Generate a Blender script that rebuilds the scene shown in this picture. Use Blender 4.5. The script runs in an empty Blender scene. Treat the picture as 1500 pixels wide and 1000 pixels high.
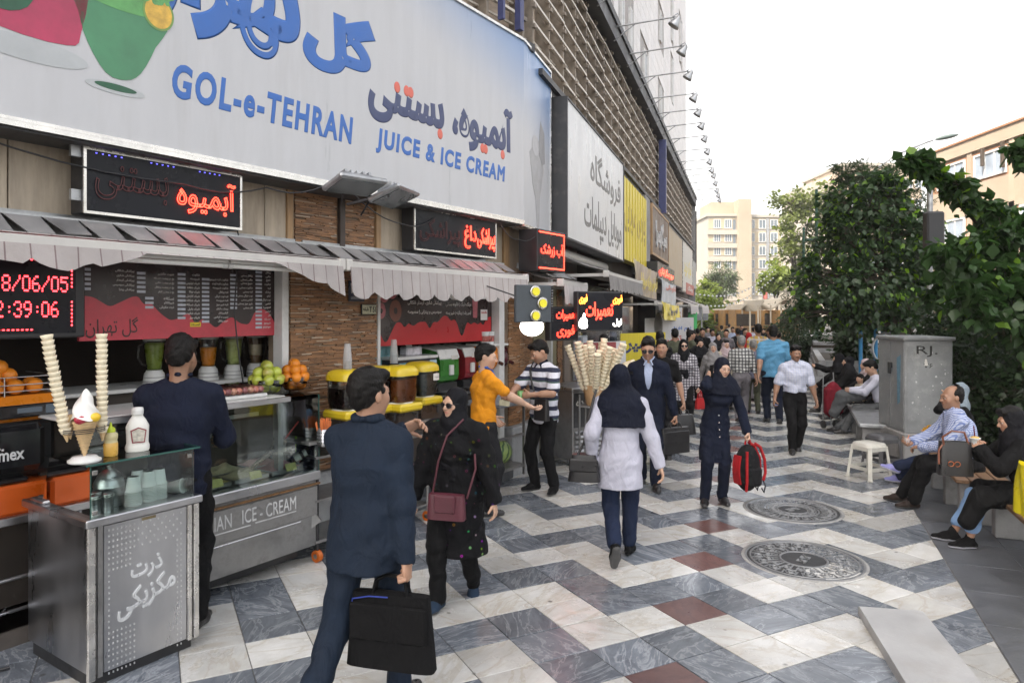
import bpy,math,random
import numpy as np
from mathutils import Vector,Matrix
random.seed(11)
sc=bpy.context.scene
COL=sc.collection
R=math.radians
CH,FPX,HY=2.08,1014.0,458.0
cam=bpy.data.cameras.new('camera')
cam.lens=36.0*FPX/1500.0
cam.sensor_width=36.0
cam.shift_y=(HY-500.0)/1500.0
cam.clip_start,cam.clip_end=0.05,3000
cam_o=bpy.data.objects.new('camera',cam)
COL.objects.link(cam_o)
cam_o.location=(0,0,CH)
cam_o.rotation_euler=(R(90),0,0)
sc.camera=cam_o
SUN_DIR=Vector((-0.72,-0.62,1.25)).normalized()
SUN_EL=math.asin(SUN_DIR.z)
SUN_AZ=math.atan2(SUN_DIR.x,SUN_DIR.y)
world=bpy.data.worlds.new('World')
sc.world=world
world.use_nodes=True
wn=world.node_tree
wn.nodes.clear()
w_out=wn.nodes.new('ShaderNodeOutputWorld')
w_bg=wn.nodes.new('ShaderNodeBackground')
w_sky=wn.nodes.new('ShaderNodeTexSky')
w_sky.sky_type='NISHITA'
w_sky.sun_disc=False
w_sky.sun_elevation=SUN_EL
w_sky.sun_rotation=SUN_AZ
w_sky.dust_density=4.0
w_sky.air_density=1.0
w_sky.ozone_density=1.0
w_bg.inputs['Strength'].default_value=0.15
w_hs=wn.nodes.new('ShaderNodeHueSaturation')
w_hs.inputs['Saturation'].default_value=0.45
w_hs.inputs['Value'].default_value=1.25
wn.links.new(w_sky.outputs[0],w_hs.inputs['Color'])
wn.links.new(w_hs.outputs[0],w_bg.inputs[0])
wn.links.new(w_bg.outputs[0],w_out.inputs[0])
sun=bpy.data.lights.new('sun','SUN')
sun.energy=3.0
sun.angle=R(0.5)
sun.color=(1.0,0.95,0.87)
sun_o=bpy.data.objects.new('sun',sun)
COL.objects.link(sun_o)
sun_o.rotation_euler=(-SUN_DIR).to_track_quat('-Z','Y').to_euler()
sc.view_settings.view_transform='Standard'
sc.view_settings.look='None'
sc.view_settings.gamma=1
sc.view_settings.use_curve_mapping=False
sc.view_settings.exposure=1.78
sc.view_settings.use_white_balance=True
sc.view_settings.white_balance_temperature=6950
sc.view_settings.white_balance_tint=10
sc.cycles.max_bounces=7
sc.cycles.transparent_max_bounces=12
sc.cycles.use_denoising=True
class Frame:
 def __init__(s,o,d):
  s.o=Vector((o[0],o[1],0));s.d=Vector((d[0],d[1],0)).normalized()
  s.n=Vector((s.d.y,-s.d.x,0))
  s.rz=math.atan2(s.d.y,s.d.x)
 def P(s,x,y=0.0,z=0.0):
  return s.o+s.d*x-s.n*y+Vector((0,0,z))
 def px(s,px,py=None,y=0.0):
  r=(px-750)/FPX
  a=s.o-s.n*y
  x=(r*a.y-a.x)/(s.d.x-r*s.d.y)
  if py is None:return x
  Y=a.y+s.d.y*x
  return x,CH-(py-HY)*Y/FPX
F1=Frame((0.10,9.09),(0.56,0.8285))
F2=Frame((0.10,9.09),(0.322,0.947))
def ground(px,py,z=0.0):
 Y=FPX*(CH-z)/(py-HY)
 return Vector(((px-750)/FPX*Y,Y,z))
def at(px,py,Y):
 return Vector(((px-750)/FPX*Y,Y,CH-(py-HY)*Y/FPX))
MATS={}
def _n(nt,t,**kw):
 n=nt.nodes.new(t)
 for k,v in kw.items():
  if k in n.inputs:n.inputs[k].default_value=v
  else:setattr(n,k,v)
 return n
def mat(name,col,rough=0.6,metal=0.0,var=0.25,scale=6.0,bump=0.0,bscale=40.0,emit=None,es=0.0,spec=0.5,alpha=1.0,trans=0.0,coat=0.0,dirt=None,stretch=(1,1,1),island=0.0,obj_rand=0.0,attr=None,coords='Object',sheen=0.0,rvar=0.12):
 if name in MATS:return MATS[name]
 m=bpy.data.materials.new(name);m.use_nodes=True
 nt=m.node_tree;b=nt.nodes['Principled BSDF'];L=nt.links.new
 b.inputs['Roughness'].default_value=rough
 b.inputs['Metallic'].default_value=metal
 b.inputs['Specular IOR Level'].default_value=spec
 if coat:b.inputs['Coat Weight'].default_value=coat;b.inputs['Coat Roughness'].default_value=0.1
 if sheen:b.inputs['Sheen Weight'].default_value=sheen;b.inputs['Sheen Roughness'].default_value=.5
 if trans:b.inputs['Transmission Weight'].default_value=trans
 if alpha<1:b.inputs['Alpha'].default_value=alpha
 tc=_n(nt,'ShaderNodeTexCoord');mp=_n(nt,'ShaderNodeMapping');mp.inputs['Scale'].default_value=stretch
 L(tc.outputs[coords],mp.inputs[0]);vec=mp.outputs[0]
 oi=_n(nt,'ShaderNodeObjectInfo')
 off=_n(nt,'ShaderNodeVectorMath',operation='ADD');mul=_n(nt,'ShaderNodeMath',operation='MULTIPLY');mul.inputs[1].default_value=53.0
 L(oi.outputs['Random'],mul.inputs[0]);L(vec,off.inputs[0]);L(mul.outputs[0],off.inputs[1]);vec=off.outputs[0]
 base=_n(nt,'ShaderNodeRGB');base.outputs[0].default_value=(*col,1);c=base.outputs[0]
 if attr:
  a=_n(nt,'ShaderNodeAttribute',attribute_name=attr);mx=_n(nt,'ShaderNodeMix',data_type='RGBA',blend_type='MULTIPLY')
  mx.inputs[0].default_value=1;L(c,mx.inputs[6]);L(a.outputs['Color'],mx.inputs[7]);c=mx.outputs[2]
 if var:
  nz=_n(nt,'ShaderNodeTexNoise',Scale=scale,Detail=6.0,Roughness=0.62);L(vec,nz.inputs['Vector'])
  mr=_n(nt,'ShaderNodeMapRange');mr.inputs[1].default_value=.3;mr.inputs[2].default_value=.7
  mr.inputs[3].default_value=1-var;mr.inputs[4].default_value=1+var*.6;L(nz.outputs[0],mr.inputs[0])
  val=mr.outputs[0]
  hs=_n(nt,'ShaderNodeHueSaturation');L(c,hs.inputs['Color'])
  if island or obj_rand:
   gi=_n(nt,'ShaderNodeNewGeometry');ad=_n(nt,'ShaderNodeMath',operation='ADD')
   src=gi.outputs['Random Per Island']if island else oi.outputs['Random']
   m2=_n(nt,'ShaderNodeMath',operation='MULTIPLY_ADD');m2.inputs[1].default_value=2*(island or obj_rand);m2.inputs[2].default_value=-(island or obj_rand)
   L(src,m2.inputs[0]);L(val,ad.inputs[0]);L(m2.outputs[0],ad.inputs[1]);val=ad.outputs[0]
  L(val,hs.inputs['Value']);c=hs.outputs[0]
  rr=_n(nt,'ShaderNodeMapRange');rr.inputs[1].default_value=.3;rr.inputs[2].default_value=.7
  rr.inputs[3].default_value=max(0.02,rough-rvar);rr.inputs[4].default_value=min(1,rough+rvar);L(nz.outputs[0],rr.inputs[0])
  L(rr.outputs[0],b.inputs['Roughness'])
 if dirt:
  dn=_n(nt,'ShaderNodeTexNoise',Scale=dirt[1],Detail=8.0,Roughness=.7);L(vec,dn.inputs['Vector'])
  dr=_n(nt,'ShaderNodeMapRange');dr.inputs[1].default_value=.52;dr.inputs[2].default_value=.75;dr.inputs[4].default_value=dirt[2];L(dn.outputs[0],dr.inputs[0])
  mx=_n(nt,'ShaderNodeMix',data_type='RGBA');L(dr.outputs[0],mx.inputs[0]);L(c,mx.inputs[6]);mx.inputs[7].default_value=(*dirt[0],1);c=mx.outputs[2]
 L(c,b.inputs['Base Color'])
 if bump:
  bn=_n(nt,'ShaderNodeTexNoise',Scale=bscale,Detail=5.0);L(vec,bn.inputs['Vector'])
  bp=_n(nt,'ShaderNodeBump',Strength=bump,Distance=.01);L(bn.outputs[0],bp.inputs['Height']);L(bp.outputs[0],b.inputs['Normal'])
 if emit:
  b.inputs['Emission Color'].default_value=(*emit,1);b.inputs['Emission Strength'].default_value=es
 m['base_socket']=name
 MATS[name]=m
 return m
def color_tree(m):
 nt=m.node_tree;b=nt.nodes['Principled BSDF']
 return nt,b,b.inputs['Base Color'].links[0].from_socket
def glass(name,tint=(.9,.96,.94),rough=.02,vis=.12):
 if name in MATS:return MATS[name]
 m=bpy.data.materials.new(name);m.use_nodes=True;nt=m.node_tree;nt.nodes.clear();L=nt.links.new
 o=_n(nt,'ShaderNodeOutputMaterial');t=_n(nt,'ShaderNodeBsdfTransparent');t.inputs[0].default_value=(*tint,1)
 g=_n(nt,'ShaderNodeBsdfGlossy');g.inputs['Roughness'].default_value=rough
 fr=_n(nt,'ShaderNodeFresnel');fr.inputs[0].default_value=1.5
 ad=_n(nt,'ShaderNodeMath',operation='ADD');ad.inputs[1].default_value=vis*.25;L(fr.outputs[0],ad.inputs[0])
 mx=_n(nt,'ShaderNodeMixShader');L(ad.outputs[0],mx.inputs[0]);L(t.outputs[0],mx.inputs[1]);L(g.outputs[0],mx.inputs[2]);L(mx.outputs[0],o.inputs[0])
 MATS[name]=m
 return m
def marble(name,ca,cb,cv,vein,rough):
 """polished stone: cloudy base, veins, worn patches; every slab gets its own cut of the block"""
 m=bpy.data.materials.new(name);m.use_nodes=True;nt=m.node_tree;b=nt.nodes['Principled BSDF'];L=nt.links.new
 tc=_n(nt,'ShaderNodeTexCoord');oi=_n(nt,'ShaderNodeObjectInfo');gi=_n(nt,'ShaderNodeNewGeometry')
 s=_n(nt,'ShaderNodeMath',operation='ADD');L(oi.outputs['Random'],s.inputs[0]);L(gi.outputs['Random Per Island'],s.inputs[1])
 k=_n(nt,'ShaderNodeMath',operation='MULTIPLY');k.inputs[1].default_value=91.7;L(s.outputs[0],k.inputs[0])
 rot=_n(nt,'ShaderNodeVectorRotate',rotation_type='Z_AXIS');L(tc.outputs['Object'],rot.inputs['Vector']);L(k.outputs[0],rot.inputs['Angle'])
 off=_n(nt,'ShaderNodeVectorMath',operation='ADD');L(rot.outputs[0],off.inputs[0]);L(k.outputs[0],off.inputs[1])
 st=_n(nt,'ShaderNodeMapping');st.inputs['Scale'].default_value=(1,2.6,1);L(off.outputs[0],st.inputs[0])
 n1=_n(nt,'ShaderNodeTexNoise',Scale=2.2,Detail=9.0,Roughness=.66,Distortion=vein);L(st.outputs[0],n1.inputs['Vector'])
 cr=_n(nt,'ShaderNodeValToRGB');e=cr.color_ramp.elements
 e[0].position=.33;e[0].color=(*cb,1);e[1].position=.62;e[1].color=(*ca,1);L(n1.outputs[0],cr.inputs[0])
 n2=_n(nt,'ShaderNodeTexNoise',Scale=1.5,Detail=8.0,Roughness=.6,Distortion=vein*1.6);L(st.outputs[0],n2.inputs['Vector'])
 sub=_n(nt,'ShaderNodeMath',operation='SUBTRACT');sub.inputs[1].default_value=.5;L(n2.outputs[0],sub.inputs[0])
 ab=_n(nt,'ShaderNodeMath',operation='ABSOLUTE');L(sub.outputs[0],ab.inputs[0])
 vr=_n(nt,'ShaderNodeMapRange');vr.inputs[1].default_value=.0;vr.inputs[2].default_value=.035;vr.inputs[3].default_value=.75;vr.inputs[4].default_value=0;L(ab.outputs[0],vr.inputs[0])
 mx=_n(nt,'ShaderNodeMix',data_type='RGBA');L(vr.outputs[0],mx.inputs[0]);L(cr.outputs[0],mx.inputs[6]);mx.inputs[7].default_value=(*cv,1)
 t=_n(nt,'ShaderNodeMath',operation='FRACT');L(k.outputs[0],t.inputs[0])
 tv=_n(nt,'ShaderNodeMapRange');tv.inputs[3].default_value=.72;tv.inputs[4].default_value=1.12;L(t.outputs[0],tv.inputs[0])
 pn=_n(nt,'ShaderNodeTexNoise',Scale=1.1,Detail=9.0,Roughness=.72);L(gi.outputs['Position'],pn.inputs['Vector'])
 pr=_n(nt,'ShaderNodeMapRange');pr.inputs[1].default_value=.35;pr.inputs[2].default_value=.7;pr.inputs[3].default_value=1.08;pr.inputs[4].default_value=.66;L(pn.outputs[0],pr.inputs[0])
 ml=_n(nt,'ShaderNodeMath',operation='MULTIPLY');L(tv.outputs[0],ml.inputs[0]);L(pr.outputs[0],ml.inputs[1])
 hs=_n(nt,'ShaderNodeHueSaturation');L(mx.outputs[2],hs.inputs['Color']);L(ml.outputs[0],hs.inputs['Value'])
 sp=_n(nt,'ShaderNodeTexVoronoi',Scale=3.1);L(gi.outputs['Position'],sp.inputs['Vector'])
 sr=_n(nt,'ShaderNodeMapRange');sr.inputs[1].default_value=.03;sr.inputs[2].default_value=.065;sr.inputs[3].default_value=.7;sr.inputs[4].default_value=0;L(sp.outputs['Distance'],sr.inputs[0])
 m3=_n(nt,'ShaderNodeMix',data_type='RGBA');L(sr.outputs[0],m3.inputs[0]);L(hs.outputs[0],m3.inputs[6]);m3.inputs[7].default_value=(.05,.045,.04,1)
 L(m3.outputs[2],b.inputs['Base Color'])
 rr=_n(nt,'ShaderNodeMapRange');rr.inputs[1].default_value=.3;rr.inputs[2].default_value=.7;rr.inputs[3].default_value=rough-.08;rr.inputs[4].default_value=rough+.2;L(pn.outputs[0],rr.inputs[0])
 L(rr.outputs[0],b.inputs['Roughness'])
 bn=_n(nt,'ShaderNodeTexNoise',Scale=9.0,Detail=4.0);L(gi.outputs['Position'],bn.inputs['Vector'])
 bp=_n(nt,'ShaderNodeBump',Strength=.08,Distance=.02);L(bn.outputs[0],bp.inputs['Height']);L(bp.outputs[0],b.inputs['Normal'])
 MATS[name]=m
 return m
def ortho(d):
 d=d.normalized();u=d.orthogonal().normalized();return u,d.cross(u)
class MB:
 def __init__(s):s.v=[];s.f=[];s.m=[];s.s=[];s.M=None
 def add(s,vs,fs,mat=0,smooth=False):
  n=len(s.v)
  if s.M is not None:vs=[s.M@Vector(v)for v in vs]
  s.v.extend([tuple(v)for v in vs]);s.f.extend([tuple(i+n for i in f)for f in fs]);s.m.extend([mat]*len(fs));s.s.extend([smooth]*len(fs))
  return s
 def box(s,c,d,mat=0,rot=None,bev=0.0):
  x,y,z=d[0]/2,d[1]/2,d[2]/2
  c=Vector(c)
  T=(lambda v:c+(rot@Vector(v)))if rot is not None else(lambda v:c+Vector(v))
  if bev<=0:
   vs=[T((sx*x,sy*y,sz*z))for sx in(-1,1)for sy in(-1,1)for sz in(-1,1)]
   return s.add(vs,[(0,1,3,2),(4,6,7,5),(0,4,5,1),(2,3,7,6),(0,2,6,4),(1,5,7,3)],mat)
  b=min(bev,x*.9,y*.9,z*.9)
  vs=[];ix={}
  for sx in(-1,1):
   for sy in(-1,1):
    for sz in(-1,1):
     for a in range(3):
      p=[sx*(x-b),sy*(y-b),sz*(z-b)];p[a]=(sx*x,sy*y,sz*z)[a]
      ix[sx,sy,sz,a]=len(vs);vs.append(T(p))
  fs=[]
  for a in range(3):
   o1,o2=[(1,2),(2,0),(0,1)][a]
   for g in(-1,1):
    q=[]
    for p1,p2 in((-1,-1),(1,-1),(1,1),(-1,1)):
     k=[0,0,0];k[a]=g;k[o1]=p1;k[o2]=p2;q.append(ix[k[0],k[1],k[2],a])
    fs.append(q if g>0 else q[::-1])
  for a in range(3):
   o1,o2=[(1,2),(2,0),(0,1)][a]
   for g1 in(-1,1):
    for g2 in(-1,1):
     k1=[0,0,0];k1[a]=-1;k1[o1]=g1;k1[o2]=g2;k2=list(k1);k2[a]=1
     q=[ix[(*k1,o1)],ix[(*k2,o1)],ix[(*k2,o2)],ix[(*k1,o2)]]
     fs.append(q[::-1]if g1*g2>0 else q)
  for sx in(-1,1):
   for sy in(-1,1):
    for sz in(-1,1):
     q=[ix[sx,sy,sz,0],ix[sx,sy,sz,1],ix[sx,sy,sz,2]]
     fs.append(q if sx*sy*sz>0 else q[::-1])
  return s.add(vs,fs,mat)
 def bb(s,x0,x1,y0,y1,z0,z1,mat=0,bev=0.0):
  return s.box(((x0+x1)/2,(y0+y1)/2,(z0+z1)/2),(abs(x1-x0),abs(y1-y0),abs(z1-z0)),mat,None,bev)
 def bar(s,a,b,w,h=None,mat=0,up=(0,0,1)):
  a,b=Vector(a),Vector(b);d=b-a;L=d.length;d=d.normalized();u=Vector(up)
  r=d.cross(u)
  if r.length<1e-4:r=d.orthogonal()
  r=r.normalized();u=r.cross(d)
  return s.box((a+b)/2,(L,w,h or w),mat,Matrix((d,r,u)).transposed())
 def cyl(s,a,b,r0,r1=None,n=12,mat=0,cap=True,smooth=True):
  a,b=Vector(a),Vector(b);r1=r0 if r1 is None else r1;u,w=ortho(b-a)
  vs=[]
  for p,r in((a,r0),(b,r1)):
   for i in range(n):
    t=2*math.pi*i/n;vs.append(p+(u*math.cos(t)+w*math.sin(t))*r)
  s.add(vs,[(i,(i+1)%n,n+(i+1)%n,n+i)for i in range(n)],mat,smooth)
  if cap:s.add(vs,[tuple(range(n))[::-1],tuple(range(n,2*n))],mat,False)
  return s
 def tube(s,pts,r,n=8,mat=0,closed=False):
  pts=[Vector(p)for p in pts];m=len(pts);rs=r if isinstance(r,(list,tuple))else[r]*m
  vs=[];u=None
  for i,p in enumerate(pts):
   d=(pts[(i+1)%m]-pts[i-1])if closed else(pts[min(i+1,m-1)]-pts[max(i-1,0)])
   d=d.normalized()if d.length>0 else Vector((0,0,1))
   if u is None:u,_=ortho(d)
   u=(u-d*u.dot(d));u=u.normalized()if u.length>1e-5 else ortho(d)[0]
   w=d.cross(u)
   for k in range(n):
    t=2*math.pi*k/n;vs.append(p+(u*math.cos(t)+w*math.sin(t))*rs[i])
  fs=[(i*n+k,i*n+(k+1)%n,((i+1)%m)*n+(k+1)%n,((i+1)%m)*n+k)for i in range(m if closed else m-1)for k in range(n)]
  s.add(vs,fs,mat,True)
  if not closed:s.add(vs,[tuple(range(n))[::-1],tuple(range((m-1)*n,m*n))],mat,False)
  return s
 def lathe(s,prof,o=(0,0,0),n=20,mat=0,rot=None,smooth=True,sx=1,sy=1,cap=True):
  o=Vector(o);vs=[]
  for r,z in prof:
   for i in range(n):
    t=2*math.pi*i/n;p=Vector((r*math.cos(t)*sx,r*math.sin(t)*sy,z));vs.append(o+(rot@p if rot is not None else p))
  m=len(prof)
  fs=[(j*n+i,j*n+(i+1)%n,(j+1)*n+(i+1)%n,(j+1)*n+i)for j in range(m-1)for i in range(n)]
  s.add(vs,fs,mat,smooth)
  if cap and prof[0][0]>1e-5:s.add(vs,[tuple(range(n))[::-1]],mat)
  if cap and prof[-1][0]>1e-5:s.add(vs,[tuple(range((m-1)*n,m*n))],mat)
  return s
 def ball(s,c,r,n=12,mat=0,rot=None,m=None,wob=0.0,seed=0):
  r=(r,r,r)if not isinstance(r,(tuple,list))else r;m=m or max(6,n//2);c=Vector(c);vs=[]
  rnd=random.Random(seed)
  for j in range(m+1):
   for i in range(n):
    a,b=2*math.pi*i/n,math.pi*j/m
    p=Vector((r[0]*math.sin(b)*math.cos(a),r[1]*math.sin(b)*math.sin(a),-r[2]*math.cos(b)))
    if wob:p*=1+wob*(rnd.random()-.5)
    vs.append(c+(rot@p if rot is not None else p))
  return s.add(vs,[(j*n+i,j*n+(i+1)%n,(j+1)*n+(i+1)%n,(j+1)*n+i)for j in range(m)for i in range(n)],mat,True)
 def prism(s,poly,y0,y1,mat=0,fn=None,smooth=False):
  fn=fn or(lambda x,z,y:(x,y,z));n=len(poly)
  vs=[fn(x,z,y0)for x,z in poly]+[fn(x,z,y1)for x,z in poly]
  s.add(vs,[tuple(range(n)),tuple(range(n,2*n))[::-1]],mat)
  return s.add(vs,[(i,n+i,n+(i+1)%n,(i+1)%n)for i in range(n)],mat,smooth)
 def grid(s,nu,nv,fn,mat=0,smooth=True,thick=None):
  vs=[fn(i/nu,j/nv)for j in range(nv+1)for i in range(nu+1)]
  fs=[(j*(nu+1)+i,j*(nu+1)+i+1,(j+1)*(nu+1)+i+1,(j+1)*(nu+1)+i)for j in range(nv)for i in range(nu)]
  s.add(vs,fs,mat,smooth)
  if thick:
   t=Vector(thick);s.add([Vector(v)+t for v in vs],[f[::-1]for f in fs],mat,smooth)
   e=[i for i in range(nu+1)]+[j*(nu+1)+nu for j in range(1,nv+1)]+[nv*(nu+1)+i for i in range(nu-1,-1,-1)]+[j*(nu+1)for j in range(nv-1,0,-1)]
   ring=[Vector(vs[i])for i in e];k=len(ring)
   s.add(ring+[p+t for p in ring],[(i,k+i,k+(i+1)%k,(i+1)%k)for i in range(k)],mat)
  return s
 def mesh(s,name,mats):
  me=bpy.data.meshes.new(name);me.from_pydata(s.v,[],s.f)
  for m in(mats if isinstance(mats,(list,tuple))else[mats]):me.materials.append(m)
  me.polygons.foreach_set('material_index',s.m);me.polygons.foreach_set('use_smooth',s.s)
  me.update();return me
 def build(s,name,mats,parent=None,kind=None):
  return link(name,s.mesh(name,mats),parent,kind)
def link(name,me,parent=None,kind=None):
 o=bpy.data.objects.new(name,me);COL.objects.link(o)
 if parent is not None:o.parent=parent
 if kind:o['kind']=kind
 return o
def tag(o,label,cat,group=None):
 o['label']=label;o['category']=cat
 if group:o['group']=group
 return o
def thing(name,label,cat,loc=(0,0,0),rz=0.0,group=None):
 o=bpy.data.objects.new(name,None);COL.objects.link(o);o.empty_display_size=.1
 o.location=loc;o.rotation_euler=(0,0,rz)
 return tag(o,label,cat,group)
def copy_tree(o,parent=None):
 c=o.copy();COL.objects.link(c)
 if parent is not None:c.parent=parent
 for ch in list(o.children):copy_tree(ch,c)
 return c
_F={'ا':(0xFE8D,2),'آ':(0xFE81,2),'ب':(0xFE8F,4),'پ':(0xFB56,4),'ت':(0xFE95,4),'ث':(0xFE99,4),'ج':(0xFE9D,4),'چ':(0xFB7A,4),'ح':(0xFEA1,4),'خ':(0xFEA5,4),'د':(0xFEA9,2),'ذ':(0xFEAB,2),'ر':(0xFEAD,2),'ز':(0xFEAF,2),'ژ':(0xFB8A,2),'س':(0xFEB1,4),'ش':(0xFEB5,4),'ص':(0xFEB9,4),'ض':(0xFEBD,4),'ط':(0xFEC1,4),'ظ':(0xFEC5,4),'ع':(0xFEC9,4),'غ':(0xFECD,4),'ف':(0xFED1,4),'ق':(0xFED5,4),'ک':(0xFB8E,4),'گ':(0xFB92,4),'ل':(0xFEDD,4),'م':(0xFEE1,4),'ن':(0xFEE5,4),'و':(0xFEED,2),'ه':(0xFEE9,4),'ی':(0xFBFC,4),'ئ':(0xFE89,4)}
def shape(t):
 if not any(c in _F for c in t):return t
 out=[]
 for i,c in enumerate(t):
  if c not in _F:out.append(c);continue
  b,n=_F[c]
  pj=i>0 and t[i-1]in _F and _F[t[i-1]][1]==4
  nj=i+1<len(t)and t[i+1]in _F and n==4
  out.append(chr(b+(3 if pj and nj else 2 if nj else 1 if pj else 0)))
 s=''.join(reversed(out))
 import re
 return re.sub(r'[A-Za-z0-9&]+',lambda m:m.group(0)[::-1],s)
def text_mesh(t,bold=0.0,shear=0.0,res=3,outline=0.0,depth=0.0,space=1.0,fat=0.0):
 """mesh of the words in the x-y plane and its bounds; outline > 0 gives tubes along the letters' edges"""
 cu=bpy.data.curves.new('lettering','FONT');cu.body=shape(t);cu.resolution_u=res;cu.offset=bold;cu.shear=shear;cu.space_character=space
 if outline:cu.fill_mode='NONE';cu.bevel_depth=outline;cu.bevel_resolution=1
 elif fat:cu.bevel_depth=fat;cu.bevel_resolution=1
 else:cu.extrude=depth
 o=bpy.data.objects.new('lettering',cu);COL.objects.link(o);bpy.context.view_layer.update()
 me=bpy.data.meshes.new_from_object(o.evaluated_get(bpy.context.evaluated_depsgraph_get()))
 bpy.data.objects.remove(o);bpy.data.curves.remove(cu)
 v=np.empty(len(me.vertices)*3,np.float32);me.vertices.foreach_get('co',v);v=v.reshape(-1,3)
 return me,v,v.min(0),v.max(0)
def lettering(t,m,box,y,parent,name='lettering',bold=0.0,shear=0.0,res=3,outline=0.0,fit='both',depth=.0015,slope=0.0,dots=None,align=1,fn=None,space=1.0,fat=0.0):
 """words filling the box (x0,x1,z0,z1) on the plane y of the parent; fit='h' keeps the letters' own proportions and aligns (-1,0,1)"""
 me,v,lo,hi=text_mesh(t,bold,shear,res,outline,1.0,space,fat)
 x0,x1,z0,z1=box;sx=(x1-x0)/(hi[0]-lo[0]);sz=(z1-z0)/(hi[1]-lo[1])
 if fit=='h':
  sx=sz;w=(hi[0]-lo[0])*sx;x0=x0 if align<0 else x1-w if align>0 else(x0+x1-w)/2
 nv=np.empty_like(v);nv[:,0]=x0+(v[:,0]-lo[0])*sx;nv[:,2]=z0+(v[:,1]-lo[1])*sz+(nv[:,0]-x0)*slope
 nv[:,1]=y-v[:,2]*(sz if outline else .002/fat if fat else depth)
 if fn:nv=fn(nv)
 me.vertices.foreach_set('co',nv.astype(np.float32).ravel());me.materials.clear();me.materials.append(m)
 if dots is not None:
  import bmesh
  bm=bmesh.new();bm.from_mesh(me);seen=set();H=z1-z0
  bmesh.ops.remove_doubles(bm,verts=bm.verts,dist=1e-5)
  for v0 in bm.verts:
   if v0 in seen:continue
   st=[v0];isl=[];seen.add(v0)
   while st:
    a=st.pop();isl.append(a)
    for e in a.link_edges:
     b2=e.other_vert(a)
     if b2 not in seen:seen.add(b2);st.append(b2)
   if max(a.co.x for a in isl)-min(a.co.x for a in isl)<H*.3 and max(a.co.z for a in isl)-min(a.co.z for a in isl)<H*.22:
    for a in isl:
     for f in a.link_faces:f.material_index=1
  bm.to_mesh(me);bm.free();me.materials.append(dots)
 me.name=name;me.update()
 return link(name,me,parent)
M_white=marble('white_marble',(.56,.56,.545),(.48,.465,.43),(.42,.385,.325),.45,.20)
M_grey=marble('grey_marble',(.165,.184,.210),(.088,.100,.120),(.30,.32,.345),1.4,.17)
M_red=marble('red_stone',(.17,.085,.075),(.13,.065,.06),(.10,.05,.05),.3,.26)
M_slate=mat('dark_slate',(.085,.09,.10),.42,var=.35,scale=3,bump=.25,bscale=30,obj_rand=.12)
M_conc=mat('concrete',(.26,.255,.25),.75,var=.35,scale=3,bump=.4,bscale=25,dirt=((.07,.065,.06),2.5,.6))
M_stonegrey=mat('grey_stone',(.33,.335,.34),.5,var=.25,scale=4,bump=.2,bscale=30,dirt=((.10,.095,.09),3,.6),obj_rand=.1)
M_dark=mat('dark_void',(.018,.015,.013),.7,var=.5,scale=3)
M_soil=mat('soil',(.05,.04,.03),.95,var=.5,scale=8,bump=.8,bscale=20)
M_asph=mat('asphalt',(.05,.05,.052),.85,var=.3,scale=10,bump=.4,bscale=80)
M_steel=mat('steel',(.55,.55,.56),.34,metal=1.0,var=.2,scale=5,stretch=(1,1,8),dirt=((.20,.19,.18),3,.5))
M_galv=mat('galvanised',(.42,.43,.44),.45,metal=.85,var=.35,scale=6,dirt=((.12,.11,.10),4,.7),obj_rand=.1)
M_black=mat('black_paint',(.018,.018,.02),.45,var=.3,scale=8)
M_beam=mat('beam_paint',(.035,.036,.04),.55,var=.4,scale=3,dirt=((.14,.13,.12),4,.5))
M_wpaint=mat('white_paint',(.66,.66,.65),.45,var=.15,scale=4,dirt=((.30,.28,.25),3,.5))
M_panel=mat('beige_panel',(.40,.33,.25),.55,var=.25,scale=3,stretch=(6,6,1),dirt=((.24,.18,.13),2.5,.5),obj_rand=.1)
M_wood=mat('ochre_wood',(.36,.22,.11),.5,var=.3,scale=4,stretch=(8,8,1))
M_reed=mat('reed',(.27,.135,.062),.5,var=.4,scale=9,stretch=(1,1,5),island=.38)
M_reedback=mat('reed_backing',(.34,.26,.19),.8,var=.3)
M_board=mat('weathered_board',(.43,.345,.27),.8,var=.4,scale=4,stretch=(1,1,4),obj_rand=.15)
M_rod=mat('pale_rod',(.62,.57,.50),.5,metal=.2,var=.3,scale=5,dirt=((.16,.13,.11),5,.6))
def struct(name,mb,m):return mb.build(name,m,None,'structure')
g=MB();g.add([(-600,-150,-.16),(600,-150,-.16),(600,1000,-.16),(-600,1000,-.16)],[(0,1,2,3)]);struct('ground',g,M_asph)
T0=Vector((1.2441,4.8579,0));TA=Vector((.3367,.1684,0));TB=Vector((-.1613,.3091,0))
BL0=Vector((3.87,6.39,0));BLD=Vector((.375,.927,0)).normalized();BLN=Vector((BLD.y,-BLD.x,0))
g=MB();far=62
pts=[F1.P(-9.5,.3),F1.P(0,.3),F2.P(28.5,.3),F2.P(60,.3),BL0+BLD*58+BLN*.05,BL0-BLD*9+BLN*.05]
for z,fl in((-.007,0),(-.15,1)):
 pass
n=len(pts);vs=[p+Vector((0,0,-.007))for p in pts]+[p+Vector((0,0,-.15))for p in pts]
g.add(vs,[tuple(range(n))[::-1],tuple(range(n,2*n))]+[(i,(i+1)%n,n+(i+1)%n,n+i)for i in range(n)])
M_grout=mat('grout',(.11,.105,.10),.8,var=.3,scale=12)
pavement=struct('pavement',g,M_grout)
def tile_colour(i,j):
 if i==j and i%2==0 and-8<=i<60:return 2
 if j<i:i,j=j,i
 d=j-i
 return(i+2*(d//4)+min(d%4,2))%2
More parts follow.
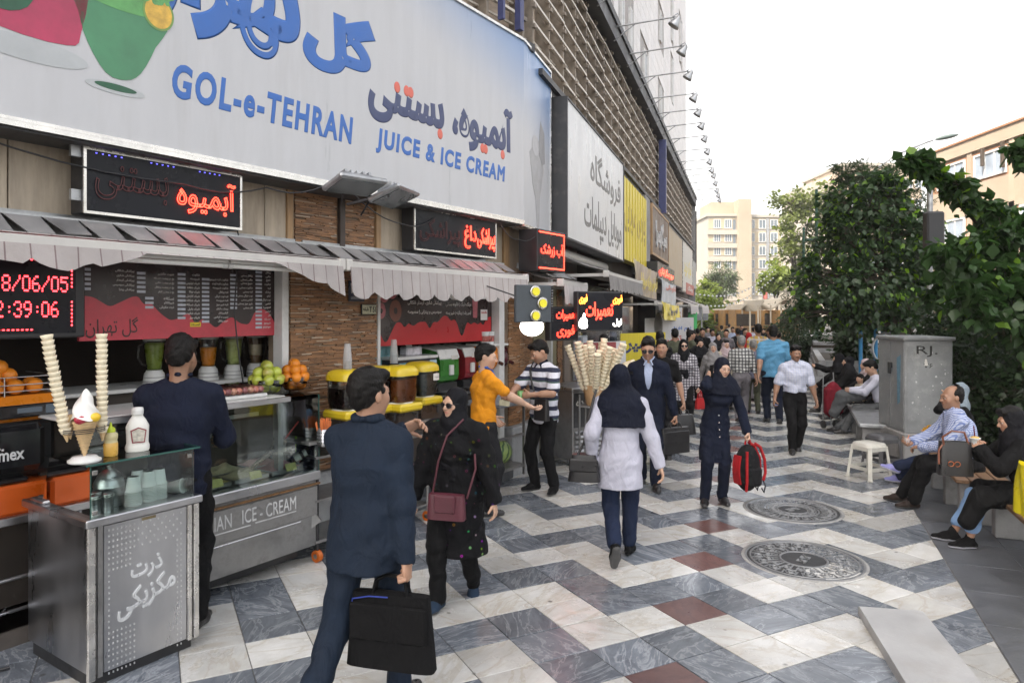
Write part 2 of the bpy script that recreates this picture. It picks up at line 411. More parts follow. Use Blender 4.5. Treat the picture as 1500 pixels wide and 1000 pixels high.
def slab_vs(poly,z,bev=.004,gap=.0026):
 n=len(poly);c=sum(poly,Vector())/n
 def inset(k):
  out=[]
  for i,p in enumerate(poly):
   a=(poly[i-1]-p).normalized();b=(poly[(i+1)%n]-p).normalized();s=abs(a.cross(b).z)
   out.append(p+(a+b)*(k/max(s,.25)))
  return out
 o,i2=inset(gap),inset(gap+bev)
 vs=[Vector((p.x,p.y,-.012))for p in o]+[Vector((p.x,p.y,z-.0022))for p in o]+[Vector((p.x,p.y,z))for p in i2]
 fs=[tuple(range(2*n,3*n))]
 for k in(0,n):fs+=[(k+i,k+(i+1)%n,k+n+(i+1)%n,k+n+i)for i in range(n)]
 return vs,fs
def clip(poly,p0,nrm):
 out=[]
 for i,a in enumerate(poly):
  b=poly[(i+1)%len(poly)];da,db=(a-p0).dot(nrm),(b-p0).dot(nrm)
  if da<=0:out.append(a)
  if(da<0<db)or(db<0<da):out.append(a+(b-a)*(da/(da-db)))
 return out
tm=[M_white,M_grey,M_red];unit=[]
for k in range(3):
 g=MB();vs,fs=slab_vs([(-TA-TB)/2,(TA-TB)/2,(TA+TB)/2,(TB-TA)/2],0);g.add(vs,fs);unit.append(g.mesh('tile',tm[k]))
cells=[]
for i in range(-40,130):
 for j in range(-40,130):
  c=T0+TA*i+TB*j
  if c.y<1.8 or c.y>far:continue
  if(c-BL0).dot(BLN)>.4:continue
  if(c-(F1.o if c.y<9 else F2.o)).dot(F1.n if c.y<9 else F2.n)<-.55:continue
  u,v=750+FPX*c.x/c.y,HY+FPX*CH/c.y
  vis=-60<u<1560 and v<1060
  cells.append((0 if vis else 1,c.y,i,j,c))
cells.sort(key=lambda t:t[:4])
field=MB();single=0
for vis,_,i,j,c in cells:
 k=tile_colour(i,j);z=random.uniform(-.0022,.0018)
 quad=[c+(-TA-TB)/2,c+(TA-TB)/2,c+(TA+TB)/2,c+(TB-TA)/2]
 cut=any((q-BL0).dot(BLN)>0 for q in quad)
 if cut:
  quad=clip(quad,BL0,BLN)
  if len(quad)<3:continue
 if not vis and single<290:
  single+=1
  if cut:
   g=MB();vs,fs=slab_vs([q-c for q in quad],0);g.add(vs,fs);o=link('tile',g.mesh('tile',tm[k]),pavement)
  else:o=link('tile',unit[k],pavement)
  o.location=c+Vector((0,0,z));o.rotation_euler=(random.uniform(-.002,.002),random.uniform(-.002,.002),0)
 else:
  vs,fs=slab_vs(quad,z);field.add(vs,fs,k)
field.build('tile_field',tm,pavement,'stuff')
g=MB();p0=BL0-BLD*9;p1=BL0+BLD*58
vs=[p+Vector((0,0,z))for z in(-.008,-.15)for p in(p0+BLN*.06,p1+BLN*.06,p1+BLN*4,p0+BLN*4)]
g.add(vs,[(3,2,1,0),(4,5,6,7),(0,1,5,4),(1,2,6,5),(2,3,7,6),(3,0,4,7)])
verge=struct('border_paving',g,M_grout)
s=-9.0
while s<12:
 l=random.choice((.62,.8,.95));w=0.005
 for ww in(.55,.55,.62,.62,.62):
  if s<6 or w<1.2:
   a=BL0+BLD*s+BLN*w
   g=MB();vs,fs=slab_vs([Vector(),BLN*ww,BLN*ww+BLD*l,BLD*l],0,.004,.002);vs=[Vector((v.x,v.y,v.z))for v in vs]
   g.add(vs,fs);o=link('paving_slab',g.mesh('paving_slab',M_slate),verge);o.location=a+Vector((0,0,random.uniform(-.002,.001)))
  w+=ww
 s+=l
def top_poly(mb,poly,z0,z1,mat=0,bev=.012):
 n=len(poly);c=sum(poly,Vector())/n
 ins=[p+(c-p).normalized()*bev*1.4 for p in poly]
 vs=[Vector((p.x,p.y,z0))for p in poly]+[Vector((p.x,p.y,z1-bev))for p in poly]+[Vector((p.x,p.y,z1))for p in ins]
 mb.add(vs,[tuple(range(2*n,3*n))]+[(k+i,k+(i+1)%n,k+n+(i+1)%n,k+n+i)for k in(0,n)for i in range(n)],mat)
g=MB();A=ground(1257,899);B=ground(1351,906)
dn=Vector((-.235,-.972,0))
top_poly(g,[A+dn*2.6,B+dn*2.6,B,A],-.05,.062)
slab=struct('stone_ramp',g,mat('ramp_stone',(.33,.33,.33),.5,var=.2,scale=3,bump=.25,bscale=40,dirt=((.26,.24,.21),2.5,.5)))
M_iron=mat('cast_iron',(.028,.028,.03),.6,metal=.2,var=.35,scale=9,dirt=((.05,.045,.04),6,.6))
M_ironpale=mat('worn_iron',(.20,.205,.21),.42,metal=.35,var=.3,scale=8)
M_cement=mat('cement_collar',(.28,.275,.265),.7,var=.3,scale=10,bump=.4,bscale=60)
def manhole(c,r,label,spokes,rings,motif):
 t=thing('manhole_cover',label,'manhole cover',(c.x,c.y,0),R(random.uniform(0,90)),'manhole covers in the pavement')
 g=MB();g.lathe([(r*.955,-.01),(r*.955,.0035),(r,.0035),(r,-.01)],n=72,cap=False);g.build('rim',M_ironpale,t)
 g=MB();g.lathe([(r*1.06,-.011),(r*1.05,.0022),(r,.0022)],n=72,cap=False);g.build('collar',M_cement,t)
 g=MB();g.lathe([(0,.0006),(r*.955,.0006)],n=72,cap=False);g.build('plate',M_iron,t)
 g=MB()
 def ring(a,b):g.lathe([(a,.0005),(a+.003,.0065),(b-.003,.0065),(b,.0005)],n=72,cap=False)
 for a,b in rings:ring(r*a,r*b)
 def arc(cx,cy,rad,a0,a1,w=.009,n=9):
  vs=[]
  for i in range(n+1):
   a=a0+(a1-a0)*i/n
   for q,z in((rad-w/2,.001),(rad-w/4,.0068),(rad+w/4,.0068),(rad+w/2,.001)):vs.append((cx+q*math.cos(a),cy+q*math.sin(a),z))
  g.add(vs,[(4*i+k,4*i+4+k,4*i+5+k,4*i+1+k)for i in range(n)for k in range(3)])
 for k in range(spokes):
  a=2*math.pi*k/spokes
  for rr,kind in motif:
   x,y=r*rr*math.cos(a),r*rr*math.sin(a)
   if kind==0:
    arc(x,y,r*.085,0,6.2832,.010,12);arc(x,y,r*.04,0,6.2832,.010,9)
   elif kind==1:
    arc(x,y,r*.07,a-2,a+2,.011);x2,y2=r*rr*math.cos(a+math.pi/spokes),r*rr*math.sin(a+math.pi/spokes)
    arc(x2,y2,r*.075,a+1.4,a+5,.011);arc(x2,y2,r*.03,0,6.28,.011,8)
   else:
    a2=a+math.pi/spokes;dx,dy=math.cos(a2),math.sin(a2)
    for o in(-.03,.03):
     p=Vector((dx,dy,0));q=Vector((-dy,dx,0))
     g.bar(p*r*(rr-.07)+q*r*o+Vector((0,0,.0036)),p*r*(rr+.07)+q*r*o*2.2+Vector((0,0,.0036)),.011,.006)
 g.build('relief',M_ironpale,t,'stuff')
 g=MB()
 for sx in(-1,1):arc2=g.bb(sx*r*.10-.03,sx*r*.10+.03,-.04,.04,.001,.0062)
 g.tube([(-r*.2,-r*.07,.004),(-r*.08,r*.03,.006),(r*.06,-r*.04,.006),(r*.2,r*.06,.004)],.011,6)
 g.build('centre_emblem',M_ironpale,t)
manhole(ground(1161,746),.475,'round cast iron manhole cover nearer the backpack, farther from the camera',22,((.86,.90),(.52,.56),(.30,.33)),((.78,1),(.66,2),(.42,1)))
manhole(ground(1177,819),.475,'round ornate cast iron manhole cover nearer the stone ramp, the closer of two',16,((.88,.92),(.37,.42)),((.74,0),(.60,1),(.80,2),(.50,2)))
bld=thing('commercial_building','long two storey shop building with slatted upper screen along the left of the street','building',F1.o)
def inF(fr,mb):
 mb.M=Matrix.Translation(-F1.o)@Matrix.Translation(fr.o)@Matrix.Rotation(fr.rz,4,'Z');return mb
def bpart(name,fr,m,boxes,kind=None,bev=0.0):
 for b in boxes:
  g=inF(fr,MB());g.bb(*b,bev=bev);o=g.build(name,m,bld,kind)
 return o
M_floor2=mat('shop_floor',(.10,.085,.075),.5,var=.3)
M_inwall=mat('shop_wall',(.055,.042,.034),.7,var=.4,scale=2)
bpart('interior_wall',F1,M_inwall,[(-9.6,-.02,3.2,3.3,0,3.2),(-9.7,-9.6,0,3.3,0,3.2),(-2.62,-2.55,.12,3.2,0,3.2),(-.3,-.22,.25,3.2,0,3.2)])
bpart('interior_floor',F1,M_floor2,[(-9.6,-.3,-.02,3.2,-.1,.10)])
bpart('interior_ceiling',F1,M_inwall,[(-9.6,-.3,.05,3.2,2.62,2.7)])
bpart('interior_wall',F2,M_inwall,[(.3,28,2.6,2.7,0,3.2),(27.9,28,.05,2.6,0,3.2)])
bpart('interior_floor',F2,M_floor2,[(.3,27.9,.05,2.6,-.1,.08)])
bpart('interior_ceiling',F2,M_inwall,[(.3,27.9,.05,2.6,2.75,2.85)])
bpart('plinth',F1,M_stonegrey,[(-3.66,-2.58,-.05,.3,-.1,.63)],bev=.012)
bpart('step',F1,M_slate,[(-9.5,-3.68,.0,.5,-.1,.10),(-2.56,-.32,-.12,.3,-.1,.12)],bev=.01)
bpart('plinth',F1,M_stonegrey,[(-.30,.03,-.10,.3,-.1,.62)],bev=.015)
bpart('plinth',F2,M_stonegrey,[(.02,.62,-.09,.3,-.1,.62),(1.85,3.2,-.05,.3,-.1,.5)],bev=.015)
bpart('pillar_core',F1,M_reedback,[(-3.65,-2.6,.02,.3,.63,3.3),(-.26,-.02,.02,.3,.62,3.3)])
bpart('pillar_core',F2,M_reedback,[(.0,.58,.02,.3,.62,3.3),(1.9,2.2,.02,.3,.5,3.3)])
def reeds(fr,x0,x1,z0,z1,name='reed_cladding'):
 g=inF(fr,MB());z=z0;rnd=random.Random(int(x0*100+z0*10))
 while z<z1-.01:
  h=rnd.uniform(.006,.013);x=x0
  while x<x1-.01:
   l=min(rnd.uniform(.04,.22),x1-x)
   if rnd.random()>.07:g.box((x+l/2,.008-rnd.random()*.012,z+h/2),(l-.003,.016,h*.9),1 if rnd.random()<.06 else 0,Matrix.Rotation(rnd.uniform(-.012,.012),3,'Y'))
   x+=l
  z+=h
 return g.build(name,[M_reed,mat('reed_pale',(.46,.36,.27),.5,var=.3,scale=9)],bld,'stuff')
reeds(F1,-3.65,-2.6,.64,2.62);reeds(F1,-3.6,-3.12,2.7,3.2);reeds(F1,-3.04,-2.64,2.7,3.2)
reeds(F1,-.26,.0,.63,2.6);reeds(F2,.0,.57,.63,2.7);reeds(F2,1.9,2.2,.52,2.7)
bpart('batten',F1,mat('dark_batten',(.05,.035,.028),.5),[(-3.11,-3.05,-.04,.0,2.62,3.2),(-3.65,-2.6,-.016,-.010,1.98,1.985),(-3.65,-2.6,-.016,-.010,1.3,1.305)])
bpart('jamb',F1,M_wpaint,[(-3.74,-3.67,-.01,.12,.10,2.6),(-.47,-.36,-.01,.12,.12,2.6),(-2.58,-2.54,.0,.1,.12,2.6)],bev=.006)
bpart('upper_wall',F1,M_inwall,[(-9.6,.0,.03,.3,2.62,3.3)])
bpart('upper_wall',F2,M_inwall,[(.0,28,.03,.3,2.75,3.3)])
x=-9.5
while x<-3.72:
 bpart('facade_panel',F1,M_panel,[(x+.004,min(x+.62,-3.70)-.004,-.012,.03,2.66,3.2)],bev=.004);x+=.62
for a,b in((-2.56,-2.0),(-1.99,-1.4),(-1.39,-.80),(-.79,-.42)):bpart('facade_panel',F1,M_panel,[(a,b,-.012,.03,2.62,3.2)],bev=.004)
bpart('batten',F1,M_wood,[(-3.70,-3.64,-.03,.03,2.66,3.2),(-2.63,-2.57,-.03,.03,2.62,3.2),(-.40,-.28,-.03,.03,2.6,3.2),(-9.5,-3.72,-.02,-.013,2.66,2.69)])
for a,b in((.6,1.4),(1.41,2.3),(2.31,3.2)):bpart('facade_panel',F2,mat('brown_stone',(.21,.165,.135),.45,var=.35,scale=2.5,stretch=(1,1,.6),obj_rand=.1),[(a,b,-.01,.03,2.5,3.2)],bev=.004)
def screen(fr,x0,x1,zb,zt,step,fulldetail):
 bpart('screen_back',fr,M_inwall,[(x0,x1,.16,.2,zb,zt)])
 x=x0;k=0
 while x<x1-.05:
  w=min(step,x1-x)
  bpart('screen_board',fr,M_board,[(x+.03,x+w-.02,.06,.10,zb+.05,zt-.05)])
  g=inF(fr,MB());g.bb(x-.022,x+.022,-.15,.1,zb,zt)
  zz=zb+.1
  while zz<zt:g.bb(x-.035,x+.035,-.185,-.14,zz,zz+.05);zz+=.27
  g.build('rib',mat('rib_paint',(.24,.20,.16),.6,var=.4,scale=9,obj_rand=.15),bld)
  x+=step;k+=1
 nrod=8
 for r in range(nrod):
  z=zb+(r+.5)*(zt-zb)/nrod
  x=x0
  while x<x1-.1:
   e=min(x+step*2,x1);g=inF(fr,MB())
   g.bar((x,-.13+random.uniform(-.02,.02),z+random.uniform(-.03,.03)),(e,-.13+random.uniform(-.02,.02),z+random.uniform(-.03,.03)),.05,.035)
   if r<12:g.bar((x+.1,-.02,z-.12),(e-.05,-.02,z-.1+random.uniform(-.05,.05)),.025)
   g.build('rod',M_rod,bld);x=e
screen(F1,-9.5,-.05,5.45,7.6,.78,True)
screen(F2,.12,28.0,5.2,7.55,.80,True)
bpart('cornice_beam',F1,M_beam,[(-9.6,.0,-.34,.2,7.55,7.95),(-9.6,.0,-.38,-.34,7.85,8.0)])
bpart('cornice_beam',F2,M_beam,[(.06,28.1,-.34,.2,7.55,7.95),(.06,28.1,-.38,-.34,7.85,8.0)])
bpart('sill_beam',F1,M_beam,[(-9.6,-.1,-.30,.2,5.40,5.5)]);bpart('sill_beam',F2,M_beam,[(.12,28.1,-.22,.2,5.14,5.26),(.12,28.1,-.28,-.22,5.22,5.3)])
bpart('roof',F1,M_conc,[(-9.6,.0,.2,9,7.7,7.9)]);bpart('roof',F2,M_conc,[(.0,28,.2,9,7.7,7.9)])
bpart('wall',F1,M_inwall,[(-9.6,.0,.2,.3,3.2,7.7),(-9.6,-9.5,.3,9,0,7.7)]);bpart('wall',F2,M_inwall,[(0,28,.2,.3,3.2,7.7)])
bpart('end_wall',F2,M_conc,[(28.0,28.12,-.3,9,0,7.6)])
bpart('drainpipe',F2,mat('blue_paint',(.05,.06,.16),.5),[(13.4,13.6,-.42,-.2,5.2,7.5)])
bpart('drainpipe',F1,mat('blue_paint',(.05,.06,.16),.5),[(-.62,-.54,-.42,-.34,5.5,7.5),(-.98,-.94,-.42,-.34,5.5,6.3)])
bpart('edge_pipe',F2,M_beam,[(28.14,28.2,-.36,-.3,4.2,7.3)])
lamp=None
for k in range(17):
 x=1.9+k*1.62
 o=None
 if lamp is None:
  t=thing('spotlight','grey spotlight on a long thin arm above the slatted screen','spotlight',F2.P(x,-.3,7.8),F2.rz,'spotlights on arms along the cornice')
  g=MB();g.cyl((0,0,0),(0,-1.2,.03),.016,n=6);g.cyl((0,0,-.28),(0,-.42,.0),.012,n=6);g.build('arm',M_galv,t)
  g=MB();g.lathe([(.05,.10),(.06,.05),(.115,-.07),(.12,-.1),(.10,-.1)],(0,-1.22,-.07),12,rot=Matrix.Rotation(R(35),3,'X'));g.cyl((0,-1.2,.03),(0,-1.2,-.03),.03,n=8)
  g.tube([(-.03,-1.16,.03),(0,-1.25,.09),(.03,-1.3,.02)],.012,6)
  g.build('lamp_head',M_galv,t);lamp=t;t['label']='grey spotlight on a long thin arm over the cornice, first of the row'
 else:
  c=copy_tree(lamp);c.location=F2.P(x,-.3,7.8+random.uniform(-.04,.05));c.rotation_euler.z=F2.rz+random.uniform(-.04,.04)
  c['label']='grey spotlight on a thin arm above the slatted screen, %s of the row'%('second','third','fourth','fifth','sixth','seventh','eighth','ninth','tenth','eleventh','twelfth','thirteenth','fourteenth','fifteenth','sixteenth','last')[k-1]
tw=thing('tower_block','tall white clad tower with narrow windows rising behind the slatted screen','building',F2.P(0,1.6))
tw.rotation_euler.z=F2.rz
M_clad=mat('white_cladding',(.58,.56,.55),.45,var=.12,scale=.6,island=.07,dirt=((.40,.37,.34),.6,.4))
M_clad2=mat('cladding_joint',(.34,.32,.31),.7)
TX1=F2.px(1005,y=1.6);TZ=34
g=MB();g.bb(-16,TX1,.06,14,7.92,TZ);g.build('wall',M_clad2,tw)
wins=[]
rowz=[9.0+3.3*k for k in range(7)]
for z in rowz:
 for x,w in((6.4,.5),(12.2,.6),(14.6,.5),(17.2,.6),(19.2,.5),(2.2,.6),(-2,.6),(-6,.6)):
  wins.append((x,w,z+(.4 if int(x*10)%2 else 0)))
wins=[w_ for w_ in wins if w_[0]<3 or w_[0]>13]
for px,w,y0,y1 in((886,.75,-60,140),(945,.9,78,162),(921,.5,-90,-10),(968,.6,20,60),(985,.6,-10,60),(985,.6,90,150),(997,.6,30,90),(968,.6,130,180)):
 x,zt_=F2.px(px,y0,1.6);zb_=F2.px(px,y1,1.6)[1];wins.append((x,w,zb_,zt_-zb_))
wins=[w_ if len(w_)==4 else(*w_,1.9)for w_ in wins]
g=MB();rnd=random.Random(5)
z=7.9
while z<TZ:
 x=-16.0
 while x<TX1-.01:
  w=min(.9,TX1-x)
  if not any(x<wx+ww/2+.3 and x+w>wx-ww/2-.3 and z<wz+wh and z+.6>wz for wx,ww,wz,wh in wins):g.bb(x+.006,x+w-.006,.0,.055,z+.006,z+.594)
  x+=.9
 z+=.6
z=7.9
while z<TZ:
 y=.02
 while y<14:g.bb(TX1,TX1+.05,y+.006,y+.894,z+.006,z+.594);y+=.9
 z+=.6
g.build('cladding_panel',M_clad,tw,'stuff')
M_wred=mat('dark_red_frame',(.16,.02,.02),.4);M_pane=mat('window_pane',(.10,.13,.16),.06,var=.15,scale=2,spec=.8)
M_paneblue=mat('pale_pane',(.34,.40,.48),.08,var=.15,scale=2,spec=.8)
for x,w,z,wh in wins:
 red=4<x<13
 g=MB();a,b=x-w/2,x+w/2
 for q in((a,a+.07,-.05,.06,z,z+wh),(b-.07,b,-.05,.06,z,z+wh),(a,b,-.04,.06,z-.07,z),(a,b,-.04,.06,z+wh,z+wh+.07),(x-.02,x+.02,-.03,.03,z,z+wh)):g.bb(*q)
 f=g.build('window',M_wred if red else M_wpaint,tw)
 g=MB();g.bb(a+.05,b-.05,.0,.03,z,z+wh);g.build('pane',M_dark if red else M_paneblue,f)
M_blue=mat('sign_blue',(.025,.12,.40),.4,var=.06)
M_navy=mat('sign_navy',(.035,.05,.13),.4,var=.06)
M_orange_dot=mat('sign_red',(.62,.13,.09),.4,var=.06)
M_alu=mat('aluminium_trim',(.62,.60,.57),.25,metal=.9,var=.35,scale=7)
def print_panel(name):
 """printed sheet: grey below, blue sky fading in at the upper right, faint streaks of rain dirt"""
 m=mat(name,(.47,.475,.49),.38,var=.07,scale=2,stretch=(3,3,.4),dirt=((.36,.35,.34),1.5,.35))
 nt,b,c=color_tree(m);L=nt.links.new
 tc=_n(nt,'ShaderNodeTexCoord');sp=_n(nt,'ShaderNodeSeparateXYZ');L(tc.outputs['Object'],sp.inputs[0])
 ma=_n(nt,'ShaderNodeMath',operation='MULTIPLY_ADD');ma.inputs[1].default_value=.20;L(sp.outputs['X'],ma.inputs[0])
 zz=_n(nt,'ShaderNodeMath',operation='MULTIPLY');zz.inputs[1].default_value=.62;L(sp.outputs['Z'],zz.inputs[0]);L(zz.outputs[0],ma.inputs[2])
 mr=_n(nt,'ShaderNodeMapRange',interpolation_type='SMOOTHSTEP');mr.inputs[1].default_value=2.6;mr.inputs[2].default_value=3.6;mr.inputs[4].default_value=.9;L(ma.outputs[0],mr.inputs[0])
 mx=_n(nt,'ShaderNodeMix',data_type='RGBA');L(mr.outputs[0],mx.inputs[0]);L(c,mx.inputs[6]);mx.inputs[7].default_value=(.085,.22,.47,1);L(mx.outputs[2],b.inputs['Base Color'])
 return m
M_print=print_panel('printed_sign')
SO=F1.P(-.44,-.35)
sg=thing('shop_sign','huge grey and blue juice and ice cream signboard with fruit drinks printed on it','sign',SO,F1.rz)
ZB,ZT=3.2,5.42
g=MB();g.bb(-8.2,0,0,.2,ZB,ZT);g.build('face',M_print,sg)
rot2=Matrix.Rotation(F2.rz-F1.rz,4,'Z')
def fold(v):
 p=rot2.to_3x3();o=v.copy();o[:,0]=v[:,0]*p[0][0]+v[:,1]*p[0][1];o[:,1]=v[:,0]*p[1][0]+v[:,1]*p[1][1];return o
W2=1.22
g=MB();g.M=rot2;g.bb(0.002,W2,0,.2,ZB-.02,ZT);g.build('side_face',M_print,sg)
g=MB();g.bb(-8.2,0,-.012,.21,ZB-.035,ZB);g.bb(-8.2,0,-.014,.02,ZB-.003,ZB+.018);g.bb(-8.2,0,-.02,.2,ZT,ZT+.03)
g.M=rot2;g.bb(0,W2,-.012,.21,ZB-.055,ZB-.02);g.bb(W2,W2+.03,-.012,.21,ZB-.05,ZT+.02);g.bb(0,W2,-.02,.2,ZT,ZT+.03);g.build('trim',M_alu,sg)
g=MB();g.bb(-8.2,0,.02,.32,ZB-.05,ZB-.036);g.build('soffit',M_beam,sg)
lettering('GOL-e-TEHRAN',M_blue,(-4.48,-2.80,3.58,3.83),-.0012,sg,fat=.040,shear=.16,res=4,space=1.2)
lettering('JUICE & ICE CREAM',M_blue,(-2.52,-.40,3.57,3.81),-.0012,sg,fat=.045,shear=.13,res=4,space=1.2)
lettering('آبمیوه، بستنی',M_navy,(-2.62,-.24,3.86,4.50),-.0012,sg,fat=.05,dots=M_orange_dot)
lettering('گل',M_blue,(-3.36,-2.52,4.14,4.76),-.0012,sg,fat=.065)
lettering('تهران',M_blue,(-4.97,-3.36,4.04,5.0),-.0012,sg,fat=.065)
def flat(poly,m,y,name,parent=sg,th=.0012):
 g=MB();g.prism(poly,y-th,y);return g.build(name,m,parent)
def ell(cx,cz,rx,rz,n=28,a0=0,a1=6.2832):return[(cx+rx*math.cos(a0+(a1-a0)*i/n),cz+rz*math.sin(a0+(a1-a0)*i/n))for i in range(n)]
M_pg=mat('print_green',(.06,.22,.11),.4,var=.25,scale=3);M_pg2=mat('print_light_green',(.10,.32,.10),.4,var=.3,scale=9);M_pd=mat('print_dark_green',(.015,.09,.045),.4,var=.4,scale=4)
M_pr=mat('print_pink',(.40,.035,.09),.4,var=.35,scale=3);M_pr2=mat('print_pale_pink',(.52,.12,.18),.4,var=.2);M_py=mat('print_yellow',(.62,.38,.06),.4,var=.3,scale=20);M_pgl=mat('print_glass_grey',(.40,.42,.43),.4,var=.1);M_prim=mat('print_rim',(.16,.30,.08),.4)
def dz_(poly):
 if len(poly)<12:
  q=[];n=len(poly)
  for i in range(n):
   a,b,c,d=[Vector(poly[(i+k-1)%n])for k in range(4)]
   for t in(0,.33,.66):q.append(tuple(.5*(2*b+(c-a)*t+(2*a-5*b+4*c-d)*t*t+(3*b-a-3*c+d)*t**3)))
  poly=q
 return[(cx*.62-1.80+(x-cx)*.70,3.50+(z-3.55)*.72)for x,z in poly]
def flatd(poly,*a):return flat(dz_(poly),*a)
cx=-4.90
flatd([(cx-.40,4.47),(cx+.42,4.36),(cx+.34,4.08),(cx+.20,3.80),(cx+.06,3.70),(cx-.12,3.72),(cx-.28,3.95),(cx-.36,4.2)],M_pg,-.002,'glass_print')
flatd(ell(cx,4.42,.41,.10),M_pg2,-.0035,'drink_surface');flatd(ell(cx-.03,3.60,.27,.05),M_pgl,-.002,'glass_foot');flatd(ell(cx-.03,3.61,.19,.03),M_pd,-.0035,'foot_shade')
flatd(ell(cx+.37,4.42,.155,.165),M_prim,-.005,'orange_slice_rind');flatd(ell(cx+.37,4.42,.135,.145),M_py,-.0065,'orange_slice')
rnd=random.Random(3);g=MB()
for k in range(34):g.prism(dz_(ell(cx+.28+rnd.uniform(-.15,.22),4.62+rnd.uniform(-.10,.10),rnd.uniform(.02,.05),rnd.uniform(.02,.05),7)),-.0085-k*1e-5,-.007-k*1e-5)
g.build('parsley_print',M_pg2,sg)
cx=-5.75
flatd([(cx-.5,4.75),(cx+.42,4.62),(cx+.42,4.0),(cx+.3,3.86),(cx-.2,3.86),(cx-.5,4.0)],M_pr,-.002,'glass_print');flatd(ell(cx,4.66,.42,.10),M_pr2,-.0035,'drink_surface');flatd(ell(cx+.02,3.74,.46,.10),M_pgl,-.0022,'saucer')
flatd([(cx-.35,4.15),(cx-.2,4.0),(cx,4.08),(cx+.06,4.3),(cx-.02,4.6),(cx-.2,4.85),(cx-.4,4.6)],M_pd,-.005,'leaf_print')
M_fade=mat('print_faded',(.36,.36,.37),.45,var=.25,scale=9);M_fade2=mat('print_faded_dark',(.27,.27,.28),.45,var=.2,scale=12)
def flat2(poly,m,y,name):
 g=MB();g.M=rot2;g.prism(poly,y-.0012,y);return g.build(name,m,sg)
flat2([(.24,4.12),(.38,3.72),(.50,3.56),(.56,3.2),(.66,3.2),(.70,3.6),(.88,4.0),(.74,4.2),(.5,4.3)],M_fade,-.002,'sundae_print');flat2([(.62,4.2),(.72,4.62),(.90,4.5),(.93,4.1),(.8,4.05)],M_fade2,-.0035,'wafer_print')
flat2(ell(.5,4.25,.16,.13),mat('print_cream',(.45,.45,.46),.5,var=.2,scale=10),-.0035,'scoop_print')
def signboard(fr,x0,x1,z0,z1,yf,depth,m,label,trim=M_alu,tw_=.03):
 t=thing('shop_sign',label,'sign',fr.P(x0,yf),fr.rz);w=x1-x0
 g=MB();g.bb(0,w,0,depth,z0,z1);g.build('face',m,t)
 if trim:
  g=MB();g.bb(-tw_,0,-.015,depth,z0-tw_,z1+tw_);g.bb(w,w+tw_,-.015,depth,z0-tw_,z1+tw_);g.bb(0,w,-.015,depth,z0-tw_,z0);g.bb(0,w,-.015,depth,z1,z1+tw_);g.build('trim',trim,t)
 return t
M_sw=mat('sign_white',(.56,.565,.57),.35,var=.10,scale=2,stretch=(3,3,.4),dirt=((.42,.41,.40),1.2,.4));M_sgrey=mat('sign_grey_letters',(.17,.165,.16),.5,var=.2,scale=8)
t=signboard(F2,.86,5.55,3.15,5.10,-.42,.3,M_sw,'white phone shop signboard with grey Persian lettering next to the blue one',M_beam)
lettering('فروشگاه',M_sgrey,(1.55,4.35,4.10,4.78),-.002,t,bold=.012);lettering('موبایل دیپلمات',M_sgrey,(1.1,4.45,3.25,3.98),-.002,t,bold=.012)
M_sy=mat('sign_yellow',(.62,.50,.035),.4,var=.12,scale=3,stretch=(6,6,.3));M_sbr=mat('sign_faded_brown',(.30,.21,.05),.5,var=.3)
t=signboard(F2,5.75,9.45,3.22,4.98,-.36,.2,M_sy,'bright yellow shop signboard with faded brown lettering',None)
lettering('پارس موبایل',M_sbr,(.3,3.4,3.75,4.7),-.002,t,bold=.015)
g=MB()
for k in range(9):g.box((.2+k*.4,-.008,4.1),(.05,.014,1.75))
g.build('ridge',M_sy,t)
bpart('party_pillar',F2,M_conc,[(9.5,10.45,-.32,.1,3.1,5.15)])
M_sbrn=mat('sign_brown',(.085,.045,.028),.45,var=.3,scale=2)
t=signboard(F2,10.6,14.7,3.75,5.02,-.36,.2,M_sbrn,'brown framed shop signboard with broken silver lettering',M_wood,.07)
lettering('سیگارسرا',mat('silver_letters',(.45,.46,.48),.4,metal=.4,var=.4,scale=6),(.7,3.4,3.95,4.8),-.01,t,bold=.04,depth=.02)
signboard(F2,14.9,20.0,3.1,5.0,-.34,.2,mat('sign_beige',(.40,.32,.22),.5,var=.2,scale=2,dirt=((.30,.23,.15),2,.5)),'blank beige signboard between brown and white ones',M_conc)
t=signboard(F2,20.2,25.4,3.0,5.0,-.34,.2,mat('sign_white_b',(.50,.50,.48),.4,var=.12),'tall white signboard with faint yellow lettering far along the row',M_alu)
lettering('مرکز خرید',M_sy,(.8,4.4,3.6,4.4),-.002,t,bold=.02)
signboard(F2,25.6,27.9,3.3,4.6,-.34,.2,mat('sign_grey_b',(.33,.34,.34),.5,var=.15),'small blank grey signboard at the far end of the row',M_conc)
M_led=mat('display_face',(.012,.013,.017),.3,var=.2,scale=4,spec=.15);M_neon=mat('neon_red',(.5,.02,.02),.4,var=0,emit=(1,.035,.02),es=3.6);M_neoff=mat('neon_unlit',(.10,.02,.02),.4,var=0)
M_neor=mat('neon_orange',(.5,.15,.02),.4,var=0,emit=(1,.22,.03),es=4);M_newh=mat('lit_white',(.8,.8,.8),.4,var=0,emit=(1,.97,.95),es=2.6)
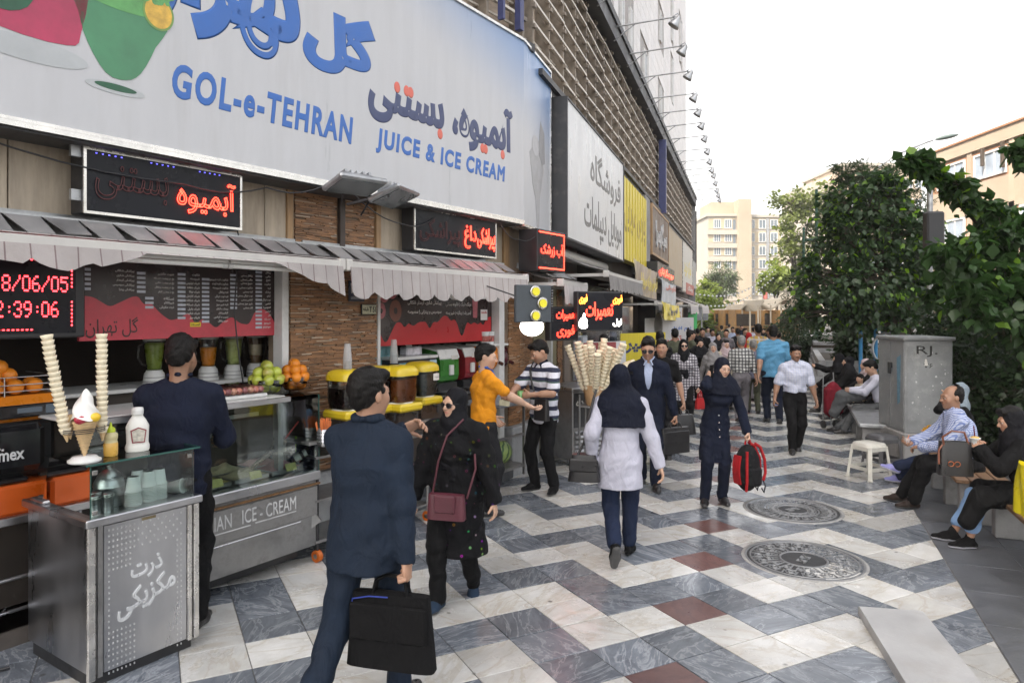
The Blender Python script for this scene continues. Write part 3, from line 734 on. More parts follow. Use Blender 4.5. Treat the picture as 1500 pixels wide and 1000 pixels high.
def ledbox(fr,x0,x1,z0,z1,y,d,label,border=M_alu,face=M_led,tilt=0.0,yaw=0.0):
 t=thing('lit_sign',label,'sign',fr.P(x0,y),fr.rz+yaw);t.rotation_euler.x=tilt;w=x1-x0
 g=MB();g.bb(0,w,0,d,z0,z1,bev=.008);g.build('case',M_black,t)
 g=MB();g.bb(.02,w-.02,-.004,-.001,z0+.02,z1-.02);g.build('face',face,t)
 if border:
  g=MB();e=.018
  for q in((0,w,z0,z0+e),(0,w,z1-e,z1),(0,e,z0+e,z1-e),(w-e,w,z0+e,z1-e)):g.bb(q[0],q[1],-.012,.0,q[2],q[3])
  g.build('frame',border,t)
 return t
t=ledbox(F1,-5.45,-4.30,2.72,3.15,-.24,.17,'long black lit sign on the beige boards, half its red neon word dark')
lettering('آبمیوه',M_neon,(.62,1.09,2.80,3.06),-.016,t,outline=.016);lettering('بستنی',M_neoff,(.07,.56,2.82,3.06),-.012,t,outline=.011)
g=MB()
for k in range(26):
 if k%9<5:g.box((.08+k*.04,-.006,3.118),(.009,.004,.006))
g.build('led_dots',mat('led_blue',(.05,.05,.4),.4,var=0,emit=(.1,.1,1),es=1.2),t,'stuff')
for zz in(2.8,3.08):
 g=MB();g.bb(-.06,0,.02,.05,zz,zz+.07);g.build('bracket',M_galv,t)
t=ledbox(F1,-2.32,-.88,2.72,3.16,-.24,.17,'black lit sign of hot pastry in red neon above the middle awning')
lettering('داغ',M_neon,(.82,1.04,2.80,3.06),-.016,t,outline=.016);lettering('پیراشکی',M_neon,(1.06,1.40,2.80,3.06),-.016,t,outline=.016);lettering('پیراشکی',M_neoff,(.08,.74,2.80,3.06),-.012,t,outline=.012)
t=ledbox(F1,-.36,.32,2.60,3.12,-.50,.28,'small square red lit sign with red border at the corner of the row',None)
lettering('آب زرشک',M_neon,(.06,.62,2.78,2.96),-.014,t,outline=.016)
g=MB()
for q in((.03,.65,2.63,2.645),(.03,.65,3.075,3.09),(.64,.65,2.63,3.09)):g.bb(q[0],q[1],-.012,-.006,q[2],q[3])
g.build('neon_border',M_neon,t)
t=ledbox(F2,F2.px(806,y=-.45),F2.px(806,y=-.45)+.46,1.72,2.16,-.45,.12,'upright black lit sign with two red neon words, hung lower',None,yaw=R(-38))
lettering('تعمیرات',M_neon,(.09,.41,1.97,2.12),-.010,t,outline=.018);lettering('فوری',M_neon,(.10,.39,1.76,1.92),-.010,t,outline=.018)
LX=F2.px(846,y=-.75);t=ledbox(F2,LX,LX+.76,1.84,2.36,-.75,.10,'wide black lit repair sign with a white apple emblem and orange corner words',None,yaw=R(-40))
lettering('تعمیرات',M_neon,(.13,.58,1.98,2.22),-.012,t,outline=.018);lettering('فوری',M_neor,(.02,.15,2.19,2.32),-.012,t,outline=.02);lettering('فوری',M_neor,(.58,.74,2.19,2.32),-.012,t,outline=.02);lettering('اپل',M_newh,(.58,.73,1.89,2.0),-.010,t,bold=.02)
g=MB();ap=[]
for i in range(40):
 a=2*math.pi*i/40;r=.085*(1+.10*math.cos(2*a)-.06*math.sin(3*a))
 x,z=r*math.cos(a),r*math.sin(a)*1.03;d=math.hypot(x-.115,z-.01)
 if d<.05:x=.115-.05*(x*0+1)*.95-(.0 if abs(z)<.02 else-.012)
 ap.append((.09+x*.8,1.945+z*.95))
g.prism(ap,-.012,-.006);g.prism(ell(.10,2.045,.016,.03,10),-.012,-.006);g.build('apple_emblem',M_newh,t)
t=ledbox(F2,9.6,13.9,2.98,3.42,-.62,.3,'long dark lit sign with red lettering under the brown signboard',mat('grey_frame',(.2,.2,.2),.5));lettering('سوپر سیگار شاپ',M_neon,(.4,3.9,3.06,3.32),-.02,t,bold=.03)
M_can=mat('awning_canvas',(.34,.31,.30),.85,var=.2,scale=3,sheen=.3,dirt=((.22,.19,.17),2.2,.55),bump=.15,bscale=60)
nt,b,c=color_tree(M_can)
wv=_n(nt,'ShaderNodeTexWave',wave_type='BANDS',bands_direction='X',wave_profile='SAW',Scale=2.55);tcx=_n(nt,'ShaderNodeTexCoord');nt.links.new(tcx.outputs['Object'],wv.inputs['Vector'])
cr=_n(nt,'ShaderNodeValToRGB');cr.color_ramp.elements[0].position=.05;cr.color_ramp.elements[0].color=(.36,.22,.25,1);cr.color_ramp.elements[1].position=.075;cr.color_ramp.elements[1].color=(1,1,1,1);nt.links.new(wv.outputs['Fac'],cr.inputs[0])
mx=_n(nt,'ShaderNodeMix',data_type='RGBA',blend_type='MULTIPLY');mx.inputs[0].default_value=.8;nt.links.new(c,mx.inputs[6]);nt.links.new(cr.outputs[0],mx.inputs[7]);nt.links.new(mx.outputs[2],b.inputs['Base Color'])
M_can2=mat('grey_canvas',(.24,.225,.215),.85,var=.25,scale=3,dirt=((.10,.09,.085),2,.6))
M_flap=mat('sheet_flap',(.24,.235,.235),.5,metal=.3,var=.35,scale=3,obj_rand=.18,dirt=((.33,.29,.26),3,.5))
M_barw=mat('awning_bar',(.50,.485,.46),.4,var=.15,scale=3,dirt=((.36,.33,.29),3,.5))
M_tube=mat('tube_glass',(.72,.72,.70),.3,var=.05)
def scallop(x,per,dep):
 u=(x/per)%1.0;return dep*(1-abs(math.sin(math.pi*u))**.8)
def awning(fr,x0,x1,label,drop,zb=2.48,zw=2.63,yo=-.6,canvas=M_can,flaps=True,per=.27,depth=.06,rag=0.0):
 t=thing('awning',label,'awning',fr.P(x0,0),fr.rz);w=x1-x0
 g=MB();g.grid(max(4,int(w*6)),5,lambda u,v:(u*w,v*(yo+.02)-.02,zw+.02+(zb+.03-zw)*v-.035*math.sin(math.pi*v)-.012*math.sin(u*w*21)*v*(1-v)*3),thick=(0,0,-.006));g.build('canopy',canvas,t)
 g=MB();g.tube([(0,yo,zb+.005),(w,yo,zb+.005)],.033,10);g.bb(0,w,yo-.037,yo-.02,zb-.02,zb+.03);g.build('front_bar',M_barw,t)
 for xx in(.0,w):
  g=MB();g.bar((xx,-.02,zb-.02),(xx+(.06 if xx==0 else-.06),yo+.03,zb-.01),.03,.045);g.bb(xx-.035,xx+.035,yo-.04,yo+.05,zb-.05,zb+.05,bev=.01);g.build('arm',M_barw,t)
 if flaps:
  g=MB();g.bb(-.02,w+.02,-.30,-.004,zw+.03,zw+.042);g.box((w/2,-.02,zw+.06),(w,.02,.07));g.build('top_sheet',M_galv,t)
  n=int(w/.205);k0=w/n
  for k in range(n):
   x=k*k0;a=MB();j=random.uniform(-.012,.012);dz=random.uniform(-.012,.012)
   q=[(x+.002,-.29,zw+.036),(x+k0-.012,-.29,zw+.036),(x+k0-.004,-.475+j,zw-.075+dz),(x+.065,-.475+j,zw-.08+dz)]
   a.add([Vector(p)for p in q]+[Vector(p)+Vector((0,.001,-.005))for p in q],[(0,1,2,3),(7,6,5,4),(0,4,5,1),(1,5,6,2),(2,6,7,3),(3,7,4,0)]);a.build('flap',M_flap,t)
 nu=max(20,int(w*22))
 def val(u,v):
  x=u*w;L=drop(x);L=max(.012,L-(scallop(x,per,depth)if L>.12 else 0)-rag*abs(math.sin(x*41))*(L>.12))
  s=math.sin(x*2*math.pi/.21+.6*math.sin(x*3.1));return(x,yo-.040+.018*s*v*min(1,L/.2)-.02*v,zb-.015-L*v)
 g=MB();g.grid(nu,6,val,thick=(0,.004,0));g.build('valance',canvas,t)
 return t
def drop1(x):
 if x<2.7:return .12+.05*math.sin(x*3)-max(0,(x-2.3))*.33
 if x<3.72:return .012
 return .012+(x-3.72)*.36
awt=awning(F1,-8.0,-3.62,'long striped awning over the counter, its valance rolled up mid-span and torn',drop1,per=.3,depth=.04)
for a in(2.62,3.42):
 g=MB();g.cyl((a,-.54,2.415),(a+.72,-.54,2.415),.017,n=10);g.build('tube_lamp',M_tube,awt)
 g=MB();g.bb(a-.03,a+.75,-.57,-.50,2.434,2.46);g.cyl((a-.035,-.54,2.415),(a,-.54,2.415),.02,n=8);g.cyl((a+.72,-.54,2.415),(a+.755,-.54,2.415),.02,n=8);g.build('lamp_holder',M_wpaint,awt)
awning(F1,-3.54,-.80,'striped scalloped awning over the middle shop window, fully hanging',lambda x:.27,per=.265,depth=.075)
awning(F2,-.15,1.2,'short striped awning at the corner with a ragged valance',lambda x:.30-.05*(x>.8),zb=2.46,per=.13,depth=.05,rag=.05)
t=awning(F2,1.55,5.0,'dusty grey awning with saw-tooth valance under the white phone signboard',lambda x:.24,zb=2.66,zw=3.0,yo=-.85,canvas=M_can2,flaps=False,per=.13,depth=.05)
g=MB();g.cyl((-.1,-.12,2.98),(3.5,-.12,2.98),.09,n=12);g.build('fabric_roll',M_barw,t)
awning(F2,7.9,10.8,'faded small awning behind the yellow banner',lambda x:.15,zb=2.30,zw=2.6,yo=-.8,canvas=M_can2,flaps=False,per=.2)
awning(F2,16.5,20.5,'pale canvas awning far along the shops',lambda x:.3,zb=2.35,zw=2.75,yo=-.9,canvas=M_can,flaps=False,per=.2,depth=.03)
awning(F2,21.5,26.5,'last striped awning at the end of the row',lambda x:.3,zb=2.35,zw=2.75,yo=-1.0,canvas=M_can,flaps=False,per=.2,depth=.03)
def sag(fr,pts,m,name,label,cat,n=14):
 """hanging cloth: four corners, creased"""
 a,b,c,d=[Vector(p)for p in pts];t=thing(name,label,cat,fr.P(a.x,a.y,a.z),fr.rz);o=a.copy()
 rnd=random.Random(int(a.x*10));ph=rnd.uniform(0,6)
 def fn(u,v):
  p=a.lerp(b,u).lerp(d.lerp(c,u),v)-o;s=.03*math.sin(u*17+ph+2*v)*math.sin(math.pi*v)+.02*math.sin(u*41+3*v)
  return(p.x,p.y-s,p.z-.03*math.sin(math.pi*u)*(1-v))
 g=MB();g.grid(n*2,n,fn,thick=(0,.004,0));g.build('cloth',m,t)
 return t
sag(F2,[(1.7,-.3,2.55),(4.9,-.5,2.5),(4.9,-.3,2.2),(1.6,-.1,2.35)],M_black,'shade_cloth','black torn shade cloth sagging over the phone shop entrance','cloth')
M_ban=mat('banner_tan',(.42,.34,.27),.45,var=.3,scale=3,dirt=((.60,.5,.05),3.0,.8));M_bany=mat('banner_yellow',(.62,.50,.06),.4,var=.2,scale=3)
t=sag(F2,[(5.6,-.62,3.2),(9.6,-.62,3.12),(9.6,-.6,2.42),(5.7,-.6,2.48)],M_ban,'banner','wrinkled tan and yellow plastic banner hanging below the yellow signboard','banner')
lettering('فروش ویژه موبایل',M_bany,(.5,3.5,-.62,-.25),-.06,t,bold=.03)
t=sag(F2,[(7.2,-1.0,2.34),(11.4,-1.0,2.28),(11.3,-1.05,1.86),(7.3,-1.05,1.92)],M_bany,'banner','bright yellow banner with dark print hung from the small awning','banner')
lettering('تعمیر موبایل',M_navy,(1.0,3.2,-.34,-.12),-.06,t,bold=.05)
t=sag(F2,[(9.8,-.7,2.98),(13.6,-.7,2.94),(13.6,-.7,2.3),(9.8,-.7,2.3)],mat('banner_pale',(.46,.50,.53),.4,var=.2),'banner','pale blue and red plastic banner under the dark lit sign','banner')
lettering('لوازم جانبی',M_orange_dot,(.6,3.2,-.32,-.12),-.06,t,bold=.03)
M_plate=mat('plate_navy',(.02,.028,.055),.3,var=.1)
t=thing('number_plate','dark blue house number plate on the reed pillar','number plate',F1.P(-2.99,-.03,2.19),F1.rz);g=MB();g.bb(0,.20,0,.02,0,.20,bev=.004);g.build('plate',M_plate,t)
lettering('۱۶۹۵',mat('plate_white',(.65,.65,.65),.5),(.015,.185,.075,.175),-.001,t,bold=.02);g=MB();g.bb(.02,.18,-.002,.0,.02,.045);g.build('small_print',mat('plate_grey',(.25,.27,.3),.5),t)
t=thing('number_plate','small cream plate with T 51 beside the shop window','number plate',F1.P(-2.83,-.03,2.06),F1.rz);g=MB();g.bb(0,.20,0,.018,0,.105,bev=.003);g.build('plate',M_black,t);g=MB();g.bb(.008,.192,-.002,.0,.008,.097);g.build('plate_face',mat('plate_cream',(.42,.42,.30),.5),t)
lettering('T 51',M_black,(.10,.185,.025,.08),-.003,t,bold=.02);lettering('طبقه',M_black,(.015,.09,.03,.075),-.003,t)
M_lens=mat('flood_lens',(.10,.115,.115),.12,var=.2,scale=3,spec=.7)
for k,(x,yw,lab)in enumerate(((-3.62,R(-12),'grey floodlight under the sign, left of the pair'),(-3.16,R(18),'grey floodlight under the sign, right of the pair, tilted'))):
 t=thing('floodlight',lab,'floodlight',F1.P(x,-.78,3.12-.03*k),F1.rz+yw,'floodlights under the big sign');t.rotation_euler.x=R(-14-8*k)
 g=MB();g.bb(-.22,.22,-.16,.16,-.02,.03,bev=.015);g.bb(-.14,.14,-.08,.08,.03,.075,bev=.01)
 for q in range(5):g.bb(-.12+q*.055,-.10+q*.055,-.07,.07,.075,.10)
 g.build('housing',M_galv,t);g=MB();g.bb(-.195,.195,-.135,.135,-.026,-.019);g.build('lens',M_lens,t)
 g=MB();g.bar((.05,.1,.07),(.03,.46,.14),.03,.02);g.tube([(-.05,.1,.05),(.05,.25,.09),(.1,.4,.02)],.009,6);g.build('bracket',M_black,t)
M_dot=mat('led_red',(.4,.02,.02),.4,var=0,emit=(1,.03,.04),es=4.0)
FONT={'0':'0E11111111110E','1':'040C040404040E','2':'0E11010204081F','3':'0E11010601110E','5':'1F101E0101110E','6':'0608101E11110E','8':'0E11110E11110E','9':'0E11110F01020C','/':'01010204081010',':':'00000400040000'}
FONT={k:[int(v[i:i+2],16)for i in range(0,14,2)]for k,v in FONT.items()}
t=thing('display_clock','black dot matrix display showing date and time in red beside the menu board','clock',F1.P(-7.0,-.12),F1.rz)
g=MB();g.bb(0,1.62,0,.07,1.92,2.47,bev=.01);g.build('case',M_black,t);g=MB();g.bb(.03,1.56,-.004,-.001,1.95,2.45);g.build('face',M_led,t)
def dots(txt,xr,zt,p=.0225,pz=.0145):
 g=MB();W=sum(6 if c!=':' else 5 for c in txt);x=xr-W*p
 for c in txt:
  for r in range(7):
   for q in range(5):
    if FONT[c][r]>>(4-q)&1:g.box((x+q*p,-.006,zt-r*pz),(p*.7,.003,pz*.7))
  x+=p*(6 if c!=':' else 5)
 g.build('digits',M_dot,t,'stuff')
dots('2018/06/05',1.525,2.305,.0089);dots('12:39:06',1.47,2.145,.0089)
g=MB()
for k in range(60):
 xx=.08+k*.025
 if not(25<k<44):g.box((xx,-.006,2.41),(.012,.003,.007))
 if k<50:g.box((xx,-.006,1.975),(.012,.003,.007))
for k in range(17):
 if k not in(7,8,9):g.box((1.535,-.006,2.40-k*.025),(.007,.003,.012))
g.build('border_dots',M_dot,t,'stuff')
M_mred=mat('board_red',(.50,.045,.065),.4,var=.15,scale=12);M_choc=mat('board_chocolate',(.022,.010,.010),.3,var=.3);M_mw=mat('board_white',(.62,.60,.58),.5,var=0);M_mprice=mat('price_label',(.50,.53,.60),.5,var=.2,scale=30);M_mred2=mat('board_scarlet',(.45,.014,.02),.35,var=.1)
def drip(x0,x1,zt,zb,pts,n=90):
 """chocolate running down: lower edge through (x, z) points, smoothed"""
 xs=np.linspace(x0,x1,n);zs=np.interp(xs,[p[0]for p in pts],[p[1]for p in pts])
 k=np.ones(3)/3;zs[1:-1]=np.convolve(zs,k,'valid')
 return[(x0,zt),(x1,zt)]+[(float(x),float(z))for x,z in zip(xs[::-1],zs[::-1])]
t=thing('menu_board','wide dark menu board with white price list over dripping chocolate on red','menu board',F1.P(-5.32,.10),F1.rz);MW,MZ0,MZ1=1.64,1.885,2.60
g=MB();g.bb(0,MW,0,.03,MZ0,MZ1);g.build('board',M_mred,t)
flat(drip(0,MW,MZ1,0,[(0,2.20),(.09,2.19),(.20,2.12),(.26,2.15),(.36,2.20),(.42,2.20),(.435,2.11),(.45,2.11),(.47,2.18),(.56,2.08),(.64,2.02),(.72,2.04),(.80,2.09),(.84,1.98),(.86,1.97),(.88,2.04),(.97,2.00),(1.02,1.95),(1.1,2.02),(1.17,2.05),(1.24,1.99),(1.33,1.98),(1.38,2.09),(1.45,2.12),(1.53,2.08),(1.62,1.93),(1.64,1.93)]),M_choc,-.001,'chocolate_print',t)
cols=[(.01,.37,2.235,['پیراشکی شکلاتی','پیراشکی شکری','پیراشکی کرمدار','پیراشکی سوسیس','پیراشکی پیتزا']),(.39,.67,2.225,['شربت خاکشیر','یخ در بهشت هندوانه','یخ در بهشت طالبی','یخ در بهشت پرتقال','یخ در بهشت آلبالو']),(.45,.67,2.11,['نسکافه','شیرکاکائو','ذرت مکزیکی']),(.70,.88,2.03,['شاتوت','شیرپسته','شیک لوتوس','شیک m&m','شیک نوتلا','شیک کارامل','شیک شکلات','شیک نسکافه','شیک وانیل','شیک شاتوت','شیک موز']),(.90,1.13,2.0,['شاتوت انبه شیرموز','شاتوت انبه توت','شاتوت شیرپسته','انبه پرتقال','انبه توت فرنگی','انبه شیرپسته','انبه شیر موز','زرشک و آلبالو','آلبالو پرتقال','سیب و کرفس','هویج پرتقال']),(1.15,1.36,2.11,['پرتقال بستنی','طالبی بستنی','هویج بستنی','شاتوت بستنی','انبه بستنی','توت فرنگی بستنی','آناناس بستنی','شیر موز بستنی','انار بستنی']),(1.39,1.54,1.945,['پرتقال','طالبی','هویج','شاتوت','انبه','زرشک','آلبالو','توت فرنگی','آناناس','سیب','کرفس','انار','هندوانه','شیرموز','موهیتو'])]
pr=MB()
for x0,x1,zb,ws in cols:
 st=.0335
 for k,w in enumerate(ws):
  z=zb+(len(ws)-1-k)*st
  lettering(w,M_mw,(x0+.07,x1,z,z+.022),-.004,t,bold=.02,res=1,fit='h',depth=.0004,align=1);pr.bb(x0,x0+.062,-.0046,-.002,z+.001,z+.02)
pr.build('price_labels',M_mprice,t,'stuff')
flat([(.80,1.97),(.89,1.97),(.89,2.005),(.80,2.005)],mat('label_yellow',(.7,.52,.03),.5),-.003,'yellow_label',t);lettering('آیس پک',M_black,(.81,.88,1.977,1.998),-.0055,t,bold=.02,res=1)
lettering('گل تهران',M_choc,(.04,.40,1.905,2.05),-.002,t,res=2,depth=.0006)
g=MB();g.ball((-.035,-.02,1.965),.022,12);g.build('fixing_knob',M_alu,t)
t=thing('menu_board','pastry menu board with doughnut print and red base in the middle window','menu board',F1.P(-2.5,.10),F1.rz);g=MB();g.bb(0,2.0,0,.03,1.735,2.55);g.build('board',M_mred2,t)
flat(drip(0,2.0,2.55,0,[(0,1.98),(.08,1.80),(.14,1.76),(.2,1.86),(.28,1.98),(.36,1.98),(.42,1.90),(.46,1.98),(.55,1.93),(.64,1.98),(.78,1.98),(.80,1.89),(.84,1.89),(.86,1.98),(.96,1.97),(1.06,2.05),(1.14,2.04),(1.2,1.97),(1.25,2.02),(1.32,1.95),(1.38,1.8),(1.42,1.80),(1.50,1.98),(1.58,1.93),(1.64,1.97),(1.72,1.93),(1.8,1.98),(1.82,1.88),(1.86,1.98),(1.94,2.03),(2.0,2.03)]),M_choc,-.001,'chocolate_print',t)
for ws,x0,x1,z in(('پیراشکی شکری، کرمدار، شکلاتی',.46,1.02,2.16),('سوسیس و پیتزایی | سمبوسه',.46,1.02,2.06),('میلک شیک | فالوده بستنی',1.10,1.58,2.15),('آیس پک | رینگینه | شیر پسته',1.10,1.58,2.05),('ذرت و قارچ',.85,1.08,2.28)):lettering(ws,M_mw,(x0,x1,z,z+.055),-.004,t,bold=.015,res=1,depth=.0005)
M_don=mat('print_doughnut',(.42,.11,.13),.4,var=.4,scale=20);M_don2=mat('print_dough',(.16,.05,.03),.4,var=.3)
for x,z,r,m in((.10,2.30,.11,M_don),(.22,2.34,.11,M_don),(.27,2.1,.11,M_don2),(.06,2.1,.08,M_don)):
 flat(ell(x,z,r*.82,r*1.05),m,-.003-x*.004,'doughnut_print',t);flat(ell(x,z,r*.25,r*.32),M_choc,-.0055-x*.004,'doughnut_hole',t)
flat([(1.76,1.98),(1.92,1.98),(1.92,2.2),(1.88,2.25),(1.80,2.25),(1.76,2.2)],M_choc,-.003,'jar_print',t);flat([(1.77,1.99),(1.91,1.99),(1.91,2.12),(1.77,2.12)],M_mw,-.0045,'jar_label_print',t);flat([(1.78,2.25),(1.90,2.25),(1.90,2.31),(1.78,2.31)],M_mw,-.003,'jar_lid_print',t);lettering('nutella',M_mred2,(1.785,1.90,2.07,2.10),-.0065,t,bold=.02,res=1,depth=.0004)
flat([(1.62,2.02),(1.70,2.02),(1.72,2.32),(1.60,2.32)],M_don,-.003,'shake_print',t);flat(ell(1.27,2.30,.13,.07,20,math.pi,2*math.pi),M_mw,-.003,'bowl_print',t)
t=thing('lamp_panel','dark hanging panel with three round yellow lamps at the corner','lamp',F2.P(F2.px(756,y=-.66),-.66,1.94),F2.rz+R(-42));t.scale=(.84,1,.84);g=MB();g.bb(0,.50,0,.05,.05,.50,bev=.01);g.build('panel',mat('panel_slate',(.05,.06,.07),.5,var=.2),t)
for x,z in((.26,.42),(.36,.28),(.26,.13)):
 g=MB();g.lathe([(.0,-.0),(.066,0),(.075,.012),(.06,.012),(.0,.012)],(x,-.003,z),20,rot=Matrix.Rotation(R(90),3,'X'));r=g.build('lamp_ring',M_alu,t)
 g=MB();g.lathe([(0,.0),(.046,0),(.05,-.01)],(x,-.018,z),18,rot=Matrix.Rotation(R(-90),3,'X'));g.build('yellow_disc',mat('lamp_yellow',(.55,.50,.02),.4,var=.1,emit=(.9,.8,.05),es=.08),r)
g=MB()
for k in range(14):g.box((.505,.0,.07+k*.032),(.02,.02,.016))
g.build('edge_teeth',M_black,t,'stuff')
t=thing('globe_lamp','white glowing globe lamp under the lamp panel','lamp',F2.P(F2.px(779,y=-.70),-.70,1.965),F2.rz);g=MB();g.ball((0,0,-.03),(.125,.125,.10),20);g.build('globe',M_newh,t);g=MB();g.cyl((0,0,.06),(0,0,.16),.03,n=10);g.tube([(0,0,.16),(0,.2,.3),(0,.5,.4)],.008,5);g.build('socket',M_black,t)
t=thing('cable','thin black cables sagging along the fronts under the big sign','cable',F1.P(-4.2,-.30,3.1),F1.rz)
for pts in([(-1.9,.1,.02),(-.6,.0,-.10),(.1,.02,-.02),(.5,-.2,.03)],[(.9,-.1,.04),(1.6,-.05,-.16),(2.2,.05,-.02)],[(3.3,-.02,.03),(3.55,-.1,-.14),(3.9,-.18,-.04)],[(-.05,.26,.05),(.02,.27,-.4),(-.02,.27,-1.0),(.05,.25,-1.6)]):
 q=[Vector(p)for p in pts];v=[]
 for i in range(len(q)-1):
  for k in range(5):u=k/5;v.append(tuple(q[i].lerp(q[i+1],u)+Vector((0,0,-.05*math.sin(math.pi*u)))))
 g=MB();g.tube(v+[tuple(q[-1])],.006,5);g.build('cord',M_black,t)
M_ss=mat('brushed_steel',(.50,.50,.515),.33,metal=1.0,var=.16,scale=3,stretch=(1,1,.25),dirt=((.30,.29,.28),2,.35),bump=.03,bscale=90)
M_ssd=mat('worn_steel',(.34,.335,.33),.4,metal=.9,var=.35,scale=4,dirt=((.10,.09,.085),4,.7))
M_gl=glass('counter_glass');M_gl2=glass('jug_glass',(.94,.96,.95),.03,.05)
M_glass_edge=mat('glass_edge',(.03,.10,.085),.15,var=.1)
M_foam=mat('white_foam',(.66,.68,.68),.6,var=.05)
M_wplas=mat('white_plastic',(.62,.62,.60),.35,var=.08,dirt=((.40,.38,.34),4,.3))
M_cone=mat('wafer',(.58,.41,.22),.75,var=.25,scale=25,bump=.3,bscale=120,island=.08);M_cup=mat('wafer_cup',(.74,.66,.49),.75,var=.15,scale=25,island=.07)
def Rx(a):return Matrix.Rotation(R(a),3,'X')
def Ry(a):return Matrix.Rotation(R(a),3,'Y')
K0=Vector((-2.322,3.786,0));KW,KD,KH=.653,.80,.945
KP=lambda x,y,z=0:K0+F1.d*x-F1.n*y+Vector((0,0,z))
k=thing('food_kiosk','stainless steel sweetcorn kiosk with pierced front and glass top','kiosk',K0,F1.rz)
g=MB();g.bb(.02,KW-.01,.02,KD,.07,KH-.05,bev=.008);g.build('body',M_ss,k)
g=MB();g.bb(.0,.045,-.004,.02,.05,KH-.045,bev=.006);g.build('corner_post',M_alu,k)
g=MB();g.bb(KW-.075,KW-.045,-.004,.02,.06,KH-.045,bev=.005);g.bb(KW-.035,KW,-.006,.02,.06,KH-.045,bev=.005);g.build('corner_post',M_alu,k)
g=MB();g.bb(.055,.08,.0,.02,.06,KH-.045);g.build('edge_strip',M_ssd,k)
g=MB();g.bb(-.015,KW+.015,-.02,KD,KH-.045,KH,bev=.006);g.build('top_plate',M_ss,k)
g=MB();g.bb(.03,KW-.03,.04,KD-.05,.0,.07);g.build('base',M_black,k)
g=MB();g.bb(.09,KW-.08,.006,.02,.075,KH-.055);g.build('door',M_ss,k)
g=MB();M_hole=mat('pierced_hole',(.62,.62,.62),.4,metal=.6,var=.2)
for r in range(26):
 z=KH-.085-r*.032
 for c in range(19):
  x=.115+c*.0235
  if x>KW-.09:continue
  if c in(0,)or c>16 or r<8 and c<6 or r>17 and c<7 or r<5:
   if r<5 and c>6 and(c+r)%2:continue
   g.box((x,.004,z),(.006,.005,.010))
g.build('pierced_pattern',M_hole,k,'stuff')
lettering('ذرت',mat('silver_script',(.70,.71,.72),.35,metal=.5,var=.1),(.235,.42,.52,.64),.002,k,bold=.02,depth=.003,slope=.1)
lettering('مکزیکی',MATS['silver_script'],(.16,.50,.315,.47),.002,k,bold=.02,depth=.003,slope=.25)
g=MB();g.bb(.30,.38,.001,.01,KH-.075,KH-.06);g.build('maker_plate',mat('brass_plate',(.28,.22,.12),.4,metal=.6),k)
GZ=1.247
g=MB()
for q in((.02,KW-.03,.008,.014,KH,GZ-.008),(KW-.036,KW-.03,.02,.50,KH,GZ-.008)):g.bb(*q)
g.grid(1,1,lambda u,v:(.02,.02+(.48+.10*(1-v))*u,KH+(GZ-.008-KH)*v),smooth=False,thick=(.006,0,0))
g.build('glass_screen',M_gl,k)
g=MB();g.bb(-.01,KW,-.01,.50,GZ-.008,GZ);g.build('glass_shelf',M_gl,k)
g=MB();g.bb(-.012,KW+.002,-.012,-.009,GZ-.009,GZ+.001);g.bb(KW,KW+.003,-.01,.50,GZ-.009,GZ+.001);g.bb(.018,.022,.006,.010,KH,GZ-.009);g.build('glass_edge',M_glass_edge,k)
for x,z in((.04,GZ-.05),(KW-.06,GZ-.05),(.04,KH+.03)):
 g=MB();g.bb(x-.015,x+.015,.0,.008,z-.012,z+.012,bev=.002);g.build('clip',M_alu,k)
def cupstack(x,y,n,z0,label,m=M_foam,r=.042,h=.085,st=.0105,name='cup_stack',grp='foam cup stacks in the kiosk'):
 t=thing(name,label,'cups',KP(x,y,z0),0,grp)
 g=MB();g.lathe([(r*.72,h+(n-1)*st),(r*.74,h+(n-1)*st-.002),(r,(n-1)*st),(r+.004,(n-1)*st),(r+.004,(n-1)*st-.005)],n=18);g.add([],[])
 g.lathe([(0,h+(n-1)*st),(r*.72,h+(n-1)*st)],n=18);g.build('cup',m,t)
 for q in range(n-1):
  g=MB();g.lathe([(r*.97,q*st+st),(r+.0045,q*st+st-.001),(r+.0045,q*st+.003),(r-.002,q*st)],n=18);g.build('cup',m,t)
 return t
cupstack(.30,.10,9,KH,'foam cup stack nearest the steel pot in the kiosk');cupstack(.40,.12,10,KH,'middle foam cup stack in the kiosk');cupstack(.47,.13,10,KH,'foam cup stack beside the tipped cup');cupstack(.375,.20,10,KH,'foam cup stack standing behind the others in the kiosk')
t=thing('foam_cup','single foam cup lying on its side in the glass kiosk','cup',KP(.575,.13,KH+.047),F1.rz+R(35));t.rotation_euler.x=R(82)
g=MB();g.lathe([(0,-.043),(.031,-.043),(.044,.042),(.047,.042),(.047,.047),(.041,.047),(.029,-.037),(0,-.037)],n=20);g.build('cup',M_foam,t)
for x,y,lab in((.085,.10,'steel shaker nearest the kiosk corner'),(.12,.17,'steel shaker behind the front one'),(.15,.09,'steel shaker beside the steel pot'),(.07,.22,'steel shaker at the back of the kiosk glass')):
 t=thing('steel_shaker',lab,'shaker',KP(x,y,KH),0,'steel shakers in the kiosk');g=MB();g.lathe([(.03,0),(.031,.08),(.033,.083),(.033,.10),(.028,.106),(0,.108)],n=16);g.build('jar',M_steel,t)
 g=MB()
 for zz in(.085,.095):g.lathe([(.0335,zz),(.0345,zz+.002),(.0335,zz+.004)],n=16)
 g.build('lid',M_alu,t)
t=thing('steel_pot','round steel pot with domed lid in the kiosk','pot',KP(.22,.22,KH));g=MB();g.lathe([(.078,0),(.082,.01),(.082,.11),(.086,.115)],n=24);g.build('pot',M_steel,t)
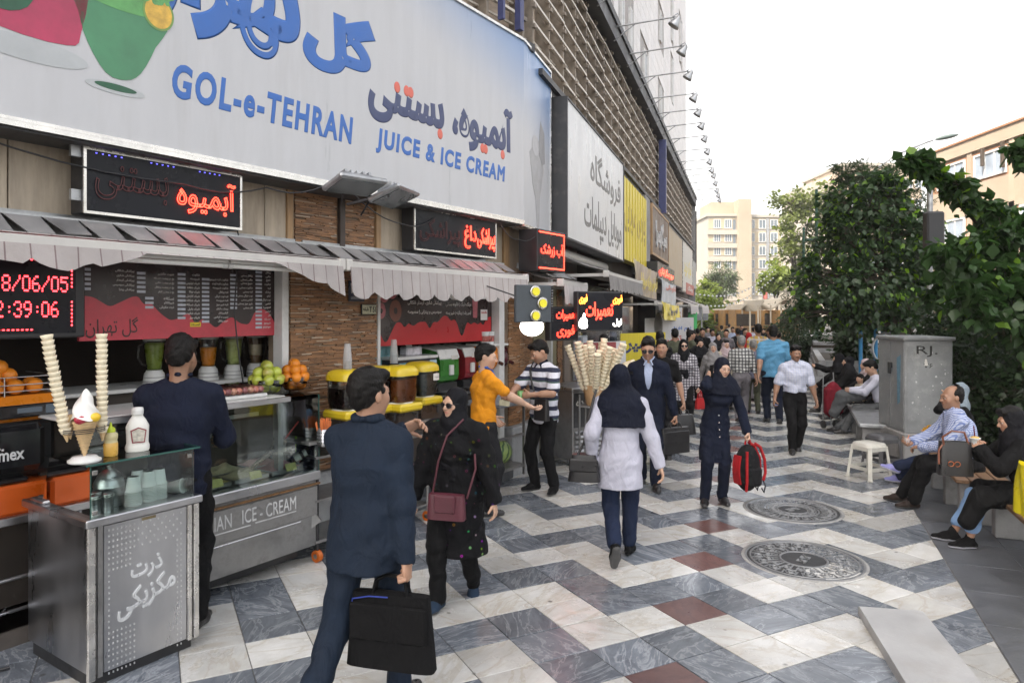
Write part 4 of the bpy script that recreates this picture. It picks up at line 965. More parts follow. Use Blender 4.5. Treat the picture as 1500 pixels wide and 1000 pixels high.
g=MB();g.lathe([(.086,.115),(.082,.135),(.06,.185),(.03,.21),(.012,.215),(.012,.225),(.018,.235),(0,.24)],n=24);g.build('lid',M_steel,t)
t=thing('steel_tray','flat steel lid tray at the back corner of the kiosk','tray',KP(-.0,.62,KH),F1.rz);g=MB();g.bb(.0,.2,-.08,.1,.0,.02,bev=.006);g.bb(.02,.16,-.05,.05,.02,.035,bev=.006);g.build('tray',M_ss,t)
t=thing('squeeze_bottle','yellow sauce bottle with lime green nozzle on the glass shelf','bottle',KP(.20,.16,GZ))
g=MB();g.lathe([(.034,0),(.038,.008),(.038,.07),(.031,.085),(.036,.10),(.036,.125),(.022,.135),(.022,.14)],n=20);g.build('bottle',mat('yellow_bottle',(.62,.36,.07),.3,var=.1,trans=0,coat=.3),t)
g=MB();g.lathe([(.0375,.078),(.0325,.0875),(.037,.1),(.037,.126),(.023,.137),(.023,.14)],n=20);g.build('clear_shoulder',mat('milky_plastic',(.50,.44,.24),.35,var=.05),t)
g=MB();g.lathe([(.024,.138),(.024,.156),(.018,.163),(.008,.17),(.004,.195),(0,.196)],n=16);g.build('nozzle',mat('lime_cap',(.42,.52,.02),.4,var=.05),t)
t=thing('sauce_bottle','white flat sauce bottle with keystone label on the glass shelf','bottle',KP(.36,.17,GZ),F1.rz-R(20))
prof=[(.060,0),(.066,.01),(.066,.03),(.060,.045),(.062,.10),(.064,.135),(.045,.17),(.032,.185),(.030,.195),(.030,.20)]
g=MB();g.lathe([(r,z*1.12)for r,z in prof],n=28,sy=.62);g.build('bottle',mat('cream_bottle',(.68,.67,.62),.35,var=.06,coat=.2),t)
g=MB();g.lathe([(.033,.222),(.034,.245),(.031,.262),(0,.265)],n=20);g.build('cap',M_wplas,t)
g=MB();ks=[(-.034,.055),(.034,.055),(.043,.13),(.0,.148),(-.043,.13)];g.prism(ks,-.0425,-.034);g.build('label_border',mat('label_maroon',(.22,.04,.05),.5),t)
g=MB();g.prism([(x*.84,.1+(z-.1)*.84)for x,z in ks],-.0445,-.04);lb=g.build('label',mat('label_print',(.50,.47,.40),.5,var=.45,scale=45),t)
sw=thing('ice_cream_model','giant plastic soft serve cone model on a white base','cone model',KP(.03,.10,GZ),F1.rz)
g=MB();g.lathe([(.075,0),(.083,.004),(.083,.016),(.07,.022),(.06,.034),(0,.036)],n=28);g.build('base',M_wplas,sw)
g=MB();g.lathe([(.006,.034),(.058,.215),(.064,.222),(.060,.23),(0,.23)],n=24)
g.build('cone',M_cone,sw);g=MB()
for q in range(9):
 z0=.05+q*.019;g.lathe([(.008+(z0-.034)*.292,z0),(.0105+(z0-.034)*.292,z0+.003),(.009+(z0-.03)*.292,z0+.006)],n=24)
g.build('wafer_ridge',M_cone,sw)
vs=[];M_soft=mat('soft_serve',(.70,.69,.66),.4,var=.06,coat=.2)
def swirl(u,v):
 a=u*6.2832;z=.245+v*.165;r=.073*(1-v)**.72*(1+.13*math.cos(3*a+9*v))+.001;return(r*math.cos(a)+.008*v,r*math.sin(a),z-.012*math.sin(3*a+9*v)*(1-v))
g=MB();g.grid(40,22,swirl);g.build('soft_serve',M_soft,sw)
g=MB();g.ball((.03,-.045,.25),(.035,.03,.028),14);g.build('yellow_scoop',mat('scoop_yellow',(.72,.46,.02),.35,coat=.3),sw);g=MB();g.ball((-.035,-.035,.245),(.035,.03,.028),14);g.build('red_scoop',mat('scoop_red',(.45,.02,.05),.35,coat=.3),sw)
g=MB()
for zz in(.17,.18,.19):
 g.tube([(.085*math.cos(a/24*6.2832)*1.25,.07*math.sin(a/24*6.2832),zz)for a in range(24)],.0025,5,closed=True)
g.build('wire_holder',M_black,sw)
def conestack(base,top,n,label,r=.032,grp='wafer cone stacks beside the giant cone',cone=True,cat='wafer cones'):
 b,t_=Vector(base),Vector(top);d=(t_-b);L=d.length;t=thing('cone_stack',label,cat,b,0,grp);q=d.to_track_quat('Z','Y').to_matrix();t.rotation_euler=q.to_euler()
 h=L/(n+1.2)
 g=MB();g.lathe([(.004,0),(r*.66,h*2.2)],n=12);g.build('cone_tip',M_cone,t)
 for i in range(n):
  z=h*1.7+i*h*.96;ox,oy=random.uniform(-.002,.002),random.uniform(-.002,.002)
  g=MB();g.lathe([(r*.70,z-h*.1),(r*.82,z+h*.35),(r*.86,z+h*.4),(r,z+h*.95),(r*.93,z+h*.97),(r*.8,z+h*.5)],(ox,oy,0),14);g.build('wafer_cup',M_cup,t)
 return t
B1=KP(-.045,.13,GZ+.10);conestack(B1+Vector((0,0,.02)),KP(-.15,.13,GZ+.72),19,'leaning stack of wafer cups left of the giant cone')
B2=KP(.135,.12,GZ+.10);conestack(B2,KP(.13,.12,GZ+.72),19,'upright stack of wafer cups right of the giant cone')
for x,lab,tl in((-.02,'rolled sugar cone between left wafer stack and giant cone',-.03),(.09,'rolled sugar cone behind the giant cone',.02)):
 t=thing('sugar_cone',lab,'wafer cone',KP(x,.15,GZ+.13));g=MB();g.lathe([(.003,0),(.040,.12),(.043,.135),(.036,.13)],n=14,rot=Ry(tl*200));g.build('cone',M_cone,t)
JX,JY=F1.px(98,y=.05),.05
jr=thing('steel_rack','low steel rack under the orange juicer','rack',F1.P(JX-.98,JY-.02),F1.rz)
g=MB();g.bb(0,1.12,-.06,.62,.76,.81,bev=.005);g.build('shelf',M_ss,jr)
for x in(.03,1.08):
 for y in(-.03,.58):g=MB();g.cyl((x,y,.0),(x,y,.76),.017,n=8);g.build('leg',M_ss,jr)
for z in(.22,.42):g=MB();g.cyl((.03,-.03,z),(1.08,-.03,z),.013,n=8);g.build('rail',M_ss,jr)
M_or=mat('orange_plastic',(.62,.19,.012),.35,var=.08,coat=.25);M_or2=mat('orange_tray',(.52,.085,.008),.35,var=.12,coat=.2);M_bgl=mat('black_gloss',(.012,.012,.014),.12,var=.3,coat=.5)
j=thing('juicer','large orange and black juicing machine with oranges on top','juicer',F1.P(JX-.95,JY,.81),F1.rz)
def rbox(g,x0,x1,y0,y1,z0,z1,b=.03,mat=0):g.bb(x0,x1,y0,y1,z0,z1,mat,bev=b)
g=MB();rbox(g,.0,.90,.04,.55,.22,.58,.03);g.build('body',M_black,j)
g=MB();rbox(g,.06,.82,-.03,.06,.26,.565,.04);g.build('front_cover',M_bgl,j)
g=MB();rbox(g,-.02,.95,.0,.58,.575,.74,.05);g.build('hood',M_or,j)
g=MB();rbox(g,.50,.90,-.008,.02,.60,.69,.02);g.build('control_panel',M_bgl,j);g=MB();rbox(g,.82,.885,-.013,.0,.615,.675,.008);rbox(g,.66,.80,-.012,.0,.63,.665,.004);g.build('display',mat('lcd',(.10,.13,.16),.2),j)
lettering('zumex',mat('logo_white',(.6,.6,.6),.4),(.47,.69,.345,.40),-.032,j,bold=.02);g=MB();g.box((.535,-.034,.418),(.012,.004,.012));g.box((.553,-.034,.425),(.012,.004,.012));g.box((.571,-.034,.418),(.012,.004,.012));g.build('logo_dot',MATS['logo_white'],j)
for a,b in((-.05,.44),(.46,.92)):g=MB();rbox(g,a,b,-.05,.5,.0,.19,.02);g.build('peel_tray',M_or2,j)
g=MB();rbox(g,.2,.72,-.02,.3,.195,.225,.01);g.build('spout_shelf',M_bgl,j)
g=MB()
for z in(.77,.81,.86):
 g.tube([(.0,.02,z),(.90,.02,z)],.004,5);g.tube([(.9,.02,z),(.9,.5,z)],.004,5)
for x in(.0,.3,.6,.9):g.cyl((x,.02,.74),(x,.02,.86),.004,n=5)
g.build('wire_basket',M_steel,j)
M_orange=mat('orange_peel',(.70,.22,.015),.45,var=.15,scale=6,bump=.25,bscale=150,obj_rand=.12)
proto=None
def fruit(name,label,cat,loc,r,m,grp,squash=.95):
 t=MB();t.ball((0,0,0),(r,r,r*squash),12,wob=.02,seed=int(loc.x*1e4)%999);o=t.build(name,m);tag(o,label,cat,grp);o.location=loc;o.rotation_euler=(random.uniform(0,3),random.uniform(0,3),0);return o
k2=0
for r_,(z,n,x0)in enumerate(((.775,8,.05),(.775,8,.07),(.845,5,.25),(.90,2,.5))):
 for q in range(n):
  fruit('orange','orange heaped in the wire basket on the juicer','orange',F1.P(JX-.95+x0+q*.105+random.uniform(-.01,.01),JY+(.08+(r_%2)*.1 if r_<2 else .13)+random.uniform(-.01,.01),.81+z+.02),.052,M_orange,'oranges on the juicer')
t=thing('cable','black and cream power cables lying beside the kiosk','cable',KP(-.1,.9));g=MB();g.tube([(-.25,-.1,.012),(-.3,-.25,.012),(-.22,-.38,.012),(-.05,-.42,.012),(.1,-.36,.012)],.008,6);g.build('cord',mat('cream_cord',(.35,.32,.24),.5),t)
g=MB();g.tube([(-.1,.2,.2),(-.14,.05,.06),(-.12,-.1,.012),(-.02,-.22,.012),(.1,-.24,.012),(.2,-.18,.02)],.009,6);g.build('cord',M_black,t)
CX=F1.px(466,y=-.42)
bt=thing('back_counter','dark counter carrying the blenders behind the display case','counter',F1.P(CX-1.9,.42),F1.rz);g=MB();g.bb(-.1,1.86,0,.5,.1,1.47);g.build('body',M_inwall,bt);g=MB();g.bb(-.12,1.86,-.06,.5,1.47,1.50,bev=.005);g.build('top',M_wplas,bt)
BT=1.50
def blender_jug(px,liquid,lvl,label,sx=1.0,lid=M_wplas,layers=None):
 x=F1.px(px,y=.55);t=thing('blender',label,'blender',F1.P(x,.55,BT),F1.rz,'blenders on the back counter')
 g=MB();g.lathe([(.085,0),(.085,.02),(.075,.09),(.062,.105),(.06,.115)],n=20);g.build('base',M_wplas,t)
 g=MB();g.lathe([(.086,.022),(.087,.027),(.084,.032)],n=20,cap=False);g.lathe([(.081,.055),(.082,.06),(.079,.063)],n=20,cap=False);g.build('base_ring',mat('grey_plastic',(.32,.32,.31),.4),t)
 H=.235;z0=.118;rr=lambda z:.052+(.078-.052)*min(1,(z-z0)/H)**.8
 zs=[z0+H*i/8 for i in range(9)]
 g=MB();g.lathe([(rr(z)+.003,z)for z in zs],n=20,cap=False);g.build('jug',M_gl2,t)
 lay=layers or[(0,lvl,liquid)]
 for a,b,m in lay:
  g=MB();zz=[z0+.003+H*(a+(b-a)*i/6)for i in range(7)];g.lathe([(0,zz[0])]+[(rr(z)-.002,z)for z in zz]+[(0,zz[-1])],n=20);g.build('juice',m,t)
 g=MB();g.tube([(-.08,0,z0+H*.9),(-.125,0,z0+H*.85),(-.13,0,z0+H*.45),(-.1,0,z0+H*.2),(-.06,0,z0+H*.15)],.008,6);g.build('handle',M_gl2,t)
 g=MB();g.lathe([(.083,z0+H),(.084,z0+H+.014),(.05,z0+H+.02),(0,z0+H+.022)],n=20);g.build('lid',lid,t)
 g=MB();g.bb(.055,.075,-.06,-.05,.03,.06);g.build('switch',M_black,t)
jm=lambda n,c:mat(n,c,.3,var=.25,scale=14)
blender_jug(226,jm('juice_kiwi',(.20,.27,.035)),.92,'blender of mottled green juice nearest the shopman')
blender_jug(305,jm('juice_orange',(.60,.22,.01)),.68,'blender of orange juice right of the shopman')
blender_jug(342,jm('juice_melon',(.42,.47,.17)),.95,'blender of pale green melon juice')
blender_jug(375,None,1,'blender with layered cream and brown shake',layers=[(0,.3,jm('shake_brown',(.16,.09,.04))),(.3,.72,jm('shake_cream',(.50,.42,.30))),(.72,.96,jm('shake_choc',(.17,.10,.06)))])
blender_jug(403,jm('juice_dark',(.03,.008,.018)),.97,'blender of dark berry juice with pink rim',lid=mat('pink_lid',(.45,.20,.25),.4))
CW=1.86;dc=thing('display_case','steel and glass Italian ice cream display case','display case',F1.P(CX-CW,-.42),F1.rz)
g=MB()
g.prism([(0,.15),(0.0,.33),(-.0,.70),(.0,.78),(.62,.78),(.62,.15)],0,CW,fn=lambda y,z,x:(x,y,z));g.build('body',M_ssd,dc)
g=MB();g.bb(0,CW+.012,-.022,.0,.69,.765,bev=.008);g.build('front_lip',M_ss,dc);g=MB();g.bb(0,CW,-.028,-.018,.655,.672);g.build('brown_strip',mat('strip_brown',(.16,.08,.03),.5,var=.6,scale=60),dc)
g=MB();g.bb(0,CW-.02,-.016,.0,.40,.645,bev=.004);g.build('name_panel',M_ssd,dc)
lettering('ITALIAN   ICE - CREAM',mat('letters_silver',(.58,.58,.58),.4,metal=.3),(.72,1.62,.50,.605),-.017,dc,bold=.0,depth=.002);g=MB();g.bb(.72,1.20,-.020,-.016,.472,.48);g.bb(1.24,1.62,-.020,-.016,.478,.486);g.build('underline',MATS['letters_silver'],dc)
for i in range(4):g=MB();g.box((CW/2-.08,.03+i*.035,.375-i*.05),(CW-.2,.06,.030),0,Rx(-32));g.build('louvre',M_ss,dc)
g=MB();g.bb(.05,CW-.1,.14,.6,.04,.16);g.build('base',M_black,dc)
g=MB();g.bar((CW-.02,-.01,.40),(CW-.30,.25,.12),.05,.12);g.build('corner_strut',M_ssd,dc)
g=MB();g.bb(0,CW,-.012,-.006,.768,1.37);g.bb(CW-.008,CW-.002,.0,.58,.78,1.40)
g.build('glass_screen',M_gl,dc)
g=MB();g.bb(CW-.004,CW+.002,-.014,-.004,.768,1.40);g.bb(CW-.004,CW+.002,-.0,.58,1.397,1.403);g.bb(CW-.004,CW+.002,.575,.585,.78,1.40);g.build('glass_edge',M_glass_edge,dc)
g=MB();g.bb(-.02,CW-.30,.04,.62,1.395,1.415,bev=.003);g.build('top_shelf',M_wplas,dc);g=MB();g.bb(-.02,CW-.29,-.02,.04,1.37,1.41,bev=.004);g.bb(CW-.36,CW-.31,.05,.10,.8,1.39);g.build('glass_frame',M_ss,dc)
g=MB();g.bb(CW-.30,CW,-.01,.6,1.398,1.404);g.build('glass_top',M_gl,dc)
g=MB();g.bb(.02,CW-.02,.57,.61,.78,1.39);g.build('back_panel',M_inwall,dc);g=MB();g.box((CW*.5,.35,1.25),(1.2,.02,.03),0);g.bar((.6,.5,1.3),(1.3,.5,1.1),.03);g.bar((.6,.5,1.1),(1.2,.5,1.1),.03);g.build('sliding_frame',M_ssd,dc)
gel=[('gelato_violet',(.17,.11,.20)),('gelato_cream',(.50,.45,.30)),('gelato_mint',(.40,.50,.40)),('gelato_caramel',(.40,.26,.10)),('gelato_pink',(.50,.25,.27)),('gelato_white',(.58,.56,.50)),('gelato_banana',(.55,.47,.2)),('gelato_choc',(.10,.05,.03))]
n=0
for rrow in range(2):
 for c in range(5):
  nm,col=gel[(n*3+rrow)%8];x=.12+c*.33;y=.05+rrow*.26;rnd=random.Random(n)
  t=thing('gelato_tub','steel tub of %s ice cream, %s row, %s from the glass end'%(nm[7:].replace('choc','chocolate'),('front','back')[rrow],('fifth','fourth','third','second','first')[c]),'ice cream tub',F1.P(CX-CW+x,-.42+y,.785),F1.rz,'gelato tubs in the case')
  g=MB();g.bb(0,.31,0,.24,0,.035,bev=.005);g.build('tub',M_ss,t)
  def top(u,v,rnd=rnd,n=n):return(.012+u*.286,.012+v*.216,.036+(.045*math.sin(math.pi*u)*math.sin(math.pi*v))+.018*math.sin(u*11+n)*math.sin(v*9+n*2)*math.sin(math.pi*u)*math.sin(math.pi*v))
  g=MB();g.grid(14,10,top);g.build('ice_cream',mat(nm,col,.55,var=.2,scale=18,bump=.5,bscale=40),t)
  if rrow==0:g=MB();g.box((.17,-.018,.05),(.10,.004,.06),0,Rx(-25));g.build('price_card',mat('card_yellow',(.55,.53,.2),.6,var=.2,scale=40),t)
  n+=1
t=thing('price_card','small orange price card standing at the back of the case','card',F1.P(CX-.95,.0,1.02),F1.rz);g=MB();g.bb(0,.12,0,.006,0,.085);g.build('card',mat('card_orange',(.55,.33,.02),.6),t);lettering('بستنی',M_black,(.02,.10,.02,.06),-.001,t)
M_jbr=mat('spread_brown',(.035,.014,.008),.25,var=.2);M_jlab=mat('jar_label',(.60,.58,.54),.5,var=.15)
def spreadjar(loc,rx,rz,label,lidm=M_wplas):
 t=thing('spread_jar',label,'jar',loc,rz,'chocolate spread jars');t.rotation_euler=(rx,0,rz)
 g=MB();g.lathe([(0,0),(.036,0),(.040,.006),(.041,.08),(.036,.095),(.032,.10)],n=20,sy=.8);g.build('jar',M_jbr,t);g=MB();g.lathe([(.035,.10),(.036,.125),(.033,.13),(0,.131)],n=20,sy=.8);g.build('lid',lidm,t)
 g=MB();g.lathe([(.0405,.022),(.0415,.024),(.0415,.072),(.0405,.074)],n=20,sy=.81);l=g.build('label',M_jlab,t);lettering('nutella',M_mred2,(-.03,.03,.04,.058),-.0345,l,bold=.02,res=1,depth=.0006)
spreadjar(F1.P(CX-.17,-.30,.86),R(62),F1.rz+R(60),'chocolate spread jar lying tilted by the ice cream scoop');spreadjar(F1.P(CX+.03,-.12,.96),R(48),F1.rz+R(65),'chocolate spread jar fixed outside the end glass')
t=thing('ice_cup','printed milkshake cup with domed lid and green straw in the case','cup',F1.P(CX-.07,-.22,.80));g=MB();g.lathe([(.028,0),(.038,.10),(.040,.103)],n=18);g.build('cup',mat('cow_print',(.5,.5,.5),.4,var=.9,scale=16),t);g=MB();g.lathe([(.040,.103),(.034,.13),(.012,.14),(0,.14)],n=18);g.build('lid',M_gl2,t);g=MB();g.cyl((0,0,.1),(.005,-.01,.24),.005,n=6);g.build('straw',mat('straw_green',(.3,.6,.05),.4),t)
t=thing('wafer_shaker','long sprinkle covered wafer with red tip laid across the tubs','wafer',F1.P(CX-.55,-.28,.86),F1.rz);g=MB();g.cyl((0,0,0),(.34,.03,.17),.016,.03,n=10);g.build('stick',mat('sprinkles',(.3,.22,.18),.6,var=.9,scale=60),t);g=MB();g.cyl((.34,.03,.17),(.5,.05,.30),.006,n=6);g.build('red_tip',mat('red_plastic',(.5,.02,.02),.4),t)
M_bowl=glass('bowl_glass',(.95,.97,.96),.03,.06)
def bowl(px,y,r,m,name,label,flabel,grp,n,fr,var=None,sq=.95):
 x=F1.px(px,y=y);z=1.416;t=thing('glass_bowl',label,'bowl',F1.P(x,y,z));g=MB();g.lathe([(.05,0),(.08,.01),(r*.85,.06),(r,.12),(r-.004,.12),(r*.84,.062)],n=24);g.build('bowl',M_bowl,t)
 pts=[]
 for lv,(cnt,rad,zz)in enumerate(((4,r*.45,.045),(7,r*.72,.105),(5,r*.5,.165),(2,r*.2,.215))):
  for q in range(cnt):
   a=6.28*q/cnt+lv*.7;o=fruit(name,flabel,name,F1.P(x,y,z)+Vector((rad*math.cos(a),rad*math.sin(a),zz+.012)),fr,m,grp,sq)
bowl(391,-.16,.145,mat('apple_green',(.40,.46,.06),.3,var=.3,scale=4,coat=.3,obj_rand=.08,dirt=((.50,.30,.12),5,.6)),'apple','glass bowl heaped with green apples on the case','green apple heaped in the glass bowl','green apples in the bowl',18,.048)
bowl(431,-.14,.125,M_orange,'orange','glass bowl heaped with oranges on the case','orange heaped in the glass bowl','oranges in the bowl',18,.047)
t=thing('fruit_platter','wrapped platter of sliced pink fruit bars on the case','platter',F1.P(F1.px(340,y=-.2)-.02,-.2,1.416),F1.rz);g=MB();g.bb(-.30,.26,-.12,.14,.0,.03,bev=.01);g.build('tray',M_wplas,t)
for q in range(11):
 for rr in range(2):g=MB();g.box((-.26+q*.048,-.05+rr*.12,.06),(.05,.10,.05),0,Matrix.Rotation(R(25+random.uniform(-9,9)),3,'Y'),bev=.014);g.build('fruit_piece',mat('fruit_pink%d'%(q%3),((.45,.16,.12),(.28,.10,.10),(.5,.25,.17))[q%3],.35,var=.4,scale=30,coat=.3),t)
g=MB();g.grid(16,8,lambda u,v:(-.30+u*.56,-.12+v*.26,.035+.075*min(1,4*min(u,1-u))*min(1,4*min(v,1-v))+.006*math.sin(u*40+v*13)));g.build('cling_film',glass('cling_film',(.97,.97,.97),.12,.2),t)
DX=F1.px(470,y=-.5);dcrt=thing('drinks_cart','wheeled metal drinks cart with yellow dispenser shelf','cart',F1.P(DX,-.42),F1.rz)
M_yel=mat('yellow_plastic',(.58,.42,.02),.35,var=.1,coat=.15)
CL=1.45
for x in(.03,CL*.5,CL-.03):
 for y in(.0,.38):g=MB();g.cyl((x,y,.08),(x,y,1.02),.014,n=8);g.build('leg',M_black if x<.1 else M_ssd,dcrt)
for z,m in((.16,M_ssd),(.50,M_ssd),(.86,M_ssd)):g=MB();g.bb(0,CL,-.02,.40,z,z+.02);g.build('shelf',m,dcrt)
g=MB();g.bb(-.1,CL,-.06,.42,.995,1.02,bev=.004);g.build('top',M_ssd,dcrt)
for x in(.03,CL*.5,CL-.03):g=MB();g.cyl((x-.02,.0,.05),(x+.02,.0,.05),.05,n=16);w=g.build('wheel',mat('orange_wheel',(.55,.12,.01),.5),dcrt);g=MB();g.cyl((x-.022,.0,.05),(x+.022,.0,.05),.022,n=10);g.build('hub',M_steel,w)
g=MB()
for q in range(26):g.box((.78+(q%13)*.022,-.022,.28+(q//13)*.0),(.006,.004,.22))
for q in range(10):g.box((.92,-.022,.3+q*.05),(.30,.004,.012))
g.build('perforated_guard',M_steel,dcrt)
def dispenser(px,y,drink,lvl,label,tag_=True,w=.27,d=.27,note=True):
 x=F1.px(px,y=y);t=thing('drink_dispenser',label,'dispenser',F1.P(x,y,1.02),F1.rz,'yellow topped drink dispensers')
 g=MB();g.bb(-w/2-.02,w/2+.02,-.17,.15,.14,.215,bev=.02);g.build('base',M_yel,t);g=MB();g.bb(-w/2,w/2,-.12,.13,.0,.14);g.build('pedestal',mat('smoke_plastic',(.035,.025,.02),.3),t)
 g=MB();g.lathe([(w/2*.97,.215),(w/2*.97,.225)],n=24);g.build('ring',M_wplas,t)
 def sq(u,r):
  a=2*math.pi*u;c,s_=math.cos(a),math.sin(a);k=(abs(c)**5+abs(s_)**5)**(-.2);return r*c*k,r*s_*k
 H=.25;g=MB();g.grid(32,6,lambda u,v:(*sq(u,w/2*(.88+.12*min(1,v*3))),.222+H*v));g.build('tank',M_gl2,t)
 g=MB();g.grid(32,6,lambda u,v:(*sq(u,(w/2-.006)*(.88+.12*min(1,v*lvl*3))),.224+H*v*lvl));g.grid(32,1,lambda u,v:(*sq(u,(w/2-.006)*v),.224+H*lvl));g.build('drink',drink,t)
 g=MB();g.grid(32,8,lambda u,v:(*sq(u,(w/2+.012)*math.cos(v*math.pi/2)**.45),.222+H+.02*(v>0)+.075*math.sin(v*math.pi/2)));g.build('lid',M_yel,t)
 if note:g=MB();g.bb(.03,.115,-w/2-.005,-w/2-.001,.222+H*.62,.222+H*.9);nn=g.build('paper_note',M_jlab,t);lettering('شربت',M_black,(.045,.105,.222+H*.7,.222+H*.82),-w/2-.006,nn,res=1,depth=.0004)
 g=MB();g.cyl((0,-.17,.13),(0,-.23,.13),.014,n=10);g.cyl((0,-.215,.13),(0,-.215,.07),.012,n=8);g.build('tap',M_black,t)
 return t
dispenser(508,-.40,jm('drink_black',(.012,.006,.005)),.72,'yellow dispenser of near black drink at the pillar end of the cart')
dispenser(553,-.34,jm('drink_black',(.02,.006,.005)),.8,'yellow dispenser mostly hidden behind the man in the blue suit',note=False)
dispenser(585,-.46,jm('drink_amber',(.17,.045,.008)),.86,'yellow dispenser of amber drink in the middle of the cart',note=False)
dispenser(617,-.30,jm('drink_seed',(.05,.06,.062)),.90,'yellow dispenser of grey seed drink with a paper note')
def clearcups(loc,n,label,r=.04):
 t=thing('cup_stack',label,'cups',loc,0,'clear cup stacks');g=MB()
 M_cl=mat('clear_plastic',(.55,.56,.56),.2,var=.1,alpha=.45)
 g.lathe([(r*.68,.14+n*.012),(r*.70,.14+n*.012-.01),(r,n*.012)],n=16);g.build('cup',M_cl,t)
 for q in range(n):g=MB();g.lathe([(r*.96,q*.012+.012),(r+.002,q*.012+.006),(r,q*.012)],n=16);g.build('cup',M_cl,t)
clearcups(F1.P(F1.px(509,y=-.40),-.40,1.02+.565),7,'tall stack of clear cups on the first dispenser');clearcups(F1.P(F1.px(577,y=-.2),-.2,1.58),8,'stack of clear cups behind the amber dispenser')
t=thing('straw_holder','pierced steel holder full of orange straw spoons','straw holder',F1.P(F1.px(474,y=-.5),-.5,1.02));t.location.z=1.0;g=MB();g.lathe([(.05,-.02),(.055,.12),(.05,.12),(.046,-.02)],n=20);g.build('can',M_ss,t)
g=MB()
for q in range(20):
 for z in range(4):a=q*.314;g.box((.0545*math.cos(a),.0545*math.sin(a),.01+z*.028),(.006,.006,.010))
g.build('hole',M_black,t,'stuff');g=MB()
for q in range(34):a=random.uniform(0,6.28);r=random.uniform(0,.04);l=random.uniform(.17,.215);g.cyl((r*math.cos(a),r*math.sin(a),.05),(1.7*r*math.cos(a),1.7*r*math.sin(a),l),.0045,n=5);
g.build('straw',mat('orange_straw',(.70,.20,.06),.4,island=.15),t,'stuff')
wc=thing('window_counter','dark counter in the middle shop window','counter',F1.P(-2.5,.18),F1.rz);g=MB();g.bb(0,2.0,0,.5,.12,1.10);g.build('body',M_inwall,wc);g=MB();g.bb(-.02,2.02,-.05,.5,1.10,1.13,bev=.004);g.build('top',M_ssd,wc)
t=thing('napkin_box','white tissue box printed with flowers, a tissue pulled up','tissue box',F1.P(F1.px(602,y=.3),.3,1.60),F1.rz);g=MB();g.bb(-.13,.13,-.06,.06,0,.10,bev=.015);g.build('box',mat('tissue_print',(.56,.54,.58),.5,var=.5,scale=14),t)
g=MB();g.grid(10,10,lambda u,v:(-.06+.09*u+(-.05+.12*u)*v*(1-v)*1.2-.05*v,.02*math.sin(u*7+v*4),.095+.16*v*(1-.35*u)),thick=(0,.003,0));g.build('tissue',M_foam,t)
M_bluep=mat('machine_print',(.16,.38,.43),.35,var=.6,scale=7)
t=thing('freezer_box','white topped machine with turquoise printed front beside the dispensers','machine',F1.P(F1.px(612,y=.12),.12,1.13),F1.rz);g=MB();g.bb(-.32,.32,0,.34,.05,.44,bev=.01);g.build('body',M_black,t);g=MB();g.bb(-.30,.20,-.006,.0,.25,.41);g.build('printed_front',M_bluep,t);g=MB();g.bb(-.34,.33,-.02,.36,.44,.475,bev=.008);g.build('top',M_wplas,t);g=MB();g.bb(.20,.31,-.008,.0,.24,.42);g.build('control_panel',mat('panel_blue',(.35,.48,.55),.4),t)
for q in range(4):g=MB();g.box((.255,-.012,.27+q*.035),(.05,.006,.014));g.build('button',M_black,t)
t=thing('freezer_box','second turquoise printed machine deeper in the window by the reed pillar','machine',F1.P(-2.38,.35,1.13),F1.rz);g=MB();g.bb(0,.42,0,.3,.3,.62,bev=.01);g.build('body',M_bluep,t);g=MB();g.bb(-.02,.44,-.02,.3,.24,.30,bev=.005);g.build('shelf',M_wplas,t);g=MB();g.bb(0,.42,0,.3,0,.24);g.build('base',mat('dull_green',(.07,.10,.03),.5),t)
def slush(px,y,col,w,label,z=1.13):
 x=F1.px(px,y=y);t=thing('slush_machine',label,'slush machine',F1.P(x,y,z),F1.rz,'slush machines')
 pr=[(0,.16),(-.02,.22),(-.015,.40),(.03,.50),(.30,.54),(.34,.5),(.34,.14),(.06,.13)]
 g=MB();g.prism(pr,-w/2,w/2,fn=lambda yy,zz,xx:(xx,yy,zz),smooth=False);g.build('bowl',col,t)
 g=MB();g.prism([(-.02,.425),(.02,.52),(.30,.565),(.36,.54),(.36,.50),(.30,.545),(.03,.50),(-.015,.41)],-w/2-.01,w/2+.01,fn=lambda yy,zz,xx:(xx,yy,zz));g.build('lid',M_wplas,t)
 g=MB();g.bb(-w/2,w/2,.0,.36,0,.13,bev=.01);g.build('base',M_black,t);g=MB();g.bb(-w/2-.01,w/2+.01,-.12,.05,.02,.04);g.build('drip_tray',M_steel,t)
 g=MB();g.bb(-.02,.05,-.05,-.015,.22,.34,bev=.008);g.build('tap',M_wplas,t);g=MB();g.bb(w*.1,w*.45,-.022,-.016,.40,.45);g.build('name_label',M_jlab,t)
slush(657,.16,mat('slush_green',(.02,.16,.015),.3,var=.3,scale=3,coat=.3),.34,'slush machine full of bright green drink');slush(688,.20,mat('slush_red',(.22,.012,.02),.3,var=.3,scale=3,coat=.3),.22,'slush machine full of red drink beside the green one')
RX0=F1.px(700,y=-.12);rk=thing('steel_rack','open steel rack with a grey shelf at the shop corner','rack',F1.P(RX0,-.36),F1.rz);RW=.62
for x in(.0,RW):
 for y in(.0,.42):g=MB();g.bb(x-.013,x+.013,y-.013,y+.013,.10,.98);g.build('leg',M_ssd,rk)
for z in(.20,.58):
 for y in(0,.42):g=MB();g.bb(0,RW,y-.012,y+.012,z,z+.03);g.build('rail',M_ssd,rk)
g=MB();g.bb(-.01,RW+.01,0,.44,.225,.235);g.build('mesh_shelf',M_ssd,rk)
g=MB();g.bb(-.03,RW+.14,-.10,.46,.98,1.03,bev=.008);g.build('top_shelf',mat('grey_formica',(.22,.24,.26),.4,var=.2),rk)
